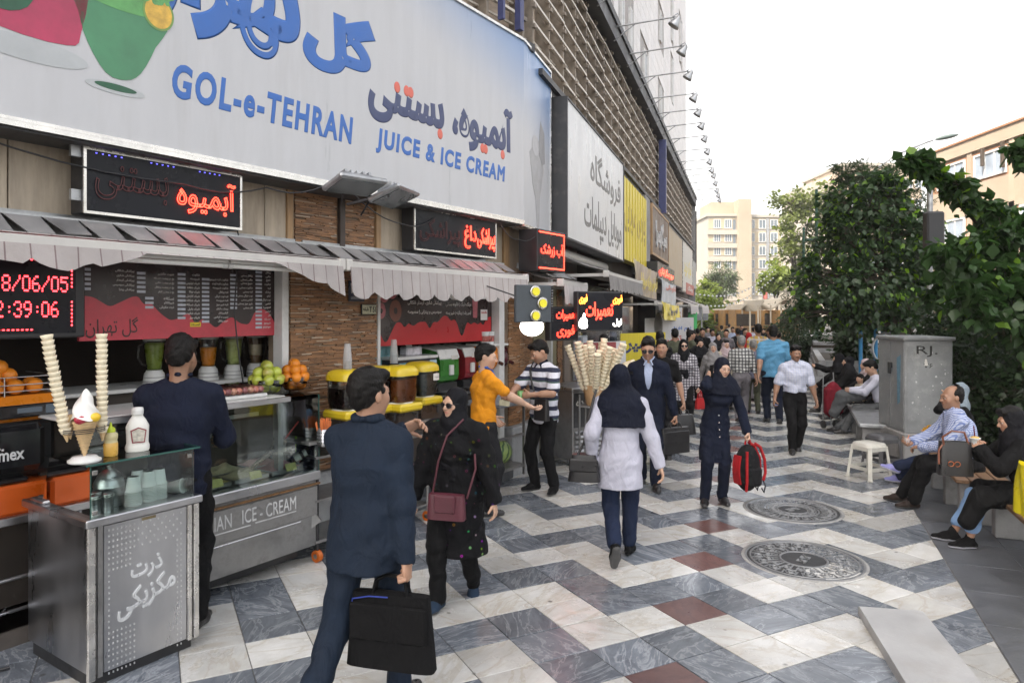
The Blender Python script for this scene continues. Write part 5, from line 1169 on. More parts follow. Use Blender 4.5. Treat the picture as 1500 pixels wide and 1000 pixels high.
wm=MB();wm.ball((0,0,0),(.16,.14,.145),24);wo=wm.build('watermelon',mat('melon_skin',(.24,.33,.10),.35,var=.3,scale=5,coat=.2));tag(wo,'striped green watermelon on the low shelf of the corner rack','watermelon');wo.location=F1.P(RX0+.40,-.16,.385);wo.rotation_euler=(0,R(18),F1.rz)
nt,b,c=color_tree(MATS['melon_skin']);tcx=_n(nt,'ShaderNodeTexCoord');sp=_n(nt,'ShaderNodeSeparateXYZ');nt.links.new(tcx.outputs['Object'],sp.inputs[0]);at2=_n(nt,'ShaderNodeMath',operation='ARCTAN2');nt.links.new(sp.outputs['Y'],at2.inputs[0]);nt.links.new(sp.outputs['X'],at2.inputs[1])
nz=_n(nt,'ShaderNodeTexNoise',Scale=14.0);nt.links.new(tcx.outputs['Object'],nz.inputs['Vector']);ml=_n(nt,'ShaderNodeMath',operation='MULTIPLY_ADD');ml.inputs[1].default_value=11;nt.links.new(at2.outputs[0],ml.inputs[0]);m3=_n(nt,'ShaderNodeMath',operation='MULTIPLY');m3.inputs[1].default_value=4.5;nt.links.new(nz.outputs[0],m3.inputs[0]);nt.links.new(m3.outputs[0],ml.inputs[2]);sn=_n(nt,'ShaderNodeMath',operation='SINE');nt.links.new(ml.outputs[0],sn.inputs[0]);cr=_n(nt,'ShaderNodeMapRange');cr.inputs[1].default_value=.1;cr.inputs[2].default_value=.6;nt.links.new(sn.outputs[0],cr.inputs[0])
mx=_n(nt,'ShaderNodeMix',data_type='RGBA');nt.links.new(cr.outputs[0],mx.inputs[0]);nt.links.new(c,mx.inputs[6]);mx.inputs[7].default_value=(.03,.085,.025,1);nt.links.new(mx.outputs[2],b.inputs['Base Color'])
t=thing('juice_stand','grey stand with an orange and a dark red juice tank at the shop corner','juice dispenser',F1.P(F1.px(734,y=.0)-.24,.02,0),F1.rz);g=MB();g.bb(0,.46,.06,.40,.2,1.32,bev=.01);g.build('body',M_ssd,t);g=MB();g.bb(.02,.44,.045,.06,1.05,1.28);g.build('front_panel',M_galv,t)
for x,nm,col,ml_ in((.115,'tank',(.60,.19,.01),'juice_orange_b'),(.345,'tank',(.06,.008,.014),'juice_cherry')):
 g=MB();g.ball((x,.15,1.50),(.115,.20,.17),18);g.bb(x-.11,x+.11,.0,.34,1.48,1.66,bev=.03);tk=g.build(nm,jm(ml_,col),t)
 g=MB();g.bb(x-.12,x+.12,-.02,.36,1.66,1.69,bev=.006);g.build('lid',M_wplas,tk);g=MB();g.cyl((x+.03,-.06,1.46),(x+.03,-.11,1.44),.022,n=10);g.build('tap',mat('tap_%s'%ml_,(.08,.03,.02)if x<.2 else(.06,.01,.01),.4),tk)
for x in(.02,.14,.26,.36,.47):
 q=thing('juice_carton_cup','white cup with red cherry print on the juice tanks','cup',F1.P(F1.px(734,y=.0)-.24+x,.10,1.69),F1.rz,'printed cups on the juice tanks');g=MB();g.lathe([(.045,0),(.056,.15),(.058,.155),(0,.155)],n=18);g.build('cup',M_foam,q);g=MB();g.lathe([(.0485,.03),(.0505,.033),(.0545,.10),(.0535,.103)],n=18);g.build('print_band',mat('cherry_print',(.45,.12,.10),.4,var=.9,scale=28),q)
t=thing('faloodeh_freezer','worn steel freezer chest with white Persian word and louvred base','freezer',F2.P(F2.px(826,y=-.5),-.62),F2.rz+R(-36));FW=.72
g=MB();g.bb(0,FW,0,.7,.10,1.03,bev=.01);g.build('body',M_ssd,t);g=MB();g.bb(-.01,FW+.01,-.01,.71,1.03,1.07,bev=.008);g.build('top',M_ss,t);g=MB();g.bb(.02,FW-.02,-.012,.0,.54,1.0);g.build('front_panel',mat('black_steel',(.10,.10,.105),.35,metal=.7,var=.5,scale=4),t)
lettering('فالوده',M_jlab,(.05,.42,.80,.93),-.013,t,bold=.02);g=MB()
for q in range(6):gg=MB();gg.box((FW/2,-.012,.16+q*.062),(FW-.06,.03,.035),0,Rx(-25));gg.build('louvre',M_ss,t)
for x in(.06,FW-.06):g=MB();g.cyl((x-.02,.05,.045),(x+.02,.05,.045),.045,n=12);g.build('wheel',M_black,t)
FB=F2.P(F2.px(872,y=-.95),-.95,0);t=thing('wafer_stand','steel stand carrying a brown basket of wafer cone stacks','stand',FB,F2.rz)
for x,y in((-.17,-.17),(.17,-.17),(.17,.17),(-.17,.17)):g=MB();g.cyl((x,y,0),(x,y,1.02),.014,n=6);g.build('leg',M_ssd,t)
for z in(.12,.5,.86):g=MB();g.bb(-.18,.18,-.18,.18,z,z+.02);g.build('shelf',M_ssd,t)
g=MB();g.lathe([(.12,.88),(.17,1.14),(.16,1.14),(.11,.9)],n=16);g.build('basket',M_wood,t)
for q in range(20):
 a=q*2.4;r=.03+.0105*q**.8;p=FB+Vector((r*math.cos(a)*.9,r*math.sin(a)*.9,1.0));e=FB+Vector((r*3.0*math.cos(a)+.03,r*3.0*math.sin(a),1.62+random.uniform(-.07,.12)))
 conestack(p,e,13,'stack of cream wafer cups fanned out in the brown basket',r=.047,grp='wafer stacks in the brown basket')
t=thing('ice_cream_model','large pale cream cone model leaning beside the basket of wafer stacks','cone model',FB+Vector((.16,-.02,1.02)),0);t.rotation_euler=(0,R(38),0)
g=MB();g.lathe([(.01,0),(.075,.36),(.085,.38),(0,.38)],n=20);g.build('cone',M_cup,t);g=MB();g.grid(28,16,lambda u,v:(lambda a,r:(r*math.cos(a),r*math.sin(a),.37+.20*v))(u*6.2832,.11*(1-v)**.6*(1+.10*math.cos(3*u*6.2832+8*v))+.001));g.build('cream',mat('cream_plastic',(.62,.55,.38),.4,var=.1),t)
def poster(fr,x0,x1,z0,z1,y,m,label,txt=(),th=.012,yaw=0):
 t=thing('poster',label,'poster',fr.P(x0,y),fr.rz+yaw);g=MB();g.bb(0,x1-x0,0,th,z0,z1);g.build('sheet',m,t)
 for s_,mm,a,b_,c_,d in txt:lettering(s_,mm,(a,b_,c_,d),-.001,t,bold=.015,res=2)
 return t
M_maroon=mat('poster_maroon',(.27,.055,.055),.45,var=.15);M_pw=mat('poster_white',(.52,.52,.52),.45,var=.12,dirt=((.42,.40,.36),2,.4));M_tred=mat('text_red',(.45,.05,.04),.5)
bpart('shop_window_frame',F2,M_alu,[(3.25,3.33,-.05,.05,.12,2.6)]);bpart('shop_window_frame',F2,M_alu,[(7.45,7.53,-.05,.05,.12,2.6)]);bpart('shop_window_frame',F2,M_alu,[(5.9,5.98,-.05,.05,.12,2.6)]);bpart('shop_window_frame',F2,M_wpaint,[(1.33,1.42,-.06,.05,.12,2.7)]);bpart('door_panel',F2,mat('olive_door',(.22,.19,.10),.5,var=.2),[(.63,1.33,.0,.05,.12,2.7)]);bpart('door_panel',F2,mat('olive_door',(.22,.19,.10),.5),[(1.42,1.85,.0,.05,.12,2.7)])
bpart('stone_facing',F2,MATS['brown_stone'],[(2.2,3.25,-.04,.05,.5,2.6)],bev=.01)
M_dkgl=mat('dark_shop_glass',(.03,.04,.045),.06,var=.3,scale=2,spec=.8)
for a,b_ in((3.33,5.9),(5.98,7.45),(7.53,9.5),(14.2,17.5),(21,24.5)):bpart('shop_glass',F2,M_dkgl,[(a,b_,.0,.03,.4,2.6)])
PX=F2.px(846,y=-.55)
t=poster(F2,PX,PX+.92,.62,1.66,-.55,M_pw,'phone buying poster with white words on maroon over white',yaw=R(-38));
g=MB();g.bb(0,.72,-.004,-.001,1.33,1.65);g.build('maroon_field',M_maroon,t);lettering('خرید و فروش',M_mw,(.12,.58,1.50,1.60),-.006,t,bold=.02);lettering('گوشی نو و کارکرده',M_mw,(.05,.67,1.36,1.47),-.006,t,bold=.02);g=MB();g.prism([(.06,.86),(.3,.74),(.54,.86),(.3,1.0)],-.004,-.001);g.build('yellow_diamond',M_sy,t);lettering('فوری',M_navy,(.2,.4,.81,.91),-.006,t,bold=.02);lettering('اقساط',M_sgrey,(.10,.60,1.08,1.24),-.004,t,bold=.04);g=MB();g.bb(0,.72,-.004,-.001,.63,.68);g.build('maroon_strip',M_maroon,t)
YX=F2.px(909,y=-.4);t=poster(F2,YX,YX+1.5,.9,1.66,-.4,M_sy,'yellow repair poster with dark blue word behind the wafer stand',yaw=R(-30));lettering('تعمیر',M_navy,(.15,1.3,1.25,1.55),-.002,t,bold=.04)
WX=F2.px(945,y=-.5);t=poster(F2,WX,WX+3.3,.3,1.95,-.5,M_pw,'large white poster with rows of red and blue Persian print',yaw=R(-16));lettering('تعمیرات',M_tred,(.3,2.4,1.22,1.5),-.002,t,bold=.03);lettering('نرم افزار',M_blue,(1.6,3.1,1.58,1.72),-.002,t,bold=.02);lettering('سخت افزاری تخصصی',M_tred,(.3,2.6,.9,1.05),-.002,t,bold=.02);lettering('آموزش موبایل',M_sgrey,(.4,2.8,.6,.75),-.002,t)
g=MB();g.lathe([(.26,0),(.30,.004),(.34,0)],(.8,-.004,1.75),20,rot=Rx(90),sx=.8);g.build('emblem_ring',M_sgrey,t)
t=poster(F2,F2.px(980,y=-.6),F2.px(980,y=-.6)+.42,1.55,2.25,-.6,M_pw,'narrow white hanging sign with red letters',yaw=R(-60));lettering('تعمیر',M_tred,(.05,.38,1.7,2.1),-.002,t,bold=.04);g=MB();g.bar((0,.0,2.25),(.3,.5,2.3),.03);g.build('bracket',M_black,t)
t=poster(F2,16.4,20,2.75,3.15,-.8,mat('poster_red',(.40,.06,.05),.45,var=.3,scale=3),'red and white fascia strip above the pale far awning');lettering('پوشاک',M_mw,(.6,3,2.83,3.07),-.002,t,bold=.03)
t=poster(F2,18.5,18.9,1.3,2.1,-.7,mat('poster_green',(.05,.4,.12),.4),'small bright green sign among the far shops',yaw=R(-50))
t=thing('phone_case_rack','clear rack of phone covers hung on the stone pillar','rack',F2.P(2.6,-.10,.95),F2.rz+R(-30));g=MB();g.bb(0,.34,0,.04,0,.75,bev=.01);g.build('board',mat('clear_board',(.38,.40,.41),.25,var=.4,scale=9),t)
for q in range(8):g=MB();g.bb(.03+(q%2)*.15,.14+(q%2)*.15,-.03,.0,.03+(q//2)*.18,.18+(q//2)*.18,bev=.008);g.build('phone_cover',mat('cover%d'%(q%4),((.30,.22,.40),(.5,.5,.4),(.1,.12,.15),(.45,.46,.5))[q%4],.3),t)
BP=lambda s,w,z=0:BL0+BLD*s+BLN*w+Vector((0,0,z))
BRZ=math.atan2(BLD.y,BLD.x)
g=MB();q=[BP(-12,2.1),BP(42,2.1),BP(42,12),BP(-12,12)];top_poly(g,q,-.1,.16);struct('planting_bed',g,M_soil)
g=MB();q=[BP(-12,1.95),BP(42,1.95),BP(42,2.1),BP(-12,2.1)];top_poly(g,q,-.1,.24);struct('kerb',g,M_stonegrey)
M_cab=mat('cabinet_grey',(.235,.245,.25),.45,metal=.15,var=.2,scale=4,dirt=((.42,.42,.41),7,.55),bump=.15,bscale=30)
cb=thing('utility_cabinet','grey steel street cabinet stencilled RJ with flaking paint','cabinet',(5.36,9.45,0),R(-6));W,D=.62,.84
g=MB();g.bb(-.04,W+.04,-.06,D+.04,0,.44,bev=.015);g.build('plinth',M_conc,cb)
g=MB();g.bb(0,W,0,D,.44,1.70,bev=.008);g.build('body',M_cab,cb);g=MB();g.bb(-.03,W+.03,-.03,D+.03,1.70,1.75,bev=.012);g.build('roof',M_cab,cb)
g=MB();g.bb(.025,W-.025,-.008,.0,.48,1.67,bev=.003);d=g.build('door',M_cab,cb);g=MB();g.bb(-.008,.0,.03,.40,.48,1.67);g.build('door',M_cab,cb);g=MB();g.bb(-.008,.0,.43,D-.03,.48,1.67);g.build('door',M_cab,cb)
g=MB();g.bb(-.05,.0,.36,.40,1.30,1.38,bev=.006);g.bb(-.05,-.03,.34,.42,1.22,1.38,bev=.006);g.build('handle',M_black,cb)
M_sten=mat('stencil_black',(.012,.012,.012),.6,var=.3)
lettering('RJ.',M_sten,(.15,.42,1.48,1.63),-.009,cb,bold=.0,res=2);lettering('۷۶',M_sten,(.24,.36,1.33,1.39),-.009,cb,res=1)
g=MB();g.prism([(.25,1.36),(.30,1.36),(.28,1.45),(.26,1.45)],-.011,-.008);g.build('paper_scrap',M_jlab,cb)
M_bstk=mat('blue_smear',(.12,.24,.32),.6,var=.5,scale=8);g=MB();g.prism([(.12,.85),(.2,.8),(.22,1.45),(.10,1.5)],-.010,-.0085,fn=lambda x,z,y:(y,x,z));g.build('paint_smear',M_bstk,cb)
rnd=random.Random(4)
g=MB()
for i in range(26):
 x,z=rnd.uniform(.05,.57),rnd.uniform(.6,1.6);a=rnd.uniform(0,3);s_=rnd.uniform(.004,.016)
 g.prism([(x+s_*math.cos(a+b)*rnd.uniform(.5,1.3),z+s_*math.sin(a+b)*rnd.uniform(.5,1.6))for b in(0,1.3,2.6,3.9,5.1)],-.0098-i*2e-5,-.0085)
g.build('paint_chip',M_pw,cb,'stuff')
M_bwood=mat('bench_wood',(.15,.085,.045),.55,var=.4,scale=5,stretch=(1,8,8),obj_rand=.1)
def bench(s0,s1,w0,label,m=M_bwood,n=4,slab=False):
 t=thing('bench',label,'bench',BP(s0,w0),BRZ,'benches along the planted verge');L=s1-s0
 if slab:
  g=MB();g.bb(0,L,-.48,0,.40,.455,bev=.01);g.build('seat',M_galv,t)
 else:
  for i in range(n):g=MB();g.bb(0,L,-.12*i-.112,-.12*i,.41,.45,bev=.006);g.build('slat',m,t)
 for x in(.15,L*.5,L-.15):g=MB();g.bb(x-.06,x+.06,-.42,-.05,0,.41,bev=.008);g.build('leg',M_conc,t)
bench(.55,2.3,.30,'brown wooden bench where the check shirted man sits');bench(-2.4,.45,.50,'brown wooden bench under the yellow shopping bag');bench(3.95,6.2,-.28,'pale grey slab bench beside the steel street cabinet',slab=True);bench(6.4,9.6,-.28,'farther bench under the trees behind the red trolley bag',m=M_conc)
def stool(loc,rz,m,label):
 t=thing('plastic_stool',label,'stool',loc,rz,'plastic stools by the cabinet')
 g=MB();pr=[(.155,.40),(.15,.435),(.14,.45),(.0,.45)]
 g.grid(24,4,lambda u,v:tuple((lambda a,k:(math.cos(a)*k,math.sin(a)*k))(2*math.pi*u,pr[min(3,int(v*3.999))][0]/(abs(math.cos(2*math.pi*u))**6+abs(math.sin(2*math.pi*u))**6)**(1/6)))+(pr[min(3,int(v*3.999))][1],));g.build('seat',m,t)
 for sx_ in(-1,1):
  for sy in(-1,1):
   g=MB();a,b_=Vector((sx_*.135,sy*.135,.41)),Vector((sx_*.175,sy*.175,0));g.bar(a,b_,.05,.03,up=(sx_,sy,0));g.bb(sx_*.175-.025,sx_*.175+.025,sy*.175-.025,sy*.175+.025,0,.02,bev=.005);g.build('leg',m,t)
 for k in range(4):
  a=k*math.pi/2;c,s_=math.cos(a),math.sin(a);g=MB();g.M=Matrix.Rotation(a,4,'Z');g.bb(-.15,.15,.158,.176,.12,.16);g.build('stretcher',m,t);g=MB();g.M=Matrix.Rotation(a,4,'Z');g.bb(-.14,.14,.135,.155,.36,.41);g.build('apron',m,t)
stool(Vector((4.50,8.72,0)),R(20),mat('stool_white',(.50,.49,.44),.5,var=.15,dirt=((.25,.22,.18),5,.5)),'dirty white plastic stool in front of the cabinet')
stool(Vector((4.95,9.25,0)),R(12),mat('stool_grey',(.07,.07,.075),.5,var=.2),'dark grey plastic stool between white stool and cabinet')
def planter(s0,s1,w0,w1,h,label):
 c=BP(s0,w0);t=thing('stone_planter',label,'planter',c,BRZ);L,Wd=s1-s0,w1-w0;n=max(3,int(h/.19));z=0
 for k in range(n):
  hh=h/n;ins=(k%2)*.012+k*.035;x=ins
  while x<L-ins-.02:
   l=min(random.choice((.5,.62,.75)),L-ins-x);g=MB();g.bb(x+.003,x+l-.003,-ins-.16,-ins,z+.003,z+hh-.003,bev=.008);g.build('stone_block',M_stonegrey,t);x+=l
  y=ins+.16
  while y<Wd:
   l=min(.55,Wd-y)
   g=MB();g.bb(ins,ins+.16,-y-l+.004,-y,z+.003,z+hh-.003,bev=.008);g.build('stone_block',M_stonegrey,t);y+=.55
  z+=hh
 g=MB();g.bb(.16,L,-Wd,-.16,0,h-.1);g.build('soil',M_soil,t);return t
planter(10.5,16,-.75,1.1,.95,'stepped pale stone planter wall under the trees at the street side')
planter(16.6,26,-.75,1.2,1.15,'second stone planter farther along behind the first')
t=thing('exercise_machine','outdoor exercise machine with blue posts and large grey ring','exercise machine',at(1275,560,15.5)*1.0);t.location.z=.1;M_bp=mat('blue_post',(.02,.20,.42),.4,var=.15)
for x,h in((-.22,1.75),(.12,1.9),(.28,1.8)):g=MB();g.cyl((x,0,0),(x,0,h),.04,n=10);g.build('post',M_bp,t)
g=MB();g.tube([(.38+.36*math.cos(a*.2618),-.05,1.18+.36*math.sin(a*.2618))for a in range(24)],.028,8,closed=True);g.build('ring',M_galv,t)
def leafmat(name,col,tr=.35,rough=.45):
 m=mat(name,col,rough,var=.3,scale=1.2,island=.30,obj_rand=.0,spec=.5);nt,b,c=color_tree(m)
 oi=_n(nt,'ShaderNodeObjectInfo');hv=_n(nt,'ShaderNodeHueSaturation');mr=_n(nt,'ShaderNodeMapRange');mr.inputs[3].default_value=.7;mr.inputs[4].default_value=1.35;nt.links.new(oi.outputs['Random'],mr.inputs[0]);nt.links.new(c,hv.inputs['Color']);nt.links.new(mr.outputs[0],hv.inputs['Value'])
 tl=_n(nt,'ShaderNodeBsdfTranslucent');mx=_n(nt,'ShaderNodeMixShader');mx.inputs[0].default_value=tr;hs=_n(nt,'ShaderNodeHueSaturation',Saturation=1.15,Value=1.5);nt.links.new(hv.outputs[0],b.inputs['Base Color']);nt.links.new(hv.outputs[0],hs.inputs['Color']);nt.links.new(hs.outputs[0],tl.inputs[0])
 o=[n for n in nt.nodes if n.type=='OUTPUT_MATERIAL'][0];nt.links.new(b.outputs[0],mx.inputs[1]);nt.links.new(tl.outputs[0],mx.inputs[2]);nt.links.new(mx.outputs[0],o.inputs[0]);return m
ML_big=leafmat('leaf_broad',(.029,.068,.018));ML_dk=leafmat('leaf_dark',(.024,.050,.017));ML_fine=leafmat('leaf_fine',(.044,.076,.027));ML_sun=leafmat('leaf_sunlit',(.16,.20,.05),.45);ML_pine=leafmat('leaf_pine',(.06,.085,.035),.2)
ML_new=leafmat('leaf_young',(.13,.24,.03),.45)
M_bark=mat('bark',(.085,.065,.05),.9,var=.4,scale=5,stretch=(4,4,1),bump=.8,bscale=18)
L_BROAD=(np.array([(0,0,0),(-.26,.22,.05),(-.40,.52,.03),(-.18,.78,.0),(0,1.05,-.16),(.18,.78,.0),(.40,.52,.03),(.26,.22,.05),(0,.5,-.05)],float),[(0,8,2,1),(8,4,3,2),(0,7,6,8),(8,6,5,4)])
L_SLIM=(np.array([(0,0,0),(-.13,.45,.02),(0,1,-.08),(.13,.45,.02)],float),[(0,3,2,1)])
def leaf_frames(rnd,n,clumps,droop):
 """leaf seats on shells of the clumps: positions, directions"""
 P=[];w=np.array([c[1][0]*c[1][1]+c[1][1]*c[1][2]+.1 for c in clumps]);w/=w.sum()
 m=max(len(clumps),n//34);ids=rnd.choice(len(clumps),m,p=w);d=rnd.normal(size=(m,3));d/=np.linalg.norm(d,axis=1)[:,None]
 cen=np.array([tuple(c[0])for c in clumps])[ids];r=np.array([c[1]for c in clumps])[ids]
 rad=.25+.92*rnd.random(m)**.65
 tip=cen+d*r*rad[:,None];k=rnd.integers(0,m,n);g_=rnd.normal(size=(n,3));sg_=np.minimum(r.mean(1)[k]*.30,.42)
 p=tip[k]+g_*sg_[:,None]*np.array([1,1,.75])-np.array([0,0,1])*(np.abs(g_[:,:1])*sg_[:,None]*droop*.5);p=p[~((p[:,0]+leaf_frames.b[0]<6.2)&(p[:,1]+leaf_frames.b[1]<9.75)&(p[:,2]+leaf_frames.b[2]<1.95))];n=len(p);d=d[k[:n]];leaf_frames.tips=(cen,tip)
 out=d+rnd.normal(size=(n,3))*.55;out[:,2]-=droop;out/=np.linalg.norm(out,axis=1)[:,None]
 return p,out
def leaf_xf(rnd,p,out,size):
 n=len(p);up=np.tile([0,0,1.0],(n,1))+rnd.normal(size=(n,3))*.45
 s=np.cross(out,up);s/=np.linalg.norm(s,axis=1)[:,None]+1e-9;nn=np.cross(s,out)
 sz=size*(.6+.7*rnd.random(n));return s,out,nn,sz
def leaf_mesh(name,shape_,p,s,o,nn,sz,mats,mi=None):
 V,Fs=shape_;n=len(p);k=len(V)
 v=p[:,None,:]+sz[:,None,None]*(V[None,:,0:1]*s[:,None,:]+V[None,:,1:2]*o[:,None,:]+V[None,:,2:3]*nn[:,None,:])
 f=[tuple(i*k+q for q in ff)for i in range(n)for ff in Fs]
 me=bpy.data.meshes.new(name);me.from_pydata(v.reshape(-1,3).tolist(),[],f)
 for m in mats:me.materials.append(m)
 if mi is not None:me.polygons.foreach_set('material_index',np.repeat(mi,len(Fs)).astype(np.int32))
 me.polygons.foreach_set('use_smooth',[True]*len(f));return me
def tree(name,label,base,clumps,n,size,m,seed,shape_=L_BROAD,trunk_r=.12,droop=.6,single=0,cat='tree',group=None,young=.0,trunk=True,forks=None):
 rnd=np.random.default_rng(seed);base=Vector(base);t=thing(name,label,cat,base,0,group)
 cl=[(Vector(c)-base,r)for c,r in clumps]
 if trunk:
  g=MB();top=sum((c for c,_ in cl),Vector())/len(cl);fk=Vector((top.x*.25,top.y*.25,top.z*.42))
  g.tube([(0,0,-.05),(fk.x*.4+.03,fk.y*.4,fk.z*.5),fk],[trunk_r*1.3,trunk_r,trunk_r*.85],10)
  for c,r in cl:
   mid=fk.lerp(c,.55)+Vector((0,0,.12*(c-fk).length));g.tube([fk,mid,c],[trunk_r*.55,trunk_r*.3,trunk_r*.08],6)
   for k in range(3):e=c+Vector((rnd.normal()*r[0]*.5,rnd.normal()*r[1]*.5,rnd.normal()*r[2]*.5));g.tube([mid.lerp(c,.4),e],[trunk_r*.16,trunk_r*.04],5)
 leaf_frames.b=base;p,out=leaf_frames(rnd,n,cl,droop);n=len(p)
 if trunk:
  ce,tp=leaf_frames.tips
  for a_,b_ in list(zip(ce,tp))[:260]:mid=(a_+b_)/2+np.array([0,0,.08])*np.linalg.norm(b_-a_);g.tube([tuple(a_),tuple(mid),tuple(b_)],[trunk_r*.10,trunk_r*.07,trunk_r*.03],4)
  g.build('trunk',M_bark,t)
 s,o,nn,sz=leaf_xf(rnd,p,out,size)
 if single:
  depth=np.linalg.norm(p+np.array(base)-np.array([0,0,CH]),axis=1);px_=750+FPX*(p[:,0]+base.x)/(p[:,1]+base.y);py_=HY-FPX*(p[:,2]+base.z-CH)/(p[:,1]+base.y)
  sc_=np.where((px_<1500)&(py_>0),depth,1e3);order=np.argsort(sc_);idx,rest=order[:single],order[single:]
  V,Fs=shape_;me=[]
  for k,mm in enumerate((m,ML_new)):
   q=MB();q.add([tuple(v)for v in V],Fs,0,True);me.append(q.mesh('leaf',mm))
  for i in idx:
   o_=link('leaf',me[1 if rnd.random()<young else 0],t);M4=Matrix(((*[s[i][0]*sz[i],o[i][0]*sz[i],nn[i][0]*sz[i]],p[i][0]),(*[s[i][1]*sz[i],o[i][1]*sz[i],nn[i][1]*sz[i]],p[i][1]),(*[s[i][2]*sz[i],o[i][2]*sz[i],nn[i][2]*sz[i]],p[i][2]),(0,0,0,1)));o_.matrix_local=M4
 else:rest=np.arange(n)
 mi=(rnd.random(len(rest))<young).astype(int)
 link('crown',leaf_mesh('crown',shape_,p[rest],s[rest],o[rest],nn[rest],sz[rest],[m,ML_new],mi),t,'stuff');return t
def C(px,py,Y,rx,ry,rd=None):
 k=Y/FPX;return(at(px,py,Y),(rx*k,(rd or(rx+ry)/2)*k,ry*k))
Y=15.5
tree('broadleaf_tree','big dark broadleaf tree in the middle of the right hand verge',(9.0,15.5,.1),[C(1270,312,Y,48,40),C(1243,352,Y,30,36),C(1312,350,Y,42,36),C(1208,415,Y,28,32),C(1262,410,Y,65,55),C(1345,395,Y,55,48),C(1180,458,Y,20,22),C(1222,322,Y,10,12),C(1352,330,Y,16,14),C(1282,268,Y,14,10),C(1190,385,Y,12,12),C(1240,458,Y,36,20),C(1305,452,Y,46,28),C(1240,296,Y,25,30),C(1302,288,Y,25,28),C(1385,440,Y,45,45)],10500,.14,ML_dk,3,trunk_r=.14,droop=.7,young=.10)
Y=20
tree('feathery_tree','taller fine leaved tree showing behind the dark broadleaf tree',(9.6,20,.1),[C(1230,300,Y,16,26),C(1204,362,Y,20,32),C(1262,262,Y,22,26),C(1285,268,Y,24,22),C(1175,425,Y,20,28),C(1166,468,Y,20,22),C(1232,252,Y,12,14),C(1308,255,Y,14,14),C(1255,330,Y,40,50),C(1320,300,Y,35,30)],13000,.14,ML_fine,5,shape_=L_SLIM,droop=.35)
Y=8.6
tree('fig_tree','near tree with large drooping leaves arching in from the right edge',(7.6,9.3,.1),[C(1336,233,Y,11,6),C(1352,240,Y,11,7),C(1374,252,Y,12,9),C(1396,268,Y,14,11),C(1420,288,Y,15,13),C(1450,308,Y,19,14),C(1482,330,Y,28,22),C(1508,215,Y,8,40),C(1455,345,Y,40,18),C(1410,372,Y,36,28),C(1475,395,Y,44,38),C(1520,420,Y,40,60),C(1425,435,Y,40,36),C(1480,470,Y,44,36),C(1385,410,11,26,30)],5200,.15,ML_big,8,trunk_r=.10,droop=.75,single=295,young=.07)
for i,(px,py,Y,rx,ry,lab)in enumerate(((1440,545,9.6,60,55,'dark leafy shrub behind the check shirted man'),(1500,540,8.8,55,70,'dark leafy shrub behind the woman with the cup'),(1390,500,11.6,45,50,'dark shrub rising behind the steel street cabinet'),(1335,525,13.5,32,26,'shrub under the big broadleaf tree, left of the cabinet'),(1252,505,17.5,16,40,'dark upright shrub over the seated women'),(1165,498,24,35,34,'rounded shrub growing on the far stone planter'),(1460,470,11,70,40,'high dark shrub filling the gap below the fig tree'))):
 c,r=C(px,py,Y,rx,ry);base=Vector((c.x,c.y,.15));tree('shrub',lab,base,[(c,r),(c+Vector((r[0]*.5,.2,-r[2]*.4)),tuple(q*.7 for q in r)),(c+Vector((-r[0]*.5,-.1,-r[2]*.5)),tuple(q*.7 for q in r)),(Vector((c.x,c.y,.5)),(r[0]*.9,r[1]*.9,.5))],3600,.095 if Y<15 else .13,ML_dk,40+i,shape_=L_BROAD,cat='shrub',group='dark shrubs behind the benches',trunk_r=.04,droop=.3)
Y=78
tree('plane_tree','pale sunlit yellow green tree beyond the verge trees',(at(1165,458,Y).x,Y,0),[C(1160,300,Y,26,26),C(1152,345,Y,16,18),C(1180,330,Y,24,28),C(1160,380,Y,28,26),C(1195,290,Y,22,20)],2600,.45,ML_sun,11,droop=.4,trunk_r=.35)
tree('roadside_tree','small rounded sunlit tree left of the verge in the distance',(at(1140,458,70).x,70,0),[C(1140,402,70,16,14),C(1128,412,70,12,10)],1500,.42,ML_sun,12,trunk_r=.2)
tree('pine_tree','far dark pine in front of the cream apartment block',(at(1056,458,95).x,95,0),[C(1054,395,95,14,12),C(1044,410,95,14,10),C(1066,408,95,14,11),C(1056,425,95,18,9)],3200,.5,ML_pine,13,shape_=L_SLIM,trunk_r=.3)
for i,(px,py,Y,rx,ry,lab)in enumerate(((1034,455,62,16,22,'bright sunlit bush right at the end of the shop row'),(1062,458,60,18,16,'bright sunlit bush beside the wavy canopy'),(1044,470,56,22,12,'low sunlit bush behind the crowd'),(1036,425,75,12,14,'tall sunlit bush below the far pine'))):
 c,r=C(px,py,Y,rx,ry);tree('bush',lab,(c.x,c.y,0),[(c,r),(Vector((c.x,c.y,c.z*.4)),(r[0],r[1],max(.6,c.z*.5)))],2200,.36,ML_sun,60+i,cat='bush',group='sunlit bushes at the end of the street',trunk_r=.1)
M_cream=mat('cream_render',(.34,.285,.21),.8,var=.12,scale=.3,dirt=((.36,.31,.24),.4,.4));M_cream2=mat('white_render',(.37,.335,.285),.8,var=.12,scale=.3);M_ochre=mat('ochre_render',(.38,.315,.215),.8,var=.12,scale=.3);M_peach=mat('peach_render',(.47,.375,.285),.8,var=.15,scale=.25,dirt=((.38,.25,.17),.35,.4));M_terr=mat('terracotta_band',(.42,.21,.12),.8,var=.15,scale=.5)
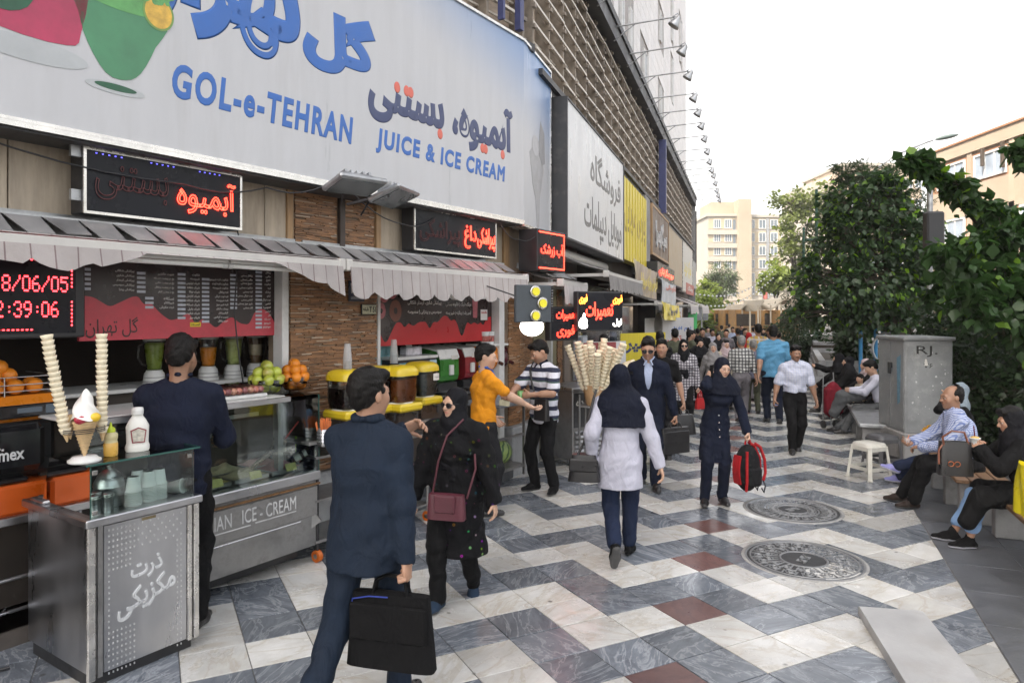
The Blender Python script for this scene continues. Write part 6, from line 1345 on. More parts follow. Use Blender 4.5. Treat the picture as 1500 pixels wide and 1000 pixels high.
def window(parent,x0,x1,z0,z1,y,fm=M_wpaint,pm=M_pane,mull=1,fn=None,d=.12):
 g=MB()
 if fn:g.M=fn
 e=min(.12,(x1-x0)*.1);g.bb(x0-e,x1+e,y-.06,y+.05,z0-e,z0);g.bb(x0-e,x1+e,y-.06,y+.05,z1,z1+e);g.bb(x0-e,x0,y-.06,y+.05,z0,z1);g.bb(x1,x1+e,y-.06,y+.05,z0,z1)
 for k in range(mull):xm=x0+(x1-x0)*(k+1)/(mull+1);g.bb(xm-e*.4,xm+e*.4,y-.04,y+.04,z0,z1)
 f=g.build('window',fm,parent);g=MB();
 if fn:g.M=fn
 g.bb(x0,x1,y+.0,y+.03,z0,z1);g.build('pane',pm,f);return f
YB=165;u=YB/FPX;X_=lambda px:(px-750)*u;Z_=lambda py:CH+(HY-py)*u
b1=thing('apartment_block','cream apartment block with a tall stair tower at the end of the street','building',(X_(1037),YB,0));LX_=lambda px:X_(px)-X_(1037)
def bpt(name,m,*b):g=MB();g.bb(*b);return g.build(name,m,b1)
bpt('wall',M_cream2,0,LX_(1079),0,14,0,Z_(317));bpt('wall',M_cream,LX_(1079),LX_(1098),-1.5,10,0,Z_(293));bpt('wall',M_cream2,LX_(1098),LX_(1215),.5,14,0,Z_(318));bpt('parapet',M_cream2,-.4,LX_(1079),-.4,14,Z_(317),Z_(313));bpt('penthouse',M_cream,LX_(1045),LX_(1079),2,12,Z_(317),Z_(294));bpt('parapet',M_cream2,LX_(1098),LX_(1216),0.1,14,Z_(318),Z_(314));bpt('duct',M_galv,LX_(1123),LX_(1127),.1,.5,0,Z_(320))
for k in range(6):
 zt=Z_(322+k*19.5);zb=Z_(334+k*19.5)
 bpt('ochre_band',M_ochre,.2,LX_(1079)-.2,-.08,0,zb-.2,zt+.4);bpt('ochre_band',M_ochre,LX_(1098)+.1,LX_(1214),.42,.5,zb-.2,zt+.4)
 for px in(1046,1062):window(b1,LX_(px),LX_(px+9),zb,zt,-.14,mull=2)
 for px in(1101,1113,1130,1146,1160):window(b1,LX_(px),LX_(px+(5 if px<1110 else 9)),zb,zt,.36,mull=1)
 window(b1,LX_(1073.5),LX_(1077),zb-1,zt,-.14,fm=M_conc,mull=0)
 bpt('spandrel',M_cream2,-.25,LX_(1079),-.5,0,zb-1.6,zb-.5)
YB2=110;u2=YB2/FPX;b2=thing('apartment_block','pale peach block showing over the verge trees','building',((1235-750)*u2,YB2,0));g=MB();g.bb(0,115*u2,0,15,0,CH+(HY-243)*u2);g.build('wall',M_peach,b2);g=MB();g.bb(-35*u2,0,3,15,0,CH+(HY-262)*u2);g.build('wall',M_cream2,b2);g=MB();g.bb(-.3,115*u2,-.3,15,CH+(HY-243)*u2,CH+(HY-239)*u2);g.build('parapet',M_cream2,b2)
for k in range(6):
 z=CH+(HY-262-k*30)*u2
 for q in range(8):window(b2,1+q*1.5,1.9+q*1.5,z-1.4,z,-.05,mull=1)
XB=26.6;b3=thing('office_building','peach rendered three storey block with terracotta window bands on the right','building',(XB,30,0),R(90))
b3.rotation_euler=(0,0,R(-90));b3.location=(XB,44.3,0)
def b3p(name,m,*b):g=MB();g.bb(*b);return g.build(name,m,b3)
b3p('wall',M_peach,0,18,.12,14,0,12.05);b3p('parapet',M_peach,-.1,18.1,-.12,14,11.35,12.1);b3p('coping',M_terr,-.2,18.2,-.2,14,12.1,12.2)
for fl,z in enumerate((9.75,6.4,3.0)):
 b3p('terracotta_band',M_terr,.2,18,.0,.12,z-.25,z+1.55-.1)
 for x in(1.2,4.6,8.2,11.8,15.4):
  window(b3,x,x+2.4,z,z+1.2,-.03,mull=2,pm=M_paneblue);b3p('pier',M_peach,x+2.7,x+3.1,-.06,.12,z-2.1,z+1.6)
 b3p('spandrel',M_peach,0,18,-.05,.12,z-2.0,z-.25)
for x,l in((5.4,1.0),(7.0,1.4),(11.4,1.3)):b3p('drain_spout',M_bark,x,x+.12,-.3,-.13,11.3-l,11.3)
b3p('penthouse',M_cream,11.5,18,2.0,10,12.1,15.0);b3p('penthouse',M_sy if False else M_ochre,15,18,3,10,15.0,16.4)
w=window(b3,14.2,15.8,12.9,14.4,1.94,fm=M_ochre,mull=1);g=MB();
for q in range(9):g.cyl((14.2+q*.2,1.8,12.9),(14.2+q*.2,1.8,14.4),.015,n=5)
g.build('grille',M_black,b3)
M_canopy=mat('canopy_cream',(.50,.43,.33),.6,var=.1,scale=1);M_kiosk=mat('kiosk_orange',(.36,.19,.06),.6,var=.35,scale=3)
def canopy(px0,py0,px1,py1,Y0,Y1,label):
 a,b_=at(px0,py0,Y0),at(px1,py1,Y1);t=thing('wavy_canopy',label,'canopy',(a.x,a.y,0),0,'wavy canopies at the street end');d=b_-a
 g=MB();g.grid(28,4,lambda u,v:(d.x*u,d.y*u+(v-.5)*4,a.z+d.z*u+.28*math.sin(u*12.5+1)),thick=(0,0,-.16));g.build('roof',M_canopy,t)
 for k in range(5):
  for v in(-1.6,1.6):g=MB();g.cyl((d.x*(k+.5)/5,d.y*(k+.5)/5+v,0),(d.x*(k+.5)/5,d.y*(k+.5)/5+v,a.z+d.z*(k+.5)/5-.1),.07,n=8);g.build('post',M_canopy,t)
 for k in range(3):
  c=Vector((d.x*(k*.3+.22),d.y*(k*.3+.22),0));h=thing('snack_kiosk','orange timber kiosk under the canopy, %s of three'%('left','middle','right')[k]+(' farther canopy' if Y0>56 else ' nearer canopy'),'kiosk',(a.x+c.x,a.y+c.y+.3,0),0,'orange kiosks under the canopies')
  g=MB();g.bb(-.8,.8,0,1.6,0,2.3);g.build('body',M_kiosk,h);g=MB();g.bb(-.7,.7,-.06,.02,1.1,2.0);g.build('hatch',M_soil,h);g=MB();g.bb(-.85,.85,-.25,0,1.0,1.06);g.build('counter',M_wood,h)
canopy(1052,458,1105,444,56,50,'left wavy cream canopy on thin posts');canopy(1098,450,1172,434,60,54,'right wavy cream canopy partly behind the verge')
bw=thing('boundary_wall','long low peach wall behind the canopies','wall',(at(1040,458,120).x,120,0));g=MB();g.bb(0,26,0,.3,0,4.2);g.build('wall',M_peach,bw);g=MB();g.bb(-.1,26.1,-.1,.4,4.2,4.4);g.build('coping',M_cream2,bw)
t=thing('billboard','white blank billboard panel beside the verge trees','billboard',(at(1141,458,82).x,82,0));g=MB();g.bb(0,3.3,0,.2,2.5,4.9);g.build('panel',M_cream2,t);g=MB();g.bb(1.5,1.75,.05,.15,0,2.5);g.build('post',M_galv,t)
def pole(name,label,loc,h,r,m,cat,arms=()):
 t=thing(name,label,cat,loc);g=MB();g.cyl((0,0,0),(0,0,h),r,r*.7,n=10);g.build('post',m,t)
 for a,b_,rr in arms:g=MB();g.cyl(a,b_,rr,n=8);g.build('arm',m,t)
 return t
M_grn=mat('green_paint',(.02,.075,.05),.5,var=.2);p=at(1196,458,27)
t=pole('green_pole','dark green twin pole with a crossbar rising from the verge trees',(p.x,p.y,0),6.9,.075,M_grn,'pole',(((-.5,0,4.9),(.45,0,5.0),.04),((-.5,0,0),(-.5,0,5.4),.05)))
p=at(1270,458,24);t=pole('street_lamp','curved grey street lamp reaching over the verge trees',(p.x,p.y,0),6.6,.07,M_galv,'street lamp');g=MB();g.tube([(0,0,6.5),(.25,0,7.0),(.9,-.1,7.5),(1.9,-.3,7.92),(2.1,-.3,7.98)],.035,8);g.build('arm',M_galv,t);g=MB();g.ball((2.55,-.35,8.08),(.42,.13,.075),16,rot=Ry(-12));g.build('lamp_head',mat('lamp_green_grey',(.13,.17,.16),.4),t)
p=at(1367,458,12.5);t=thing('traffic_signal','black back of a signal head on a pole among the leaves','traffic signal',(p.x,p.y,.1));g=MB();g.cyl((0,.1,0),(0,.1,4.2),.05,n=10);g.build('post',M_galv,t);g=MB();g.bb(-.16,.16,-.1,.08,2.9,3.8,bev=.03);g.build('signal_head',M_black,t)
p=at(1405,458,12.0);t=thing('road_sign','grey metal sign plate on a post among the leaves','sign',(p.x,p.y,.1));g=MB();g.cyl((0,.05,0),(0,.05,3.0),.035,n=8);g.build('post',M_galv,t);g=MB();g.bb(-.32,.32,-.02,.02,2.1,2.9,bev=.01);g.build('plate',M_galv,t)
p=at(1028,458,48);t=pole('banner_pole','pole with two small grey banners at the end of the shops',(p.x,p.y,0),2.7,.05,M_galv,'pole')
for s_ in(-.42,.06):g=MB();g.bb(s_,s_+.38,-.01,.01,1.55,2.45);g.build('banner',mat('banner_grey',(.16,.17,.18),.6,var=.4,scale=3),t)
p=at(1117,458,75);t=pole('flag_pole','slim flag pole with a small red and white flag by the canopies',(p.x,p.y,0),5.2,.05,M_galv,'flag');g=MB();g.grid(6,6,lambda u,v:(.05+.5*u,.08*math.sin(u*6),4.9-1.3*v-.2*u));g.build('flag',mat('flag_cloth',(.4,.12,.1),.7,var=.5,scale=2),t)
p=at(1257,458,420);mt=thing('radio_mast','thin lattice radio mast far behind the trees','mast',(p.x,p.y,0));M_mast=mat('mast_grey',(.42,.42,.43),.6);g=MB();h=CH+(HY-72)*420/FPX
for a in range(3):c,s_=.7*math.cos(a*2.1),.7*math.sin(a*2.1);g.cyl((c,s_,0),(c,s_,h-14),.10,n=5)
for q in range(60):z=q*(h-14)/60;g.bar((-.6,0,z),(.6,0,z+2.4),.09)
g.cyl((0,0,h-14),(0,0,h),.12,n=5);g.build('lattice',M_mast,mt)
p=at(1393,458,520);mt=thing('radio_mast','fainter tall mast above the peach block','mast',(p.x,p.y,0));g=MB();g.cyl((0,0,0),(0,0,CH+(HY+60)*520/FPX),.45,n=6);g.build('lattice',M_mast,mt)
a,b_=at(1012,428,45),at(1135,394,60);t=thing('light_string','string of small white bulbs across the end of the street','lights',(a.x,a.y,0));d=b_-a;g=MB();g2=MB()
for k,dz in enumerate((0,-.7)):
 pts=[(d.x*i/24,d.y*i/24+k*.4,a.z+dz+d.z*i/24-1.0*math.sin(math.pi*i/24))for i in range(25)];g.tube(pts,.012,4)
 for q in pts:g2.ball((q[0],q[1],q[2]-.07),.07,6)
g.build('wire',M_black,t);g2.build('bulb',M_foam,t,'stuff')
def V3(*a):return np.array(a,float)
def nrm(v):return v/(np.linalg.norm(v)+1e-12)
class Sdf:
 def __init__(s):s.p=[]
 def cap(s,a,b,ra,rb,k=.02,u=None,st=1.0,op=1):
  a,b=V3(*a),V3(*b);m=max(ra,rb)*max(1,st)+.03
  s.p.append(('c',(a,b,ra,rb,None if u is None else nrm(V3(*u)),st),k,op,np.minimum(a,b)-m,np.maximum(a,b)+m));return s
 def chain(s,pts,rs,k=.02,u=None,st=1.0):
  sts=st if isinstance(st,(list,tuple))else[st]*len(pts)
  for i in range(len(pts)-1):s.cap(pts[i],pts[i+1],rs[i],rs[i+1],k,u,(sts[i]+sts[i+1])/2)
  return s
 def ell(s,c,r,k=.02,M=None,op=1):
  c,r=V3(*c),V3(*r);m=r.max()+.03;s.p.append(('e',(c,r,M),k,op,c-m,c+m));return s
 def half(s,p,n,k=.004):
  s.p.append(('h',(V3(*p),nrm(V3(*n))),k,-1,V3(-9,-9,-9),V3(9,9,9)));return s
 def bounds(s):
  q=[p for p in s.p if p[3]>0];return np.min([p[4]for p in q],0),np.max([p[5]for p in q],0)
 def field(s,X,Y,Z):
  D=np.full((len(X),len(Y),len(Z)),.08,np.float32)
  for kind,pr,k,op,lo,hi in s.p:
   if kind=='h':
    p,n=pr;d=-((X[:,None,None]-p[0])*n[0]+(Y[None,:,None]-p[1])*n[1]+(Z[None,None,:]-p[2])*n[2]);sl=(slice(None),)*3
   else:
    i0,i1=np.searchsorted(X,lo[0]),np.searchsorted(X,hi[0]);j0,j1=np.searchsorted(Y,lo[1]),np.searchsorted(Y,hi[1]);k0,k1=np.searchsorted(Z,lo[2]),np.searchsorted(Z,hi[2])
    if i1<=i0 or j1<=j0 or k1<=k0:continue
    sl=(slice(i0,i1),slice(j0,j1),slice(k0,k1));x,y,z=X[i0:i1,None,None],Y[None,j0:j1,None],Z[None,None,k0:k1]
    if kind=='c':
     a,b,ra,rb,u,st=pr;dx,dy,dz=x-a[0],y-a[1],z-a[2];ab=b-a
     if u is not None and st!=1.0:
      c=(dx*u[0]+dy*u[1]+dz*u[2])*(1-1/st);dx,dy,dz=dx-c*u[0],dy-c*u[1],dz-c*u[2];ab=ab-u*(ab@u)*(1-1/st)
     t=np.clip((dx*ab[0]+dy*ab[1]+dz*ab[2])/max(ab@ab,1e-9),0,1)
     d=np.sqrt((dx-t*ab[0])**2+(dy-t*ab[1])**2+(dz-t*ab[2])**2)-(ra+(rb-ra)*t)
    else:
     c,r,M=pr;q=[x-c[0],y-c[1],z-c[2]]
     if M is not None:q=[M[0][i]*q[0]+M[1][i]*q[1]+M[2][i]*q[2]for i in range(3)]
     k0_=np.sqrt((q[0]/r[0])**2+(q[1]/r[1])**2+(q[2]/r[2])**2);k1_=np.sqrt((q[0]/r[0]**2)**2+(q[1]/r[1]**2)**2+(q[2]/r[2]**2)**2);d=k0_*(k0_-1)/(k1_+1e-9)
   d=np.minimum(d,.08)if op>0 else d;D0=D[sl]
   if op>0:h=np.maximum(k-np.abs(D0-d),0)/k;D[sl]=np.minimum(D0,d)-h*h*k*.25
   else:h=np.maximum(k-np.abs(D0+d),0)/k;D[sl]=np.maximum(D0,-d)+h*h*k*.25
  return D
def folds(X,Y,Z,amp,seed,fr=1.0):
 x,y,z=X[:,None,None]*fr,Y[None,:,None]*fr,Z[None,None,:]*fr;r=np.random.default_rng(seed);ph=r.uniform(0,6.3,8)
 w=np.sin(9*x+5*z+ph[0])+np.sin(11*y-7*z+ph[1]);v=np.sin(13*z+4*x+ph[2])+np.sin(8*y+6*x+ph[3])
 a=np.sin(26*z+15*x+2.2*w+ph[4]);b=np.sin(34*x+24*y+2.4*v+ph[5]);c=np.sin(60*z-22*y+2.5*w+ph[6])
 return amp*(.55*a*np.abs(a)+.5*b*(.5+.5*np.sin(3*z+ph[7]))+.25*c)
_CO=[(0,0,0),(1,0,0),(0,1,0),(1,1,0),(0,0,1),(1,0,1),(0,1,1),(1,1,1)]
_ED=[(0,1),(2,3),(4,5),(6,7),(0,2),(1,3),(4,6),(5,7),(0,4),(1,5),(2,6),(3,7)]
def surfnet(D,o,h):
 ins=D<0;n=np.array(D.shape)-1
 cs=np.zeros(n,np.int8)
 for a,b,c in _CO:cs+=ins[a:a+n[0],b:b+n[1],c:c+n[2]]
 I,J,K=np.nonzero((cs>0)&(cs<8))
 if len(I)==0:return np.zeros((0,3)),np.zeros((0,4),int)
 vals=[D[I+a,J+b,K+c]for a,b,c in _CO];acc=np.zeros((len(I),3));cnt=np.zeros(len(I))
 for e0,e1 in _ED:
  v0,v1=vals[e0],vals[e1];m=(v0<0)!=(v1<0);t=np.where(m,v0/np.where(m,v0-v1,1),0)
  p0,p1=np.array(_CO[e0],float),np.array(_CO[e1],float);acc+=m[:,None]*(p0+t[:,None]*(p1-p0));cnt+=m
 verts=(np.stack([I,J,K],1)+acc/cnt[:,None])*h+o
 idx=np.full(n,-1,np.int32);idx[I,J,K]=np.arange(len(I));F=[]
 for ax in range(3):
  s0=[slice(None)]*3;s1=[slice(None)]*3;s0[ax]=slice(0,-1);s1[ax]=slice(1,None);A,B=ins[tuple(s0)],ins[tuple(s1)]
  ei=np.stack(np.nonzero(A!=B),1);b_,c_=(ax+1)%3,(ax+2)%3
  ok=(ei[:,b_]>0)&(ei[:,c_]>0)&(ei[:,b_]<n[b_])&(ei[:,c_]<n[c_]);ei=ei[ok]
  if not len(ei):continue
  def at_(db,dc):q=ei.copy();q[:,b_]-=db;q[:,c_]-=dc;return idx[q[:,0],q[:,1],q[:,2]]
  q=np.stack([at_(1,1),at_(0,1),at_(0,0),at_(1,0)],1);flip=B[ei[:,0],ei[:,1],ei[:,2]];q[flip]=q[flip][:,::-1];F.append(q)
 F=np.concatenate(F);return verts,F[(F>=0).all(1)]
def grow(sdf,h,amp=0.0,seed=0,lo=None,hi=None,fr=1.0):
 l,u=sdf.bounds()
 if lo is not None:l=np.maximum(l,lo)
 if hi is not None:u=np.minimum(u,hi)
 X,Y,Z=[np.arange(l[i]-2*h,u[i]+2*h,h)for i in range(3)]
 D=sdf.field(X,Y,Z)
 if amp:D=D+folds(X,Y,Z,amp,seed,fr).astype(np.float32)
 return surfnet(D,np.array([X[0],Y[0],Z[0]]),h)
def skin_mesh(name,parts,mats,parent,xf,colour=None,mi=None):
 """one mesh from (verts, quads) pieces; xf scales to the person's height"""
 vs,fs,n=[],[],0
 for v,f in parts:vs.append(v);fs.append(f+n);n+=len(v)
 v=np.concatenate(vs);f=np.concatenate(fs);me=bpy.data.meshes.new(name)
 me.vertices.add(len(v));me.vertices.foreach_set('co',(v*xf).astype(np.float32).ravel());me.loops.add(len(f)*4);me.loops.foreach_set('vertex_index',f.astype(np.int32).ravel())
 me.polygons.add(len(f));me.polygons.foreach_set('loop_start',np.arange(0,len(f)*4,4,dtype=np.int32));me.polygons.foreach_set('use_smooth',np.ones(len(f),bool))
 for m in(mats if isinstance(mats,(list,tuple))else[mats]):me.materials.append(m)
 if mi is not None:me.polygons.foreach_set('material_index',mi(v,f).astype(np.int32))
 if colour is not None:
  a=me.attributes.new('tone','FLOAT_COLOR','POINT');c=np.ones((len(v),4),np.float32);c[:,:3]=colour(v);a.data.foreach_set('color',c.ravel())
 me.update(calc_edges=True);me.validate();return link(name,me,parent)
def cloth(name,col,rough=.85,var=.16,sheen=0.0,bump=.25,coords='Object'):
 if name in MATS:return MATS[name]
 m=mat(name,col,rough,var=var,scale=5,sheen=sheen,bump=bump,bscale=260,coords=coords,spec=.25 if sum(col)>.3 else .12)
 nt,b,c=color_tree(m);L=nt.links.new;tc=_n(nt,'ShaderNodeTexCoord');mp=_n(nt,'ShaderNodeMapping');mp.inputs['Scale'].default_value=(1,1,.55);L(tc.outputs['Object'],mp.inputs[0])
 nz=_n(nt,'ShaderNodeTexNoise',Scale=9.0,Detail=3.0,Roughness=.45,Distortion=1.6);L(mp.outputs[0],nz.inputs['Vector'])
 bp=_n(nt,'ShaderNodeBump',Strength=.75,Distance=.03);L(nz.outputs[0],bp.inputs['Height']);o=b.inputs['Normal'].links[0].from_node;L(bp.outputs[0],o.inputs['Normal']);return m
def checks(name,base,line,f=36.0,w=.3,line2=None,w2=.1,zonly=False,bw=.5):
 m=cloth(name,base)
 nt,b,c=color_tree(m);L=nt.links.new;tc=_n(nt,'ShaderNodeTexCoord');sp=_n(nt,'ShaderNodeSeparateXYZ');nz=_n(nt,'ShaderNodeTexNoise',Scale=4.0);vm=_n(nt,'ShaderNodeMix',data_type='VECTOR');vm.inputs[0].default_value=.035
 L(tc.outputs['Object'],nz.inputs['Vector']);L(tc.outputs['Object'],vm.inputs[4]);L(nz.outputs['Color'],vm.inputs[5]);L(vm.outputs[1],sp.inputs[0]);cur=c
 for ax in(('Z',)if zonly else('X','Z')):
  mu=_n(nt,'ShaderNodeMath',operation='MULTIPLY');mu.inputs[1].default_value=f;L(sp.outputs[ax],mu.inputs[0]);fr=_n(nt,'ShaderNodeMath',operation='FRACT');L(mu.outputs[0],fr.inputs[0]);lt=_n(nt,'ShaderNodeMath',operation='LESS_THAN');lt.inputs[1].default_value=w;L(fr.outputs[0],lt.inputs[0])
  sc_=_n(nt,'ShaderNodeMath',operation='MULTIPLY');sc_.inputs[1].default_value=1.0 if zonly else bw;L(lt.outputs[0],sc_.inputs[0]);mx=_n(nt,'ShaderNodeMix',data_type='RGBA');L(sc_.outputs[0],mx.inputs[0]);L(cur,mx.inputs[6]);mx.inputs[7].default_value=(*line,1);cur=mx.outputs[2]
  if line2:
   ad=_n(nt,'ShaderNodeMath',operation='MULTIPLY');ad.inputs[1].default_value=f*.5;L(sp.outputs[ax],ad.inputs[0]);fr2=_n(nt,'ShaderNodeMath',operation='FRACT');L(ad.outputs[0],fr2.inputs[0]);l2=_n(nt,'ShaderNodeMath',operation='LESS_THAN');l2.inputs[1].default_value=w2;L(fr2.outputs[0],l2.inputs[0]);s2=_n(nt,'ShaderNodeMath',operation='MULTIPLY');s2.inputs[1].default_value=.7;L(l2.outputs[0],s2.inputs[0])
   m2=_n(nt,'ShaderNodeMix',data_type='RGBA');L(s2.outputs[0],m2.inputs[0]);L(cur,m2.inputs[6]);m2.inputs[7].default_value=(*line2,1);cur=m2.outputs[2]
 L(cur,b.inputs['Base Color']);return m
def skinm(name,col):
 m=mat(name,col,.48,var=.10,scale=9,attr='tone',bump=.08,bscale=150);b=m.node_tree.nodes['Principled BSDF'];b.inputs['Subsurface Weight'].default_value=.12;b.inputs['Subsurface Radius'].default_value=(.012,.005,.003);b.inputs['Subsurface Scale'].default_value=.6;return m
SK={'a':skinm('skin_light',(.46,.285,.20)),'b':skinm('skin_olive',(.36,.20,.13)),'c':skinm('skin_tan',(.27,.145,.09))}
M_hair=mat('hair_black',(.006,.005,.0045),.6,var=.5,scale=30,stretch=(1,1,.3),bump=.6,bscale=120,spec=.2);M_hairg=mat('hair_grey',(.20,.19,.18),.5,var=.4,scale=30,bump=.6,bscale=120);M_hairb=mat('hair_brown',(.05,.03,.02),.45,var=.4,scale=30,bump=.5,bscale=120)
M_eyew=mat('eye_white',(.55,.52,.50),.2,var=.05);M_iris=mat('iris_brown',(.025,.014,.01),.1,var=.1);M_brow=mat('brow_black',(.015,.012,.01),.7);M_shade=mat('dark_lens',(.012,.010,.012),.06,var=.1,coat=.6);M_leath=mat('black_leather',(.014,.013,.014),.35,var=.3,scale=8,bump=.2,bscale=80);M_sole=mat('sole',(.06,.06,.06),.7)
def ik(a,b,l1,l2,hint):
 a,b,hint=V3(*a),V3(*b),V3(*hint);d=b-a;L=np.linalg.norm(d)
 if L>(l1+l2)*.998:b=a+d/L*(l1+l2)*.998;d=b-a;L=np.linalg.norm(d)
 x=(l1*l1-l2*l2+L*L)/(2*L);y=math.sqrt(max(0,l1*l1-x*x));u=d/L;w=nrm(hint-u*(hint@u));return a+u*x+w*y,b
def rotv(v,ax,deg):
 return np.array(Matrix.Rotation(R(deg),3,Vector(ax))@Vector(v))
STAND=dict(pel=(0,0,.93),lean=2,side=0,twist=0,fl=(.10,.0,.08),fr=(-.10,.0,.08),hl=(.27,-.06,.84),hr=(-.27,-.06,.84),el=(.3,1,0),er=(-.3,1,0),head=(0,0,0))
def walk(ph=1,st=.30,sw=.14):
 """mid stride; ph = +1 puts the left foot forward"""
 return dict(fl=(.08,-st*.55*ph,.08),fr=(-.08,st*.55*ph,.08),hl=(.27,sw*ph,.86),hr=(-.27,-sw*ph,.86),pitl=0 if ph>0 else 34,pitr=34 if ph>0 else 0,pel=(0,0,.91),lean=4)
SIT=dict(pel=(0,.12,.53),lean=6,fl=(.12,-.36,.08),fr=(-.12,-.36,.08),hl=(.14,-.34,.62),hr=(-.14,-.34,.62),el=(1,.6,-.6),er=(-1,.6,-.6))
def person(label,loc,h,heading,pose=None,sk='b',fem=False,build=1.0,hair=M_hair,hairstyle='short',scarf=None,cape=None,top=None,sleeve=1.0,tuck=.86,hem=None,flare=.0,jacket=None,pants=None,cuff=.10,shoe=M_leath,glasses=None,brow=True,q=1,curl=(25,25),palm=(None,None),group=None,loose=.012,beard=0,seed=1,belt=None,name='person',collar=None,fingersdir=(None,None),shoes=True,seat=False,amp=1.0,opening=False,shirtm=None,tm=None,browm=None):
 P=dict(STAND);P.update(pose or{});s=h/1.75;hd=0.0
 root=thing(name,label,'person',loc,R(heading),group)
 W=(.92 if fem else 1.0)*build;X1=V3(1,0,0);pel=V3(*P['pel']);U=rotv(rotv((0,0,1),(1,0,0),P['lean']),(0,1,0),P['side']);Rv=nrm(rotv((1,0,0),(0,0,1),P['twist']));Fv=nrm(np.cross(Rv,-U))*-1
 Fv=np.cross(Rv,U)*-1
 Fv=-np.cross(U,Rv)
 waist,chest,shc,nb=pel+U*.15,pel+U*.34,pel+U*.468,pel+U*.525
 sw_=.166*W if not fem else .150*build;shL,shR=shc+Rv*sw_-U*.015,shc-Rv*sw_-U*.015
 hips=[pel+V3(.085*W,0,-.03),pel+V3(-.085*W,0,-.03)]
 kh=[P.get('khl',(.08,-1,0)),P.get('khr',(-.08,-1,0))]
 kn,an=[],[]
 for i,f in enumerate((P['fl'],P['fr'])):k_,a_=ik(hips[i],f,.425,.425,kh[i]);kn.append(k_);an.append(a_)
 el,wr=[],[]
 for i,(S_,hnd,hint)in enumerate(((shL,P['hl'],P['el']),(shR,P['hr'],P['er']))):e_,w_=ik(S_,hnd,.285,.25,hint);el.append(e_);wr.append(w_)
 yaw,pit,rol=P['head'];hz=nrm(rotv(U,(1,0,0),-P['lean']*.6))
 def hr_(v):v=rotv(v,(0,1,0),rol);v=rotv(v,(1,0,0),pit);v=rotv(v,(0,0,1),yaw+P['twist']*.0);return v
 hx,hy,hzv=hr_((1,0,0)),hr_((0,1,0)),hr_((0,0,1));HM=np.stack([hx,hy,hzv],1);hs=1.0*(1.0 if not fem else .96)
 hc=nb+hz*.055+hzv*.105
 def Hd(x,y,z):return hc+HM@(V3(x,y,z)*hs)
 B=Sdf()
 def headsdf(B):
  e=lambda c,r,k=.02,op=1:B.ell(Hd(*c),V3(*r)*hs,k,HM,op)
  e((0,.014,.030),(.074,.096,.094));e((0,-.022,-.02),(.066,.078,.085),.03);e((0,-.036,-.062),(.050 if fem else .054,.055,.052),.03);e((0,-.074,-.100),(.022,.016,.016),.03)
  for sx_ in(-1,1):e((sx_*.040,-.060,-.022),(.024,.026,.026),.03)
  B.cap(Hd(-.034,-.086,.024),Hd(.034,-.086,.024),.011,.011,.02)
  for sx_ in(-1,1):e((sx_*.031,-.101,.003),(.017,.014,.0105),.012,-1)
  for sx_ in(-1,1):e((sx_*.031,-.0915,.0115),(.017,.0095,.0062),.006);e((sx_*.031,-.0905,-.0080),(.015,.008,.0042),.006)
  B.cap(Hd(0,-.097,.012),Hd(0,-.117,-.026),.0075,.0115,.012)
  for sx_ in(-1,1):e((sx_*.0115,-.104,-.031),(.0085,.010,.007),.008)
  e((0,-.096,-.0565),(.022,.0095,.0052),.006);e((0,-.0945,-.0665),(.019,.0095,.0058),.006);e((0,-.104,-.0613),(.020,.006,.0016),.003,-1)
  for sx_ in(-1,1):e((sx_*.076,.012,-.004),(.009,.019,.030),.008)
  B.cap(nb-U*.03,Hd(0,.018,-.05),.056 if not fem else .047,.052 if not fem else .045,.03)
 headsdf(B)
 hands=[]
 for i,sg_ in enumerate((1,-1)):
  w_,e_=wr[i],el[i];d=nrm(w_-e_)if fingersdir[i]is None else nrm(V3(*fingersdir[i]));pn=V3(-sg_,0,0)if palm[i]is None else V3(*palm[i]);pn=nrm(pn-d*(pn@d));side=np.cross(pn,d)*sg_
  if(palm[i]is None)and side[1]>0:side=-side
  hb=Sdf()if q>0 else B;Mx=np.stack([side,pn,d],1)
  hb.cap(w_-d*.05,w_+d*.012,.0275,.024,.02,side,1.15);hb.ell(w_+d*.052,(.041,.0165,.052),.02,Mx)
  cu=curl[i]
  for f in range(4):
   o=w_+d*.088+side*(.030-.0205*f);L_=(.074,.082,.077,.062)[f];a0=cu*(1+.08*f);p0=o;
   for sgm in range(3):
    ang=a0*(sgm+1)if cu<60 else a0*(.75+sgm*.95);dd=rotv(d,np.cross(d,pn),ang);p1=p0+dd*L_*(.45,.31,.26)[sgm];hb.cap(p0,p1,(.0092,.0085,.0078)[sgm],(.0085,.0078,.0068)[sgm],.004);p0=p1
  t0=w_+d*.028+side*.030;td=nrm(d*.75+side*.6+pn*(.25+cu/140));t1=t0+td*.042;t2=t1+nrm(td+pn*(.2+cu/90)+d*.3)*.033;hb.cap(w_+d*.015+side*.012,t0,.015,.014,.012);hb.cap(t0,t1,.0130,.0108,.006);hb.cap(t1,t2,.0106,.0085,.005)
  hands.append((hb,w_,d))
  A=B;A.chain([(shL,shR)[i],e_,w_-d*.0],[.045*W,.037*W,.0255],.02)
  if jacket is None and sleeve<1:A.cap(e_+(w_-e_)*.05,e_+(w_-e_)*.45,.040*W,.036*W,.03)
 B.chain([pel,waist,chest,shc],[.085*W,.082*W,.095*W,.07*W],.04,Rv,1.4);B.cap(shL,shR,.05,.05,.03)
 for i in range(2):B.chain([hips[i],kn[i],an[i]],[.070*W,.048*W,.034],.02)
 if not shoes:
  pass
 beardk=beard
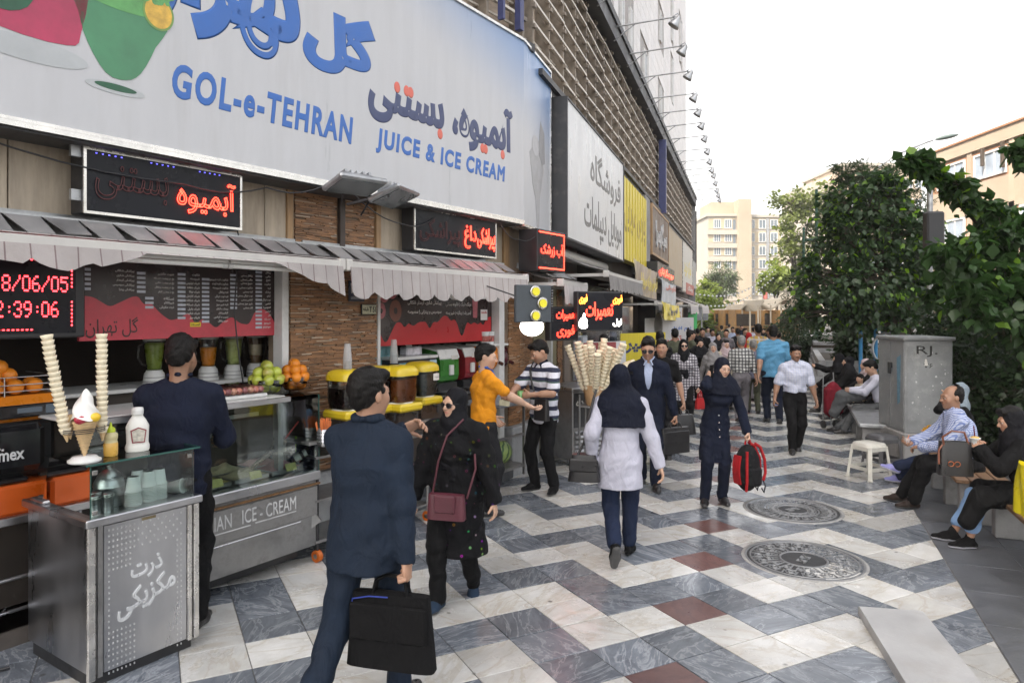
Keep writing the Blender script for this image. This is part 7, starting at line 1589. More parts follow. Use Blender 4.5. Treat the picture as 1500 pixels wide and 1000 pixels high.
 def tone(v):
  c=np.ones((len(v),3));loc_=(v-hc)@HM/hs;inh=(np.abs(loc_)<.16).all(1)&(loc_[:,2]>-.14)
  lip=np.exp(-((loc_[:,0]/.021)**4+((loc_[:,2]+.0615)/.0105)**4))*(loc_[:,1]<-.075)*inh
  c*=1-lip[:,None]*np.array([.18,.48,.42]if fem else[.22,.38,.32])
  chk=np.exp(-(((np.abs(loc_[:,0])-.042)/.022)**2+((loc_[:,2]+.03)/.022)**2))*(loc_[:,1]<-.04)*inh;c*=1-chk[:,None]*np.array([0,.12,.12])
  if beardk:
   bd=(1/(1+np.exp((loc_[:,2]+.045-.012*np.cos(loc_[:,0]*40))/.006)))*(loc_[:,2]>-.13)*(loc_[:,1]<.02)*inh*(1-.9*lip);c*=1-bd[:,None]*beardk*np.array([.62,.58,.55])
  eye=np.exp(-(((np.abs(loc_[:,0])-.031)/.02)**4+((loc_[:,2]-.002)/.011)**4))*(loc_[:,1]<-.06)*inh;c*=1-eye[:,None]*np.array([.22,.26,.26])
  return c
 parts=[]
 if q>=2:hh_,rb=.0042,.012
 elif q==1:hh_,rb=.0058,.014
 else:hh_,rb=.009,.022
 ctr=hc
 parts.append(grow(B,hh_,0,0,ctr-.155,ctr+V3(.155,.155,.15)))
 v,f=grow(B,rb,0)
 c_=v[f].mean(1);inhead=((np.abs(c_-ctr)<np.array([.14,.14,.135])).all(1));parts.append((v,f[~inhead]))
 if q>0:
  for hb,w_,d in hands:parts.append(grow(hb,.0042 if q>=2 else .0055))
 skin_mesh('body',parts,SK[sk],root,s,tone)
 if q>0 and glasses!='dark':
  for sx_ in(-1,1):
   g=MB();c=Hd(sx_*.031,-.0845,.002)*s;fw=Vector(-hy);g.ball(c,.0125*s,14,0,rot=fw.to_track_quat('Z','Y').to_matrix());
   for i,fc in enumerate(g.f):
    m_=sum((Vector(g.v[k])for k in fc),Vector())/len(fc);
    if(m_-Vector(c)).normalized().dot(fw)>.80:g.m[i]=1
   g.build('eye',[M_eyew,M_iris],root)
 if q>0 and brow:
  for sx_ in(-1,1):g=MB();g.tube([tuple(Hd(sx_*x,y,z)*s)for x,y,z in((.012,-.0985,.021),(.026,-.0975,.0265),(.042,-.087,.023))],[.0036*s,.0036*s,.0018*s],6);g.build('eyebrow',browm or M_brow,root)
 am=.0078*amp if q>0 else .009
 if scarf is None or hairstyle=='fringe':
  Hh=Sdf();Hh.ell(Hd(0,.024,.050),V3(.0815,.101,.098)*hs,.01,HM);Hh.ell(Hd(0,.050,-.004),V3(.067,.065,.080)*hs,.03,HM);(Hh.cap(Hd(-.04,-.062,.098),Hd(.045,-.058,.103),.030,.026,.03)if hairstyle!='bald' else 0)
  for sx_ in((-1,1)if hairstyle!='bald' else()):Hh.ell(Hd(sx_*.074,-.022,.012),V3(.010,.016,.034)*hs,.012,HM)
  if hairstyle=='full':Hh.ell(Hd(0,-.03,.095),V3(.065,.06,.042)*hs,.03,HM)
  n_=HM@nrm(V3(0,-.62,-.80));Hh.half(Hd(0,-.074,.052)if hairstyle!='fringe' else Hd(0,-.06,.04),n_,.01)
  for sx_ in(-1,1):Hh.ell(Hd(sx_*.082,.0,-.012),V3(.018,.024,.034)*hs,.010,HM,-1)
  Hh.ell(Hd(0,-.105,.008),V3(.058,.055,.062)*hs,.01,HM,-1)
  if hairstyle=='bald':Hh.half(Hd(0,-.012,0),HM@V3(0,-1,0),.01);Hh.ell(Hd(0,-.015,.105),V3(.072,.085,.062)*hs,.01,HM,-1)
  if hairstyle=='thin':Hh.ell(Hd(0,.035,.140),V3(.028,.032,.016)*hs,.015,HM,-1)
  v,f=grow(Hh,.006 if q>0 else .010,.0042,seed,fr=3.2);skin_mesh('hair',[(v,f)],hair,root,s)
 if scarf is not None:
  K=Sdf();K.ell(Hd(0,.020,.022),V3(.089,.112,.114)*hs,.02,HM);K.ell(Hd(0,-.018,-.055),V3(.080,.090,.085)*hs,.04,HM);K.cap(Hd(0,.008,-.06),nb+U*.0,.080,.090,.04)
  L_=cape or 'short'
  if L_=='short':K.cap(nb,nb-U*.10+Fv*.05,.105,.105,.05,Rv,1.35);K.cap(nb+Fv*.06,pel+U*.30+Fv*.10,.05,.035,.05,Rv,1.6);K.half(pel+U*.30,-U,.02)
  elif L_=='tails':K.cap(nb,nb-U*.05,.10,.09,.05,Rv,1.2);K.cap(nb+Fv*.07,pel+U*.12+Fv*.125+Rv*.03,.045,.03,.03,Rv,1.5);K.cap(nb+Fv*.07,pel+U*.2+Fv*.125-Rv*.05,.04,.03,.03,Rv,1.4)
  else:
   K.cap(nb,shc-U*.03,.105,.150,.06,Rv,1.50);K.cap(shc-U*.03,pel+U*(.40-L_),.150,.178,.05,Rv,1.45);K.half(pel+U*(.43-L_),-U,.012)
  K.ell(Hd(0,-.128,-.016),V3(.059,.080,.087)*hs,.012,HM,-1);K.ell(Hd(0,-.050,-.028),V3(.050,.06,.070)*hs,.012,HM,-1)
  v,f=grow(K,.0065 if q>0 else .012,am*.9,seed+5,fr=1.15);skin_mesh('headscarf',[(v,f)],scarf,root,s)
 if glasses:
  g=MB();gm=M_shade
  if glasses=='dark':
   for sx_ in(-1,1):
    pts=[Hd(sx_*(.034+.027*math.cos(a)*(1+.1*math.sin(a))),-.109+.012*abs(math.cos(a))*(1 if math.cos(a)>0 else .1),-.002+.022*math.sin(a))*s for a in[i*.524 for i in range(12)]];c=sum(pts)/12+np.array(-hy)*.002;g.add([tuple(p)for p in pts]+[tuple(c)],[(i,(i+1)%12,12)for i in range(12)],0,True);g.tube([tuple(p)for p in pts],.0025*s,5,closed=True)
    g.tube([tuple(Hd(sx_*x,y,z)*s)for x,y,z in((.061,-.097,.006),(.074,-.06,.008),(.082,.01,.006))],.0028*s,5)
   g.tube([tuple(Hd(x,-.111,.004)*s)for x in(-.008,0,.008)],.0025*s,5);g.build('sunglasses',gm,root)
  else:
   for sx_ in(-1,1):g.tube([tuple(Hd(sx_*(.032+.024*math.cos(a)),-.062+.0*a,.118+.017*math.sin(a))*s)for a in[i*.524 for i in range(12)]],.0022*s,5,closed=True)
   g.tube([tuple(Hd(x,-.064,.12)*s)for x in(-.008,0,.008)],.0025*s,5);g.build('sunglasses',gm,root)
 if pel[2]<.8 and hem is None:tuck=.985
 rg=.0095 if q>=2 else .0115 if q==1 else .020
 def torso(T,inf,bot):
  bl=[pel-V3(0,0,.02),waist,chest,shc];rr=[.104*W,.098*W,.112*W,.078*W]if not fem else[.108*W,.090*W,.104*W,.072*W]
  T.chain(bl,[r+inf for r in rr],.05,Rv,[1.36,1.28,1.34,1.5])
  T.cap(shL-Rv*.01,nb-U*.01+Rv*.03,.056*W+inf,.042+inf,.04);T.cap(shR+Rv*.01,nb-U*.01-Rv*.03,.056*W+inf,.042+inf,.04)
  if fem:
   for sx_ in(-1,1):T.ell(chest+Rv*sx_*.062+Fv*.085,(.058+inf,.05+inf,.058+inf),.05)
 def sleeves(T,inf,frac):
  for i in range(2):
   S_=(shL,shR)[i];e_,w_=el[i],wr[i];r0,r1,r2=.056*W+inf,.046*W+inf,.034+inf
   if frac>=1:T.chain([S_,e_,w_],[r0,r1,r2],.025);T.half(w_-nrm(w_-e_)*.012,(w_-e_),.006)if False else None
   elif frac>0:T.cap(S_,S_+(e_-S_)*frac,r0-.004,r1+.004,.02)
 def cut_sleeves(T):
  for i in range(2):w_,d=hands[i][1],nrm(wr[i]-el[i]);T.ell(w_+d*.10,(.075,.075,.085),.004,None,-1)
 if top is not None:
  T=Sdf();inf=loose;torso(T,inf,tuck);sleeves(T,inf,sleeve)
  if hem is not None:
   hp=V3(pel[0],pel[1]+.0,hem);st_=1.30;T.cap(pel+U*.02,hp,.112*W+inf,.118*W+inf+flare,.05,X1,st_);T.half((0,0,hem+.005),(0,0,-1),.006)
   if seat:
    for i in range(2):T.cap(hips[i],kn[i],.088*W+inf,.072*W+inf,.04)
  else:
   if tuck<.95:T.cap(pel+U*.05,pel+U*(tuck-.93-.06),.106*W+inf,.112*W+inf,.04,Rv,1.34)
   T.half(pel+U*(tuck-.93),-U,.006)
  T.cap(nb+U*.0-Fv*.01,nb+U*.16+Fv*.03,.050 if not fem else .046,.07,.01,None,1,-1)
  if sleeve>=1:cut_sleeves(T)
  v,f=grow(T,rg,am*(1.0 if loose<.02 else 1.35),seed+9);nm=tm or('shirt' if hem is None or hem>.7 else 'coat');skin_mesh(nm,[(v,f)],top,root,s)
 if jacket is not None:
  T=Sdf();inf=.021;torso(T,inf,0);sleeves(T,.013,1.0);T.cap(pel+U*.05,V3(pel[0],pel[1]+.01,.76),.115*W+inf,.122*W+inf,.05,X1,1.34);T.half((0,0,.765),(0,0,-1),.006);T.cap(nb-U*.01+Fv*.01,nb+U*.16+Fv*.04,.060,.085,.012,None,1,-1)
  if opening:
   T.cap(nb+Fv*.16-U*.02,pel+U*.10+Fv*.20,.062,.018,.01,Fv,2.2,-1);T.cap(pel+U*.10+Fv*.20,V3(0,pel[1]-.2,.75),.015,.05,.01,Fv,2,-1)
  cut_sleeves(T);v,f=grow(T,rg,am*.75,seed+13,fr=.8);skin_mesh('jacket',[(v,f)],jacket,root,s)
  Lp=Sdf();
  for sx_ in(-1,1):Lp.cap(nb+Rv*sx_*.066-Fv*.01+U*.045,nb+Rv*sx_*.055+Fv*.085-U*.03,.020,.017,.01);
  Lp.cap(nb+Rv*.064-Fv*.022+U*.048,nb-Rv*.064-Fv*.022+U*.048,.021,.021,.03);Lp.cap(nb+Rv*.05-Fv*.055+U*.046,nb-Rv*.05-Fv*.055+U*.046,.020,.020,.03)
  v,f=grow(Lp,rg*.8);skin_mesh('collar',[(v,f)],jacket,root,s)
 if collar is not None:
  Lp=Sdf()
  for sx_ in(-1,1):Lp.chain([nb-Fv*.056+U*.062,nb+Rv*sx_*.060+U*.055,nb+Rv*sx_*.024+Fv*.074+U*.022,nb+Rv*sx_*.052+Fv*.092-U*.025],[.013,.013,.012,.009],.01)
  v,f=grow(Lp,min(rg,.009));skin_mesh('collar',[(v,f)],collar,root,s)
 if pants is not None:
  T=Sdf();T.cap(pel+U*.10,pel-V3(0,0,.02),.098*W,.112*W,.04,X1,1.38);lo_=.012
  for i in range(2):
   T.cap(hips[i],kn[i],.090*W+lo_*.5,.062*W+lo_,.03);T.cap(kn[i],an[i]+(kn[i]-an[i])*max(.02,(cuff-.10)/.425),.061*W+lo_,.050+lo_*.9,.02)
  (T.half(pel+U*.13,U,.006)if pel[2]>.8 else T.half(pel+V3(0,0,.16),(0,0,1),.006))
  for i in range(2):d=nrm(an[i]-kn[i]);T.ell(an[i]+d*(.135-max(0,cuff-.10)),(.11,.11,.105),.004,None,-1)
  v,f=grow(T,rg,am*1.1,seed+21,fr=.9);skin_mesh('trousers',[(v,f)],pants,root,s)
  if belt is not None:
   Q=Sdf();c=pel+U*(.105);Q.cap(c+U*.012,c-U*.012,.101*W+.012,.103*W+.012,.01,X1,1.38);Q.half(c+U*.018,U,.002);Q.half(c-U*.018,-U,.002);v,f=grow(Q,.009);skin_mesh('belt',[(v,f)],M_leath,root,s)
   g=MB();p=(c+Fv*(.101*W+.016))*s;g.box(tuple(p),(.045,.008,.032),0,bev=.004);g.build('belt_buckle',M_alu,root)
 if shoes:
  for i in range(2):
   yw=(P.get('yawl',12),P.get('yawr',-12))[i];pt=(P.get('pitl',0),P.get('pitr',0))[i];a=an[i]
   ft=lambda x,y,z:a+rotv(rotv(V3(x,y,z-.08),(1,0,0),pt),(0,0,1),yw)
   T=Sdf();T.cap(ft(0,.035,.038),ft(0,-.07,.036),.036,.040,.02,rotv((1,0,0),(0,0,1),yw),1.05);T.cap(ft(0,-.07,.034),ft(0,-.155,.026),.039,.026,.02,rotv((1,0,0),(0,0,1),yw),1.25);T.cap(ft(0,.0,.085),ft(0,-.06,.05),.034,.034,.03);T.cap(ft(0,.005,.08),ft(0,.005,.115),.036,.037,.02)
   T.half(ft(0,0,0.0),rotv(rotv((0,0,-1),(1,0,0),pt),(0,0,1),yw),.004);v,f=grow(T,.008 if q>0 else .014)
   sm=shoe if isinstance(shoe,(list,tuple))else[shoe,M_sole];up=rotv(rotv((0,0,1),(1,0,0),pt),(0,0,1),yw);b0=ft(0,0,.024)
   skin_mesh('shoe',[(v,f)],sm,root,s,mi=lambda v,f:(((v[f].mean(1)-b0)@up)<0).astype(int))
 root['skel']=0;del root['skel']
 root_info=dict(root=root,s=s,wr=[w*s for w in wr],hc=hc*s,sh=[shL*s,shR*s],pel=pel*s,d=[h_[2]for h_ in hands],kn=[k*s for k in kn])
 M4=Matrix.Translation(Vector(loc))@Matrix.Rotation(R(heading),4,'Z');root_info['W']=lambda p:M4@Vector([float(q_)for q_ in p]);return root_info
def spot(px,pyf,pyt=None,Y=None):
 p=ground(px,pyf)if Y is None else Vector(((px-750)/FPX*Y,Y,0));h=None if pyt is None else CH-(pyt-HY)*p.y/FPX;return p,h
K=lambda n,*c,**k:cloth('fabric_'+n,c,**k)
F_black=K('black',.007,.007,.0075);F_navy=K('navy',.009,.012,.024);F_suit=K('suit_blue',.0115,.0185,.032,rough=.75);F_dkgrey=K('charcoal',.016,.016,.018);F_grey=K('grey',.15,.14,.15);F_white=K('white',.40,.40,.47);F_jean=K('denim',.17,.28,.46);F_dkjean=K('dark_denim',.014,.021,.045);F_or=K('orange',.62,.235,.012);F_sky=K('sky_blue',.085,.25,.40);F_olive=K('olive',.07,.075,.05);F_red=K('red',.38,.018,.02);F_lblue=K('pale_blue',.32,.37,.50);F_scarf=K('scarf_black',.007,.007,.009,rough=.7);F_scn=K('scarf_navy',.007,.009,.018,rough=.75);F_sgrey=K('scarf_grey',.22,.21,.21);F_pink=K('scarf_pink',.42,.33,.34);F_collar=K('royal_blue',.04,.10,.36);F_beige=K('beige',.38,.33,.26);F_mar=K('maroon_cloth',.11,.012,.022)
M_skinless=None
def strap(parent,pts,r,m,name='strap',flat=True):g=MB();g.tube([tuple(p)for p in pts],r,6);return g.build(name,m,parent)
def bag(name,label,loc,rz,w,h,d,m,cat='bag',handle=.10,taper=.9,flap=None,extra=None,hm=None):
 t=thing(name,label,cat,loc,rz);g=MB();n=10
 def sec(u,v):
  a=2*math.pi*u;c,s_=math.cos(a),math.sin(a);k=(abs(c)**5+abs(s_)**5)**(-.2);f=1-(1-taper)*v;bul=1+.10*math.sin(math.pi*v);return(w/2*c*k*f,d/2*s_*k*bul*(1-.35*v),-handle-h+h*v)
 g.grid(40,8,sec);g.grid(40,2,lambda u,v:(lambda p:(p[0]*(1-v*.999),p[1]*(1-v*.999),p[2]+.01*v))(sec(u,1)));g.grid(40,1,lambda u,v:(lambda p:(p[0]*(1-v*.999),p[1]*(1-v*.999),p[2]))(sec(-u,0)));g.build('body',m,t)
 if handle:
  for y in(-d*.22,d*.22):g=MB();g.tube([(-w*.2,y,-handle-.005),(-w*.17,y*.6,-handle*.35),(-w*.06,y*.2,-.004),(w*.06,y*.2,-.004),(w*.17,y*.6,-handle*.35),(w*.2,y,-handle-.005)],.0085,6);g.build('handle',hm or m,t)
 if flap:g=MB();g.bb(-w*.44,w*.44,-d*.56,-d*.38,-handle-h*.62,-handle-h*.12,bev=.02);g.build('pocket',m,t)
 return t
p=Vector((-.745,3.52,0));I=person('man from behind in a dark blue suit carrying a black laptop bag',p,1.82,163,dict(walk(-1,.40),fl=(.13,.36,.15),pitl=45,fr=(-.08,-.20,.08),hl=(.0,-.40,1.36),hr=(-.25,.06,.80),el=(1,.2,-.6),head=(-16,0,0)),sk='b',q=2,hairstyle='thin',curl=(35,82),loose=.004,sleeve=.2,top=F_lblue,tuck=.96,jacket=F_suit,pants=F_suit,collar=checks('check_blue_white',(.55,.56,.6),(.08,.14,.34),f=90,w=.5),seed=3)
t=bag('laptop_bag','black padded laptop bag held by the man in the blue suit',I['W'](I['wr'][1]+V3(.08,0,-.085)),R(-14),.46,.36,.10,K('bag_nylon',.006,.006,.0065),cat='bag',handle=.09,taper=.86,flap=True)
g=MB();g.tube([(-.20,-.03,-.18),(-.19,-.04,-.12),(-.1,-.045,-.098),(.0,-.045,-.095)],.004,5);g.build('piping',K('piping_blue',.03,.05,.25),t)
p=Vector((-.40,5.0,0));F_flor=K('black_floral',.007,.007,.008)
nt,b,c=color_tree(F_flor);L=nt.links.new;tcx=_n(nt,'ShaderNodeTexCoord');vo=_n(nt,'ShaderNodeTexVoronoi',Scale=17.0);L(tcx.outputs['Object'],vo.inputs['Vector']);rg_=_n(nt,'ShaderNodeValToRGB');e=rg_.color_ramp.elements;e[0].position=.10;e[0].color=(1,1,1,1);e[1].position=.20;e[1].color=(0,0,0,1);e2=rg_.color_ramp.elements.new(.06);e2.color=(.1,.1,.1,1);L(vo.outputs['Distance'],rg_.inputs[0]);hs=_n(nt,'ShaderNodeHueSaturation',Saturation=1.3,Value=.42);L(vo.outputs['Color'],hs.inputs['Color'])
sp=_n(nt,'ShaderNodeSeparateXYZ');L(tcx.outputs['Object'],sp.inputs[0]);zr=_n(nt,'ShaderNodeMapRange');zr.inputs[1].default_value=.55;zr.inputs[2].default_value=.8;zr.inputs[3].default_value=1.0;zr.inputs[4].default_value=.25;L(sp.outputs['Z'],zr.inputs[0]);mm=_n(nt,'ShaderNodeMath',operation='MULTIPLY');L(rg_.outputs[0],mm.inputs[0]);L(zr.outputs[0],mm.inputs[1]);mx=_n(nt,'ShaderNodeMix',data_type='RGBA');L(mm.outputs[0],mx.inputs[0]);L(c,mx.inputs[6]);L(hs.outputs[0],mx.inputs[7]);L(mx.outputs[2],b.inputs['Base Color'])
I=person('woman in black scarf and floral black coat with sunglasses and maroon bag',p,1.57,-16,dict(walk(-1,.34),hl=(.36,-.08,.76),hr=(-.36,-.06,.78),head=(-24,2,0)),sk='a',fem=True,build=1.22,q=2,scarf=F_scarf,cape='tails',top=F_flor,hem=.40,flare=.035,loose=.030,pants=F_black,glasses='dark',brow=False,shoe=[K('sandal_navy',.02,.035,.06),M_sole],seed=5,amp=1.1)
W_=I['W'];bz=I['pel']+V3(.02,-.25,-.06);bl=W_(bz);t=bag('shoulder_bag','maroon leather crossbody bag on the woman in sunglasses',bl+Vector((0,0,.08)),R(-14),.27,.17,.09,mat('maroon_leather',(.085,.018,.028),.4,var=.2,bump=.2,bscale=60),handle=0,taper=.94)
g=MB();g.bb(-.075,.075,-.058,-.04,-.12,.0,bev=.015);g.build('flap',MATS['maroon_leather'],t);M_i=t.matrix_basis.inverted()if False else(Matrix.Translation(t.location)@Matrix.Rotation(R(-14),4,'Z')).inverted()
for k_,pts in enumerate(((V3(-.10,-.22,.80),V3(-.06,-.20,1.05),V3(-.01,-.165,1.22),V3(.09,-.10,1.33)),(V3(.15,-.20,.80),V3(.20,-.16,1.0),V3(.19,-.15,1.1)))):strap(t,[M_i@W_(q_*1.0)for q_ in pts],.008,MATS['maroon_leather'])
p=F1.P(F1.px(262,y=-.66),-.66,.0);h=CH-(490-HY)*p.y/FPX;person('shopman with short black hair, from behind, in a dark navy shirt',p,h,196,dict(hl=(.16,-.38,1.12),hr=(-.20,-.34,1.06),el=(.4,1,-.4),er=(-.4,1,-.4),head=(-12,14,0)),sk='c',q=2,top=K('shirt_dark_navy',.010,.013,.026),tuck=.80,pants=F_black,beard=.7,build=1.03,loose=.016,collar=K('shirt_dark_navy',.010,.013,.026),seed=7)
p,h=spot(700,748,505);p=Vector((-.30,7.15,0));I=person('young man in an orange polo shirt with a royal blue collar at the juice stand',p,1.76,62+60,dict(hr=(-.20,-.44,1.10),hl=(.22,-.25,.95),el=(1,.5,-.5),er=(-.8,.5,-.8),head=(-34,8,0),twist=-8),sk='a',q=2,sleeve=.62,top=F_or,tuck=.84,pants=F_dkgrey,collar=F_collar,curl=(25,30),palm=(None,(0,0,1)),seed=9)
p=ground(797,719);F_strp=checks('stripe_navy_white',(.58,.58,.64),(.022,.026,.05),f=9.5,w=.45,line2=(.06,.11,.08),w2=.07,zonly=True)
I2=person('young man in a navy and white striped polo holding a green drink',p,1.77,-44,dict(hr=(-.12,-.46,1.12),hl=(.06,-.30,1.14),el=(1,.1,-.5),er=(-1,.3,-.6),head=(-22,26,0),fl=(.14,.02,.08),fr=(-.11,-.03,.08),yawl=20,yawr=-22),sk='b',q=2,sleeve=.78,top=F_strp,tuck=.80,pants=F_black,collar=F_navy,beard=.55,curl=(62,40),palm=((-1,.2,0),(0,0,1)),loose=.022,shoe=[F_black,M_sole],seed=11,cuff=.08)
c=I2['W'](I2['wr'][0]+I2['d'][0]*.07+V3(-.045,-.02,0));t=thing('drink_cup','plastic cup of green drink held by the man in stripes','cup',c+Vector((0,0,-.06)),0);g=MB();g.lathe([(.026,0),(.036,.11),(.0,.11)],n=16);g.build('cup',mat('green_drink',(.10,.26,.07),.3,var=.2,coat=.3),t)
wpos=(I2['W'](I2['wr'][1]+I2['d'][1]*.13));t=thing('banknote','pale banknote passed between orange polo man and striped polo man','banknote',wpos,R(40));g=MB();g.grid(4,2,lambda u,v:(-.07+.14*u,.01*math.sin(u*5),-.035+.07*v-.02*u));g.build('note',mat('note_paper',(.45,.42,.28),.7,var=.3,scale=30),t)
q_=I2['W'](I2['pel']+V3(.15,-.14,.02));t=bag('crossbody_bag','small black crossbody bag on the man in stripes',q_+Vector((-.05,-.02,.14)),R(-44),.20,.24,.08,M_leath,handle=0,taper=.92);mi_=(Matrix.Translation(t.location)@Matrix.Rotation(R(-44),4,'Z')).inverted();strap(t,[mi_@I2['W'](v_)for v_ in(V3(.05,-.17,1.05),V3(-.02,-.175,1.22),V3(-.10,-.13,1.40),V3(-.14,-.03,1.50))],.014,M_leath)
p=Vector((.905,5.78,0));I=person('woman from behind in a white tunic with a long navy headscarf and peaked cap',p,1.68,172,dict(walk(-1,.38),hl=(.25,.02,.90),hr=(-.34,.04,.84),head=(-14,0,0),pitl=62,fl=(.05,.22,.20)),sk='a',fem=True,build=1.12,q=2,scarf=F_scn,cape=.16,top=F_white,hem=.65,flare=.012,loose=.018,pants=F_dkjean,shoe=[F_black,M_sole],seed=13,tm='tunic',cuff=.14,amp=.6)
W_=I['W'];hc_=I['hc'];g=MB();g.grid(12,4,lambda u,v:tuple(hc_+np.array(Matrix.Rotation(R(-14),3,'Z')@Vector(((-.09+.18*u),-.085-.055*math.sin(math.pi*u)-.075*v*math.sin(math.pi*u)**.5,.055-.03*v)))),thick=(0,0,-.004));g.build('cap_peak',F_dkgrey,I['root'])
q_=W_(I['pel']+V3(.30,.05,-.10));t=bag('handbag','black leather handbag hanging on the shoulder of the woman in white',q_+Vector((0,0,.13)),R(-10),.27,.22,.15,M_leath,handle=0,taper=.72,flap=True);mi_=(Matrix.Translation(t.location)@Matrix.Rotation(R(-10),4,'Z')).inverted()
for a in(-.06,.06):strap(t,[mi_@(q_+Vector((a,-.03,.12))),mi_@W_(V3(.30,.06,1.0)),mi_@W_(V3(.26,.10,1.22)),mi_@W_(V3(.20,.02,1.44))],.011,M_leath)
p=ground(950,712);I=person('man in a navy suit and dark glasses walking forward with a briefcase',p,1.82,-12,dict(walk(1,.30),hl=(.30,-.04,.82),hr=(-.27,.02,.86),head=(-4,16,0)),sk='b',q=2,top=F_lblue,loose=.004,sleeve=.2,tuck=.96,jacket=F_navy,opening=True,pants=F_navy,collar=F_lblue,glasses='dark',belt=1,curl=(80,30),beard=.25,seed=15)
bag('briefcase','black leather briefcase in the hand of the man in the navy suit',I['W'](I['wr'][0]+V3(.0,0,-.085)),R(28),.42,.30,.10,M_leath,cat='briefcase',handle=.07,taper=.96,flap=True)
p=Vector((2.10,9.7,0));I=person('man in a black polo shirt walking behind the man in the navy suit',p,1.74,-14,dict(walk(-1),hl=(.30,-.06,.82)),sk='b',q=1,top=F_black,sleeve=.7,tuck=.82,pants=F_dkgrey,curl=(80,30),beard=.3,hairstyle='short',seed=17)
bag('duffel_bag','soft black bag carried by the man in the black polo',I['W'](I['wr'][0]+V3(0,0,-.085)),R(20),.34,.27,.18,M_leath,handle=.08,taper=.8)
p=ground(1001,632);F_chk=checks('check_white_black',(.48,.46,.48),(.03,.025,.04),f=22,w=.42,bw=.75);I=person('woman in a black and white checked coat, black scarf and sunglasses',p,CH-(494-HY)*p.y/FPX,-6,dict(walk(1,.2),hl=(.26,-.05,.84),hr=(-.28,-.04,.82)),sk='a',fem=True,q=1,scarf=F_scarf,cape='tails',top=F_chk,hem=.58,flare=.03,loose=.022,pants=F_black,glasses='dark',build=1.08,seed=19,tm='coat',curl=(80,40))
bag('handbag','red and white handbag beside the checked coat woman',I['W'](I['wr'][0]+V3(0.03,0,-.06)),R(35),.20,.18,.09,F_red,handle=.14,taper=.9)
p=ground(1047,737);I=person('woman in navy uniform coat and headscarf talking on a phone, carrying a backpack',p,1.62,-4,dict(hr=(-.105,-.115,1.475),er=(-.35,-.5,-1.5),hl=(.33,-.16,.88),el=(.4,1,0),lean=10,side=5,head=(14,8,6),fr=(-.13,-.06,.08),fl=(.09,.02,.08)),sk='a',fem=True,q=2,scarf=F_scn,cape=.02,top=F_navy,hem=.50,flare=.022,loose=.016,pants=F_navy,curl=(85,55),fingersdir=(None,(.35,.1,1)),palm=(None,(.9,.5,0)),seed=21,tm='coat')
ph_=I['W'](I['wr'][1]+V3(.035,-.01,.085));t=thing('phone','black phone held to the ear of the woman in navy','phone',ph_,R(10));t.rotation_euler=(R(-12),R(12),R(15));g=MB();g.box((0,0,0),(.012,.068,.14),0,bev=.004);g.build('case',F_black,t)
for k_,(x,z)in enumerate(((.0,1.06),(.0,.98),(.0,.90),(.0,.82))):g=MB();qv=I['pel']*0+V3(.005,-.175-.012*k_+.0,z*.93);g.ball(tuple(qv),.009,8);g.build('button',M_alu,I['root'])
def backpack(loc,rz,label):
 t=thing('backpack',label,'backpack',loc,rz);M_rb=K('pack_red',.36,.012,.016);M_bb=K('pack_black',.012,.012,.013)
 g=MB();g.ball((0,0,-.30),(.145,.115,.25),24);g.bb(-.12,.12,-.09,.09,-.50,-.14,bev=.05);g.build('body',M_bb,t)
 g=MB();g.grid(6,14,lambda u,v:((-.135-.02*math.sin(math.pi*v)),-.05+.10*u,-.16-.30*v),thick=(.02,0,0));g.build('red_panel',M_rb,t)
 for x in(-.10,):g=MB();g.tube([(x,-.115,-.10),(x-.015,-.13,-.25),(x-.01,-.125,-.42),(x,-.10,-.52)],.016,6);g.build('red_panel',M_rb,t)
 g=MB();g.bb(-.10,.10,-.135,-.08,-.48,-.28,bev=.03);g.build('pocket',M_bb,t)
 for y,o in((-.05,.0),(.05,.02)):g=MB();g.tube([(.06,y,-.04),(.13,y,-.08),(.19+o,y,-.22),(.20+o,y,-.36),(.17,y,-.44)],[.017]*5,6);g.build('strap',M_rb,t);g=MB();g.tube([(.17,y,-.44),(.20,y,-.50),(.18,y,-.57),(.15,y,-.52)],.008,5);g.build('webbing',M_bb,t)
 g=MB();g.tube([(-.03,0,-.05),(-.02,0,-.005),(.03,0,-.005),(.05,0,-.06)],.012,6);g.build('handle',M_rb,t);return t
backpack(I['W'](I['wr'][0]+V3(0,-.01,-.085)),R(22),'black and red backpack carried by its top handle, nearly touching the ground')
p=ground(1164,662);F_wchk=checks('check_pale',(.50,.52,.60),(.30,.34,.52),f=30,w=.16,bw=.6);I=person('moustached man in a pale short sleeved check shirt walking towards the camera',p,1.62,-6,dict(walk(-1,.24),hl=(.32,-.05,.84),hr=(-.33,-.07,.86),head=(2,6,0)),sk='c',q=2,sleeve=.85,top=F_wchk,tuck=1.0,pants=F_black,belt=1,collar=F_wchk,curl=(40,62),beard=.15,build=1.06,loose=.02,seed=23)
g=MB();hc_=I['hc'];g.tube([tuple(hc_+V3(x,y,z))for x,y,z in((-.026,-.088,-.052),(-.012,-.098,-.045),(0,-.100,-.044),(.012,-.098,-.045),(.026,-.088,-.052))],[.002,.0055,.006,.0055,.002],6);g.build('moustache',M_brow,I['root'])
t=thing('phone','small phone in the fist of the man in the pale check shirt','phone',I['W'](I['wr'][1]+V3(.0,-.03,-.08)),R(10));g=MB();g.box((0,0,0),(.05,.10,.012),0,bev=.004);g.build('case',mat('phone_blue',(.2,.22,.4),.2),t)
p=ground(1133,619);person('tall man from behind in a sky blue t shirt',p,CH-(475-HY)*p.y/FPX,168,walk(1,.22),sk='b',q=1,sleeve=.72,top=F_sky,tuck=.83,pants=F_navy,build=1.15,loose=.02,seed=25)
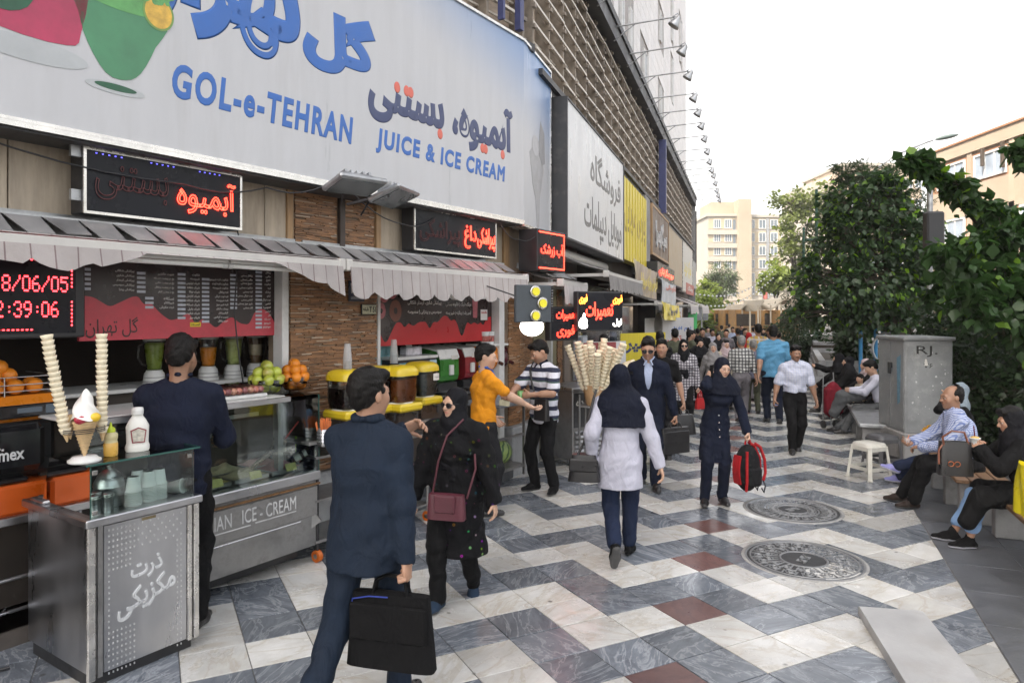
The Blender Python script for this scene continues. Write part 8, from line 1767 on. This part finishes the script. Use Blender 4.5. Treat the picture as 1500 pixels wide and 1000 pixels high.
F_chk2=checks('check_black_white',(.50,.50,.48),(.03,.03,.035),f=17,w=.45,bw=.75);p=ground(1086,616);person('grey haired man from behind in a black and white checked shirt and grey trousers',p,CH-(490-HY)*p.y/FPX,170,dict(walk(-1,.22),head=(10,0,0)),sk='b',q=1,hair=M_hairg,top=F_chk2,tuck=1.0,pants=F_grey,belt=1,build=1.06,loose=.018,shoe=[K('shoe_brown',.06,.035,.02),M_sole],seed=27)
p=Vector((5.02,14.4,0));person('bald man from behind in a grey shirt beside the sky blue t shirt',p,CH-(497-HY)*p.y/FPX+.02,172,walk(1,.24),sk='b',q=1,hairstyle='bald',hair=M_hairg,top=K('slate_shirt',.12,.12,.16),tuck=.82,pants=F_olive,loose=.018,seed=29)
F_bchk=checks('check_blue',(.45,.49,.60),(.05,.10,.30),f=58,w=.35,bw=.7);HB=-112
I=person('bald seated man in a blue check shirt holding a small cup',BP(1.15,.42),1.74,HB,dict(SIT,hl=(.06,-.33,.66),hr=(-.10,-.40,.68),el=(1,.9,-.3),er=(-1,.9,-.3),head=(20,4,0),lean=17,fl=(.10,-.42,.08),fr=(-.14,-.50,.08)),sk='c',q=2,hairstyle='bald',top=F_bchk,tuck=.86,pants=F_black,collar=F_bchk,build=1.12,curl=(30,55),palm=((-.3,0,-1),(.5,0,.8)),loose=.02,shoe=[K('loafer',.025,.017,.014,rough=.3),M_sole],seed=31)
t=thing('ice_cup','small clear cup with orange spoon in the hand of the seated bald man','cup',I['W'](I['wr'][1]+I['d'][1]*.07+V3(.02,0,.025)),0);g=MB();g.lathe([(.026,-.02),(.038,.035),(.034,.035),(.024,-.016)],n=16);g.build('cup',mat('clear_plastic',(.55,.56,.56),.2,alpha=.45),t);g=MB();g.lathe([(0,-.015),(.026,-.015),(.033,.02),(0,.024)],n=16);g.build('ice',mat('pink_ice',(.42,.14,.10),.4),t);g=MB();g.cyl((0,0,.0),(.03,.01,.07),.004,n=6);g.build('spoon',MATS['orange_straw'],t)
I=person('person in dark jeans and lavender trainers seated behind the bald man, legs stretched out',BP(2.1,.62),1.66,HB,dict(SIT,hl=(.04,-.14,1.16),hr=(-.12,-.30,.70),el=(1,-.3,-1),head=(10,8,0),lean=12,fl=(.06,-.86,.20),fr=(-.10,-.66,.08),pitl=-20),sk='a',fem=True,q=1,scarf=K('scarf_teal',.17,.21,.24),cape='short',top=F_black,hem=None,tuck=.84,pants=F_dkjean,shoe=[K('trainer_lavender',.26,.26,.52),mat('sole_white',(.5,.5,.55),.6)],seed=33)
bag('small_bag','mustard yellow bag on the lap of the person in lavender trainers',I['W'](V3(-.05,-.28,.74)),R(HB+80),.18,.10,.10,K('mustard',.42,.22,.02),handle=.04)
I=person('woman in black coat and scarf seated with an ice cream cup beside a yellow bag',BP(-.12,.62),1.66,HB,dict(SIT,hl=(.08,-.29,.93),hr=(-.06,-.29,.95),el=(1,.2,-1),er=(-1,.1,-.8),head=(8,14,0),lean=14,fl=(.08,-.38,.08),fr=(-.10,-.48,.08)),sk='b',fem=True,q=2,scarf=F_scarf,cape='short',top=F_black,hem=None,tuck=.80,pants=F_jean,glasses='up',curl=(55,60),palm=((-1,-.1,.1),(1,-.1,.1)),loose=.026,shoe=[F_black,mat('sole_white',(.5,.5,.55),.6)],seed=35,tm='coat',cuff=.22,hairstyle='fringe')
g=Sdf();g.cap((.0,.10,.52),(.17,-.30,.50),.13,.09,.05,(1,0,0),1.2);g.cap((.17,-.30,.50),(.20,-.42,.28),.10,.07,.05);g.cap((0,.10,.52),(-.15,-.25,.52),.12,.085,.05);v,f=grow(g,.010,.008,3);skin_mesh('coat_skirt',[(v,f)],F_black,I['root'],I['s'])
mid=(I['W'](I['wr'][0]+I['d'][0]*.08)+I['W'](I['wr'][1]+I['d'][1]*.08))/2;t=thing('ice_cup','white paper cup of saffron ice cream with a dark red straw','cup',mid+Vector((0,0,-.02)),0);g=MB();g.lathe([(.028,-.03),(.042,.05),(.045,.05),(.045,.055),(0,.055)],n=18);g.build('cup',M_foam,t);g=MB();g.ball((0,0,.052),(.038,.038,.018),12,wob=.1);g.build('ice_cream',mat('saffron',(.55,.34,.08),.5,var=.3,scale=30),t);g=MB();g.cyl((0,0,.05),(-.01,.0,.16),.005,n=6);g.build('straw',F_mar,t)
g=MB();w_=I['W'](I['wr'][0]-I['d'][0]*.035)
t=thing('wristwatch','black wristwatch on the arm of the woman with the ice cream cup','watch',w_);dq=Vector(I['W'](I['d'][0]))-Vector(I['W'](V3(0,0,0)));g.cyl(tuple(-dq*.014),tuple(dq*.014),.034,n=16);g.build('strap',M_bgl,t)
t=bag('handbag','black handbag with tan strap and copper ring emblem on the seated woman\'s lap',I['W'](V3(.02,-.46,.93)),R(HB+95),.28,.30,.13,M_leath,handle=0,taper=.88)
M_tan=mat('tan_leather',(.16,.055,.03),.45,var=.2);g=MB();g.tube([(-.09,-.03,-.05),(-.11,-.05,.04),(-.04,-.06,.10),(.06,-.05,.09),(.1,-.03,-.02)],.010,6);g.build('strap',M_tan,t);g=MB();g.tube([(-.1,-.03,-.02),(-.14,-.05,-.08),(-.14,-.06,-.2)],.009,6);g.build('strap_tail',M_tan,t)
for x in(-.05,.0):g=MB();g.tube([(x+.022*math.cos(a*.524),-.075,-.19+.022*math.sin(a*.524))for a in range(12)],.0035,5,closed=True);g.build('ring_emblem',mat('copper',(.5,.16,.07),.3,metal=.8),t)
sb=thing('shopping_bag','bright yellow plastic shopping bag on the bench at the right edge','shopping bag',BP(-.66,.60,.45),BRZ+R(6));g=MB()
def sbag(u,v):a=2*math.pi*u;c,s_=math.cos(a),math.sin(a);k=(abs(c)**7+abs(s_)**7)**(-1/7);return(.20*c*k*(1+.04*math.sin(v*9+a*3)),.085*s_*k*(1-.45*v)+.008*math.sin(a*7+v*6),.40*v*(1+.02*math.sin(a*4)))
g.grid(48,12,sbag);g.build('bag',mat('bag_yellow',(.66,.56,.02),.35,var=.1,coat=.2),sb);g=MB();g.grid(48,1,lambda u,v:tuple(np.array(sbag(u,0))*(1,1,1)*np.array((1-v,1-v,1))));g.build('bottom',MATS['bag_yellow'],sb)
for s_ in(-1,1):g=MB();g.tube([(s_*.20,.0,.16+.03*math.cos(a))if False else(s_*.205,.035*math.cos(a*.6),.09+.035*math.sin(a*.6))for a in range(9)],.006,5);g.build('ring_print',M_black,sb)
F_school=K('shirt_white2',.48,.49,.58);HB2=-112
I=person('boy in a white shirt and grey trousers bent over his phone on the far bench',BP(5.9,.12),1.68,HB2,dict(SIT,hl=(.08,-.38,.78),hr=(-.06,-.40,.78),el=(1,.4,-.8),er=(-1,.4,-.8),head=(6,28,0),lean=14,fl=(.10,-.50,.08),fr=(-.08,-.60,.08)),sk='a',q=1,top=F_school,tuck=.9,pants=K('school_grey',.09,.095,.10),hairstyle='full',seed=41,curl=(50,50))
t=thing('folded_jacket','grey jacket laid over the knees of the boy in white','jacket',(0,0,0));g=Sdf();A_=I['W'](V3(-.02,-.22,.66));B_=I['W'](V3(-.02,-.50,.62));C_=I['W'](V3(-.05,-.62,.34));g.cap(A_,B_,.10,.11,.04);g.cap(B_,C_,.11,.09,.04);v,f=grow(g,.014,.016,4);o=skin_mesh('cloth',[(v-np.array(A_),f)],K('school_grey',.09,.095,.10),t,1.0);t.location=A_
person('small child peeping between the boy in white and the women on the bench',BP(6.6,-.08),1.12,HB2+25,dict(SIT,pel=(0,.12,.70),fl=(.1,-.36,.3),fr=(-.1,-.36,.3),head=(12,4,0)),sk='a',q=1,top=F_beige,tuck=.9,pants=F_dkgrey,hairstyle='full',seed=43)
person('woman with a pale pink headscarf on the far bench',BP(7.1,.05),1.60,HB2+10,dict(SIT,head=(20,18,0)),sk='a',fem=True,q=0,scarf=F_pink,cape='short',top=F_black,tuck=.8,pants=F_black,seed=45)
person('woman in a full black chador seated beyond the boy in white',BP(7.6,-.2),1.62,HB2+5,dict(SIT,lean=10),sk='a',fem=True,q=0,scarf=F_scarf,cape=.10,top=F_black,tuck=.75,pants=F_black,build=1.15,loose=.03,seed=47)
person('second woman in black holding something up, farthest on the benches',BP(8.5,-.36),1.62,HB2-5,dict(SIT,hr=(-.15,-.40,1.02),head=(-10,0,0)),sk='a',fem=True,q=0,scarf=F_scarf,cape=.05,top=F_black,tuck=.75,pants=F_black,loose=.03,seed=49)
person('grey headed man seated behind the boy in white, mostly hidden',BP(6.6,.40),1.74,HB2+40,dict(SIT,head=(0,10,0)),sk='b',q=0,hair=M_hairg,top=K('brown_shirt',.10,.075,.06),tuck=.85,pants=F_dkgrey,seed=51)
t=thing('trolley_bag','dark red wheeled shopping trolley bag by the seated women','trolley bag',ground(1220,628),BRZ-R(60));M_tr=K('trolley_red',.16,.012,.022);g=MB();g.ball((0,0,.52),(.17,.12,.33),20);g.bb(-.15,.15,-.10,.10,.24,.76,bev=.05);g.build('body',M_tr,t);g=MB();g.bb(-.13,.13,-.13,-.09,.30,.52,bev=.03);g.build('pocket',M_tr,t)
for x in(-.12,.12):g=MB();g.tube([(x,.11,.1),(x,.12,.5),(x*.8,.14,1.0)],.010,6);g.build('frame_tube',M_galv,t);g=MB();g.cyl((x-.02,.1,.07),(x+.02,.1,.07),.07,n=14);g.build('wheel',M_black,t)
g=MB();g.tube([(-.1,-.09,.24),(-.1,-.11,.02),(.1,-.11,.02),(.1,-.09,.24)],.009,6);g.build('stand',M_galv,t)
FC=[('black',F_black),('olive',F_olive),('navy',F_navy),('white',F_white),('grey',F_grey),('beige',F_beige),('charcoal',F_dkgrey),('pale blue',F_lblue),('sky blue',F_sky)]
F_yel=checks('check_yellow',(.40,.26,.06),(.06,.11,.28),f=10,w=.4,line2=(.5,.45,.4),w2=.2)
crowd=[(967,13.2,484,172,'m',F_black,'broad man from behind in a black shirt left of the checked coat woman'),(989,15.5,480,176,'m',F_olive,'man from behind in an olive t shirt near the white poster'),(1003,19,478,120,'m',F_black,'dark clothed man standing by the far shop doors'),(1025,15,493,-4,'w',F_black,'woman in black chador talking on a phone in the crowd'),(1044,13.4,499,-8,'w2',F_sgrey,'woman with a grey scarf walking towards the camera beside the phone woman'),(1062,15,497,8,'w3',F_pink,'woman with brown hair showing, behind the grey haired checked man'),(1097,18.5,485,150,'wr',F_red,'woman in a bright red scarf and cloak in the crowd'),(1111,16.2,473,174,'m',F_yel,'man from behind in a yellow plaid shirt'),(1127,19,479,-10,'m',F_navy,'man facing the camera half hidden by the sky blue t shirt'),(1016,21,481,165,'m',F_navy,'man in navy leaning in at the far shops'),(1029,20,479,-12,'m',F_black,'man in a black t shirt walking towards the camera in the crowd'),(1043,23,481,0,'m',F_white,'man in a white t shirt in the crowd'),(1052,19.5,487,-6,'w',F_black,'woman with black headscarf below the white t shirt'),(1064,20.5,481,-20,'m',F_grey,'man in a grey t shirt in the middle of the crowd'),(1081,22,480,178,'m',F_dkgrey,'man from behind in charcoal under the canopies'),(1090,25,480,30,'m',F_black,'distant man in black turning aside'),(1141,21,486,165,'m',F_beige,'man in beige beside the stone planter'),(1073,27,478,-10,'m',F_lblue,'distant man in pale blue'),(1036,28,478,10,'m',F_grey,'distant man in grey near the banner pole'),(1104,28,479,170,'m',F_white,'distant man in white under the right canopy'),(1118,26,480,-15,'w',F_black,'distant woman in black by the planter'),(1057,31,476,175,'m',F_olive,'far figure in olive in front of the canopy'),(1086,33,476,-5,'m',F_navy,'far figure in navy in front of the kiosks'),(1022,24,480,172,'m',F_dkgrey,'man in charcoal passing the last awning'),(1068,36,474,160,'m',F_beige,'farthest figure in beige before the kiosks'),(1010,17,482,100,'m',F_olive,'man in olive looking into a far shop'),(885,10.5,488,175,'m',F_dkgrey,'dark haired man from behind by the yellow repair poster')]
for i,(px,Yc,pt,hd,kd,fab,lab)in enumerate(crowd):
 p=Vector(((px-750)/FPX*Yc,Yc,0));h=min(1.90,max(1.52,CH-(pt-HY)*Yc/FPX));q=1 if Yc<15.4 else 0;ph=1 if i%2 else-1
 if kd=='m':person(lab,p,h,hd,walk(ph,.22),sk='abc'[i%3],q=q,sleeve=(.7 if i%3 else 1.0),top=fab,tuck=.83,pants=(F_black,F_dkjean,F_dkgrey,F_grey)[i%4],loose=.016,group='passers-by farther up the street',seed=100+i,beard=.3*(i%2))
 else:person(lab,p,h,hd,dict(walk(ph,.18),**(dict(hr=(-.12,-.14,1.50),er=(-1,-.3,-1))if i==3 else{})),sk='a',fem=True,q=q,scarf={'w':F_scarf,'w2':F_sgrey,'w3':F_pink,'wr':F_red}[kd],cape='short' if kd in('w2','w3')else .10,top={'w':F_black,'w2':F_sgrey,'w3':F_beige,'wr':F_red}[kd],hem=.5,flare=.03,pants=F_black,loose=.02,group='passers-by farther up the street',seed=100+i,tm='coat',hairstyle='fringe' if kd=='w3' else 'short')
g=MB();g.bb(-640,640,-180,1040,-1.2,285);hz_=bpy.data.materials.new('air_haze');hz_.use_nodes=True;nt=hz_.node_tree;nt.nodes.clear();o=_n(nt,'ShaderNodeOutputMaterial');v=_n(nt,'ShaderNodeVolumePrincipled',Density=.0009);v.inputs['Color'].default_value=(.93,.92,.90,1);nt.links.new(v.outputs[0],o.inputs['Volume']);g.build('haze',hz_,None,'stuff')
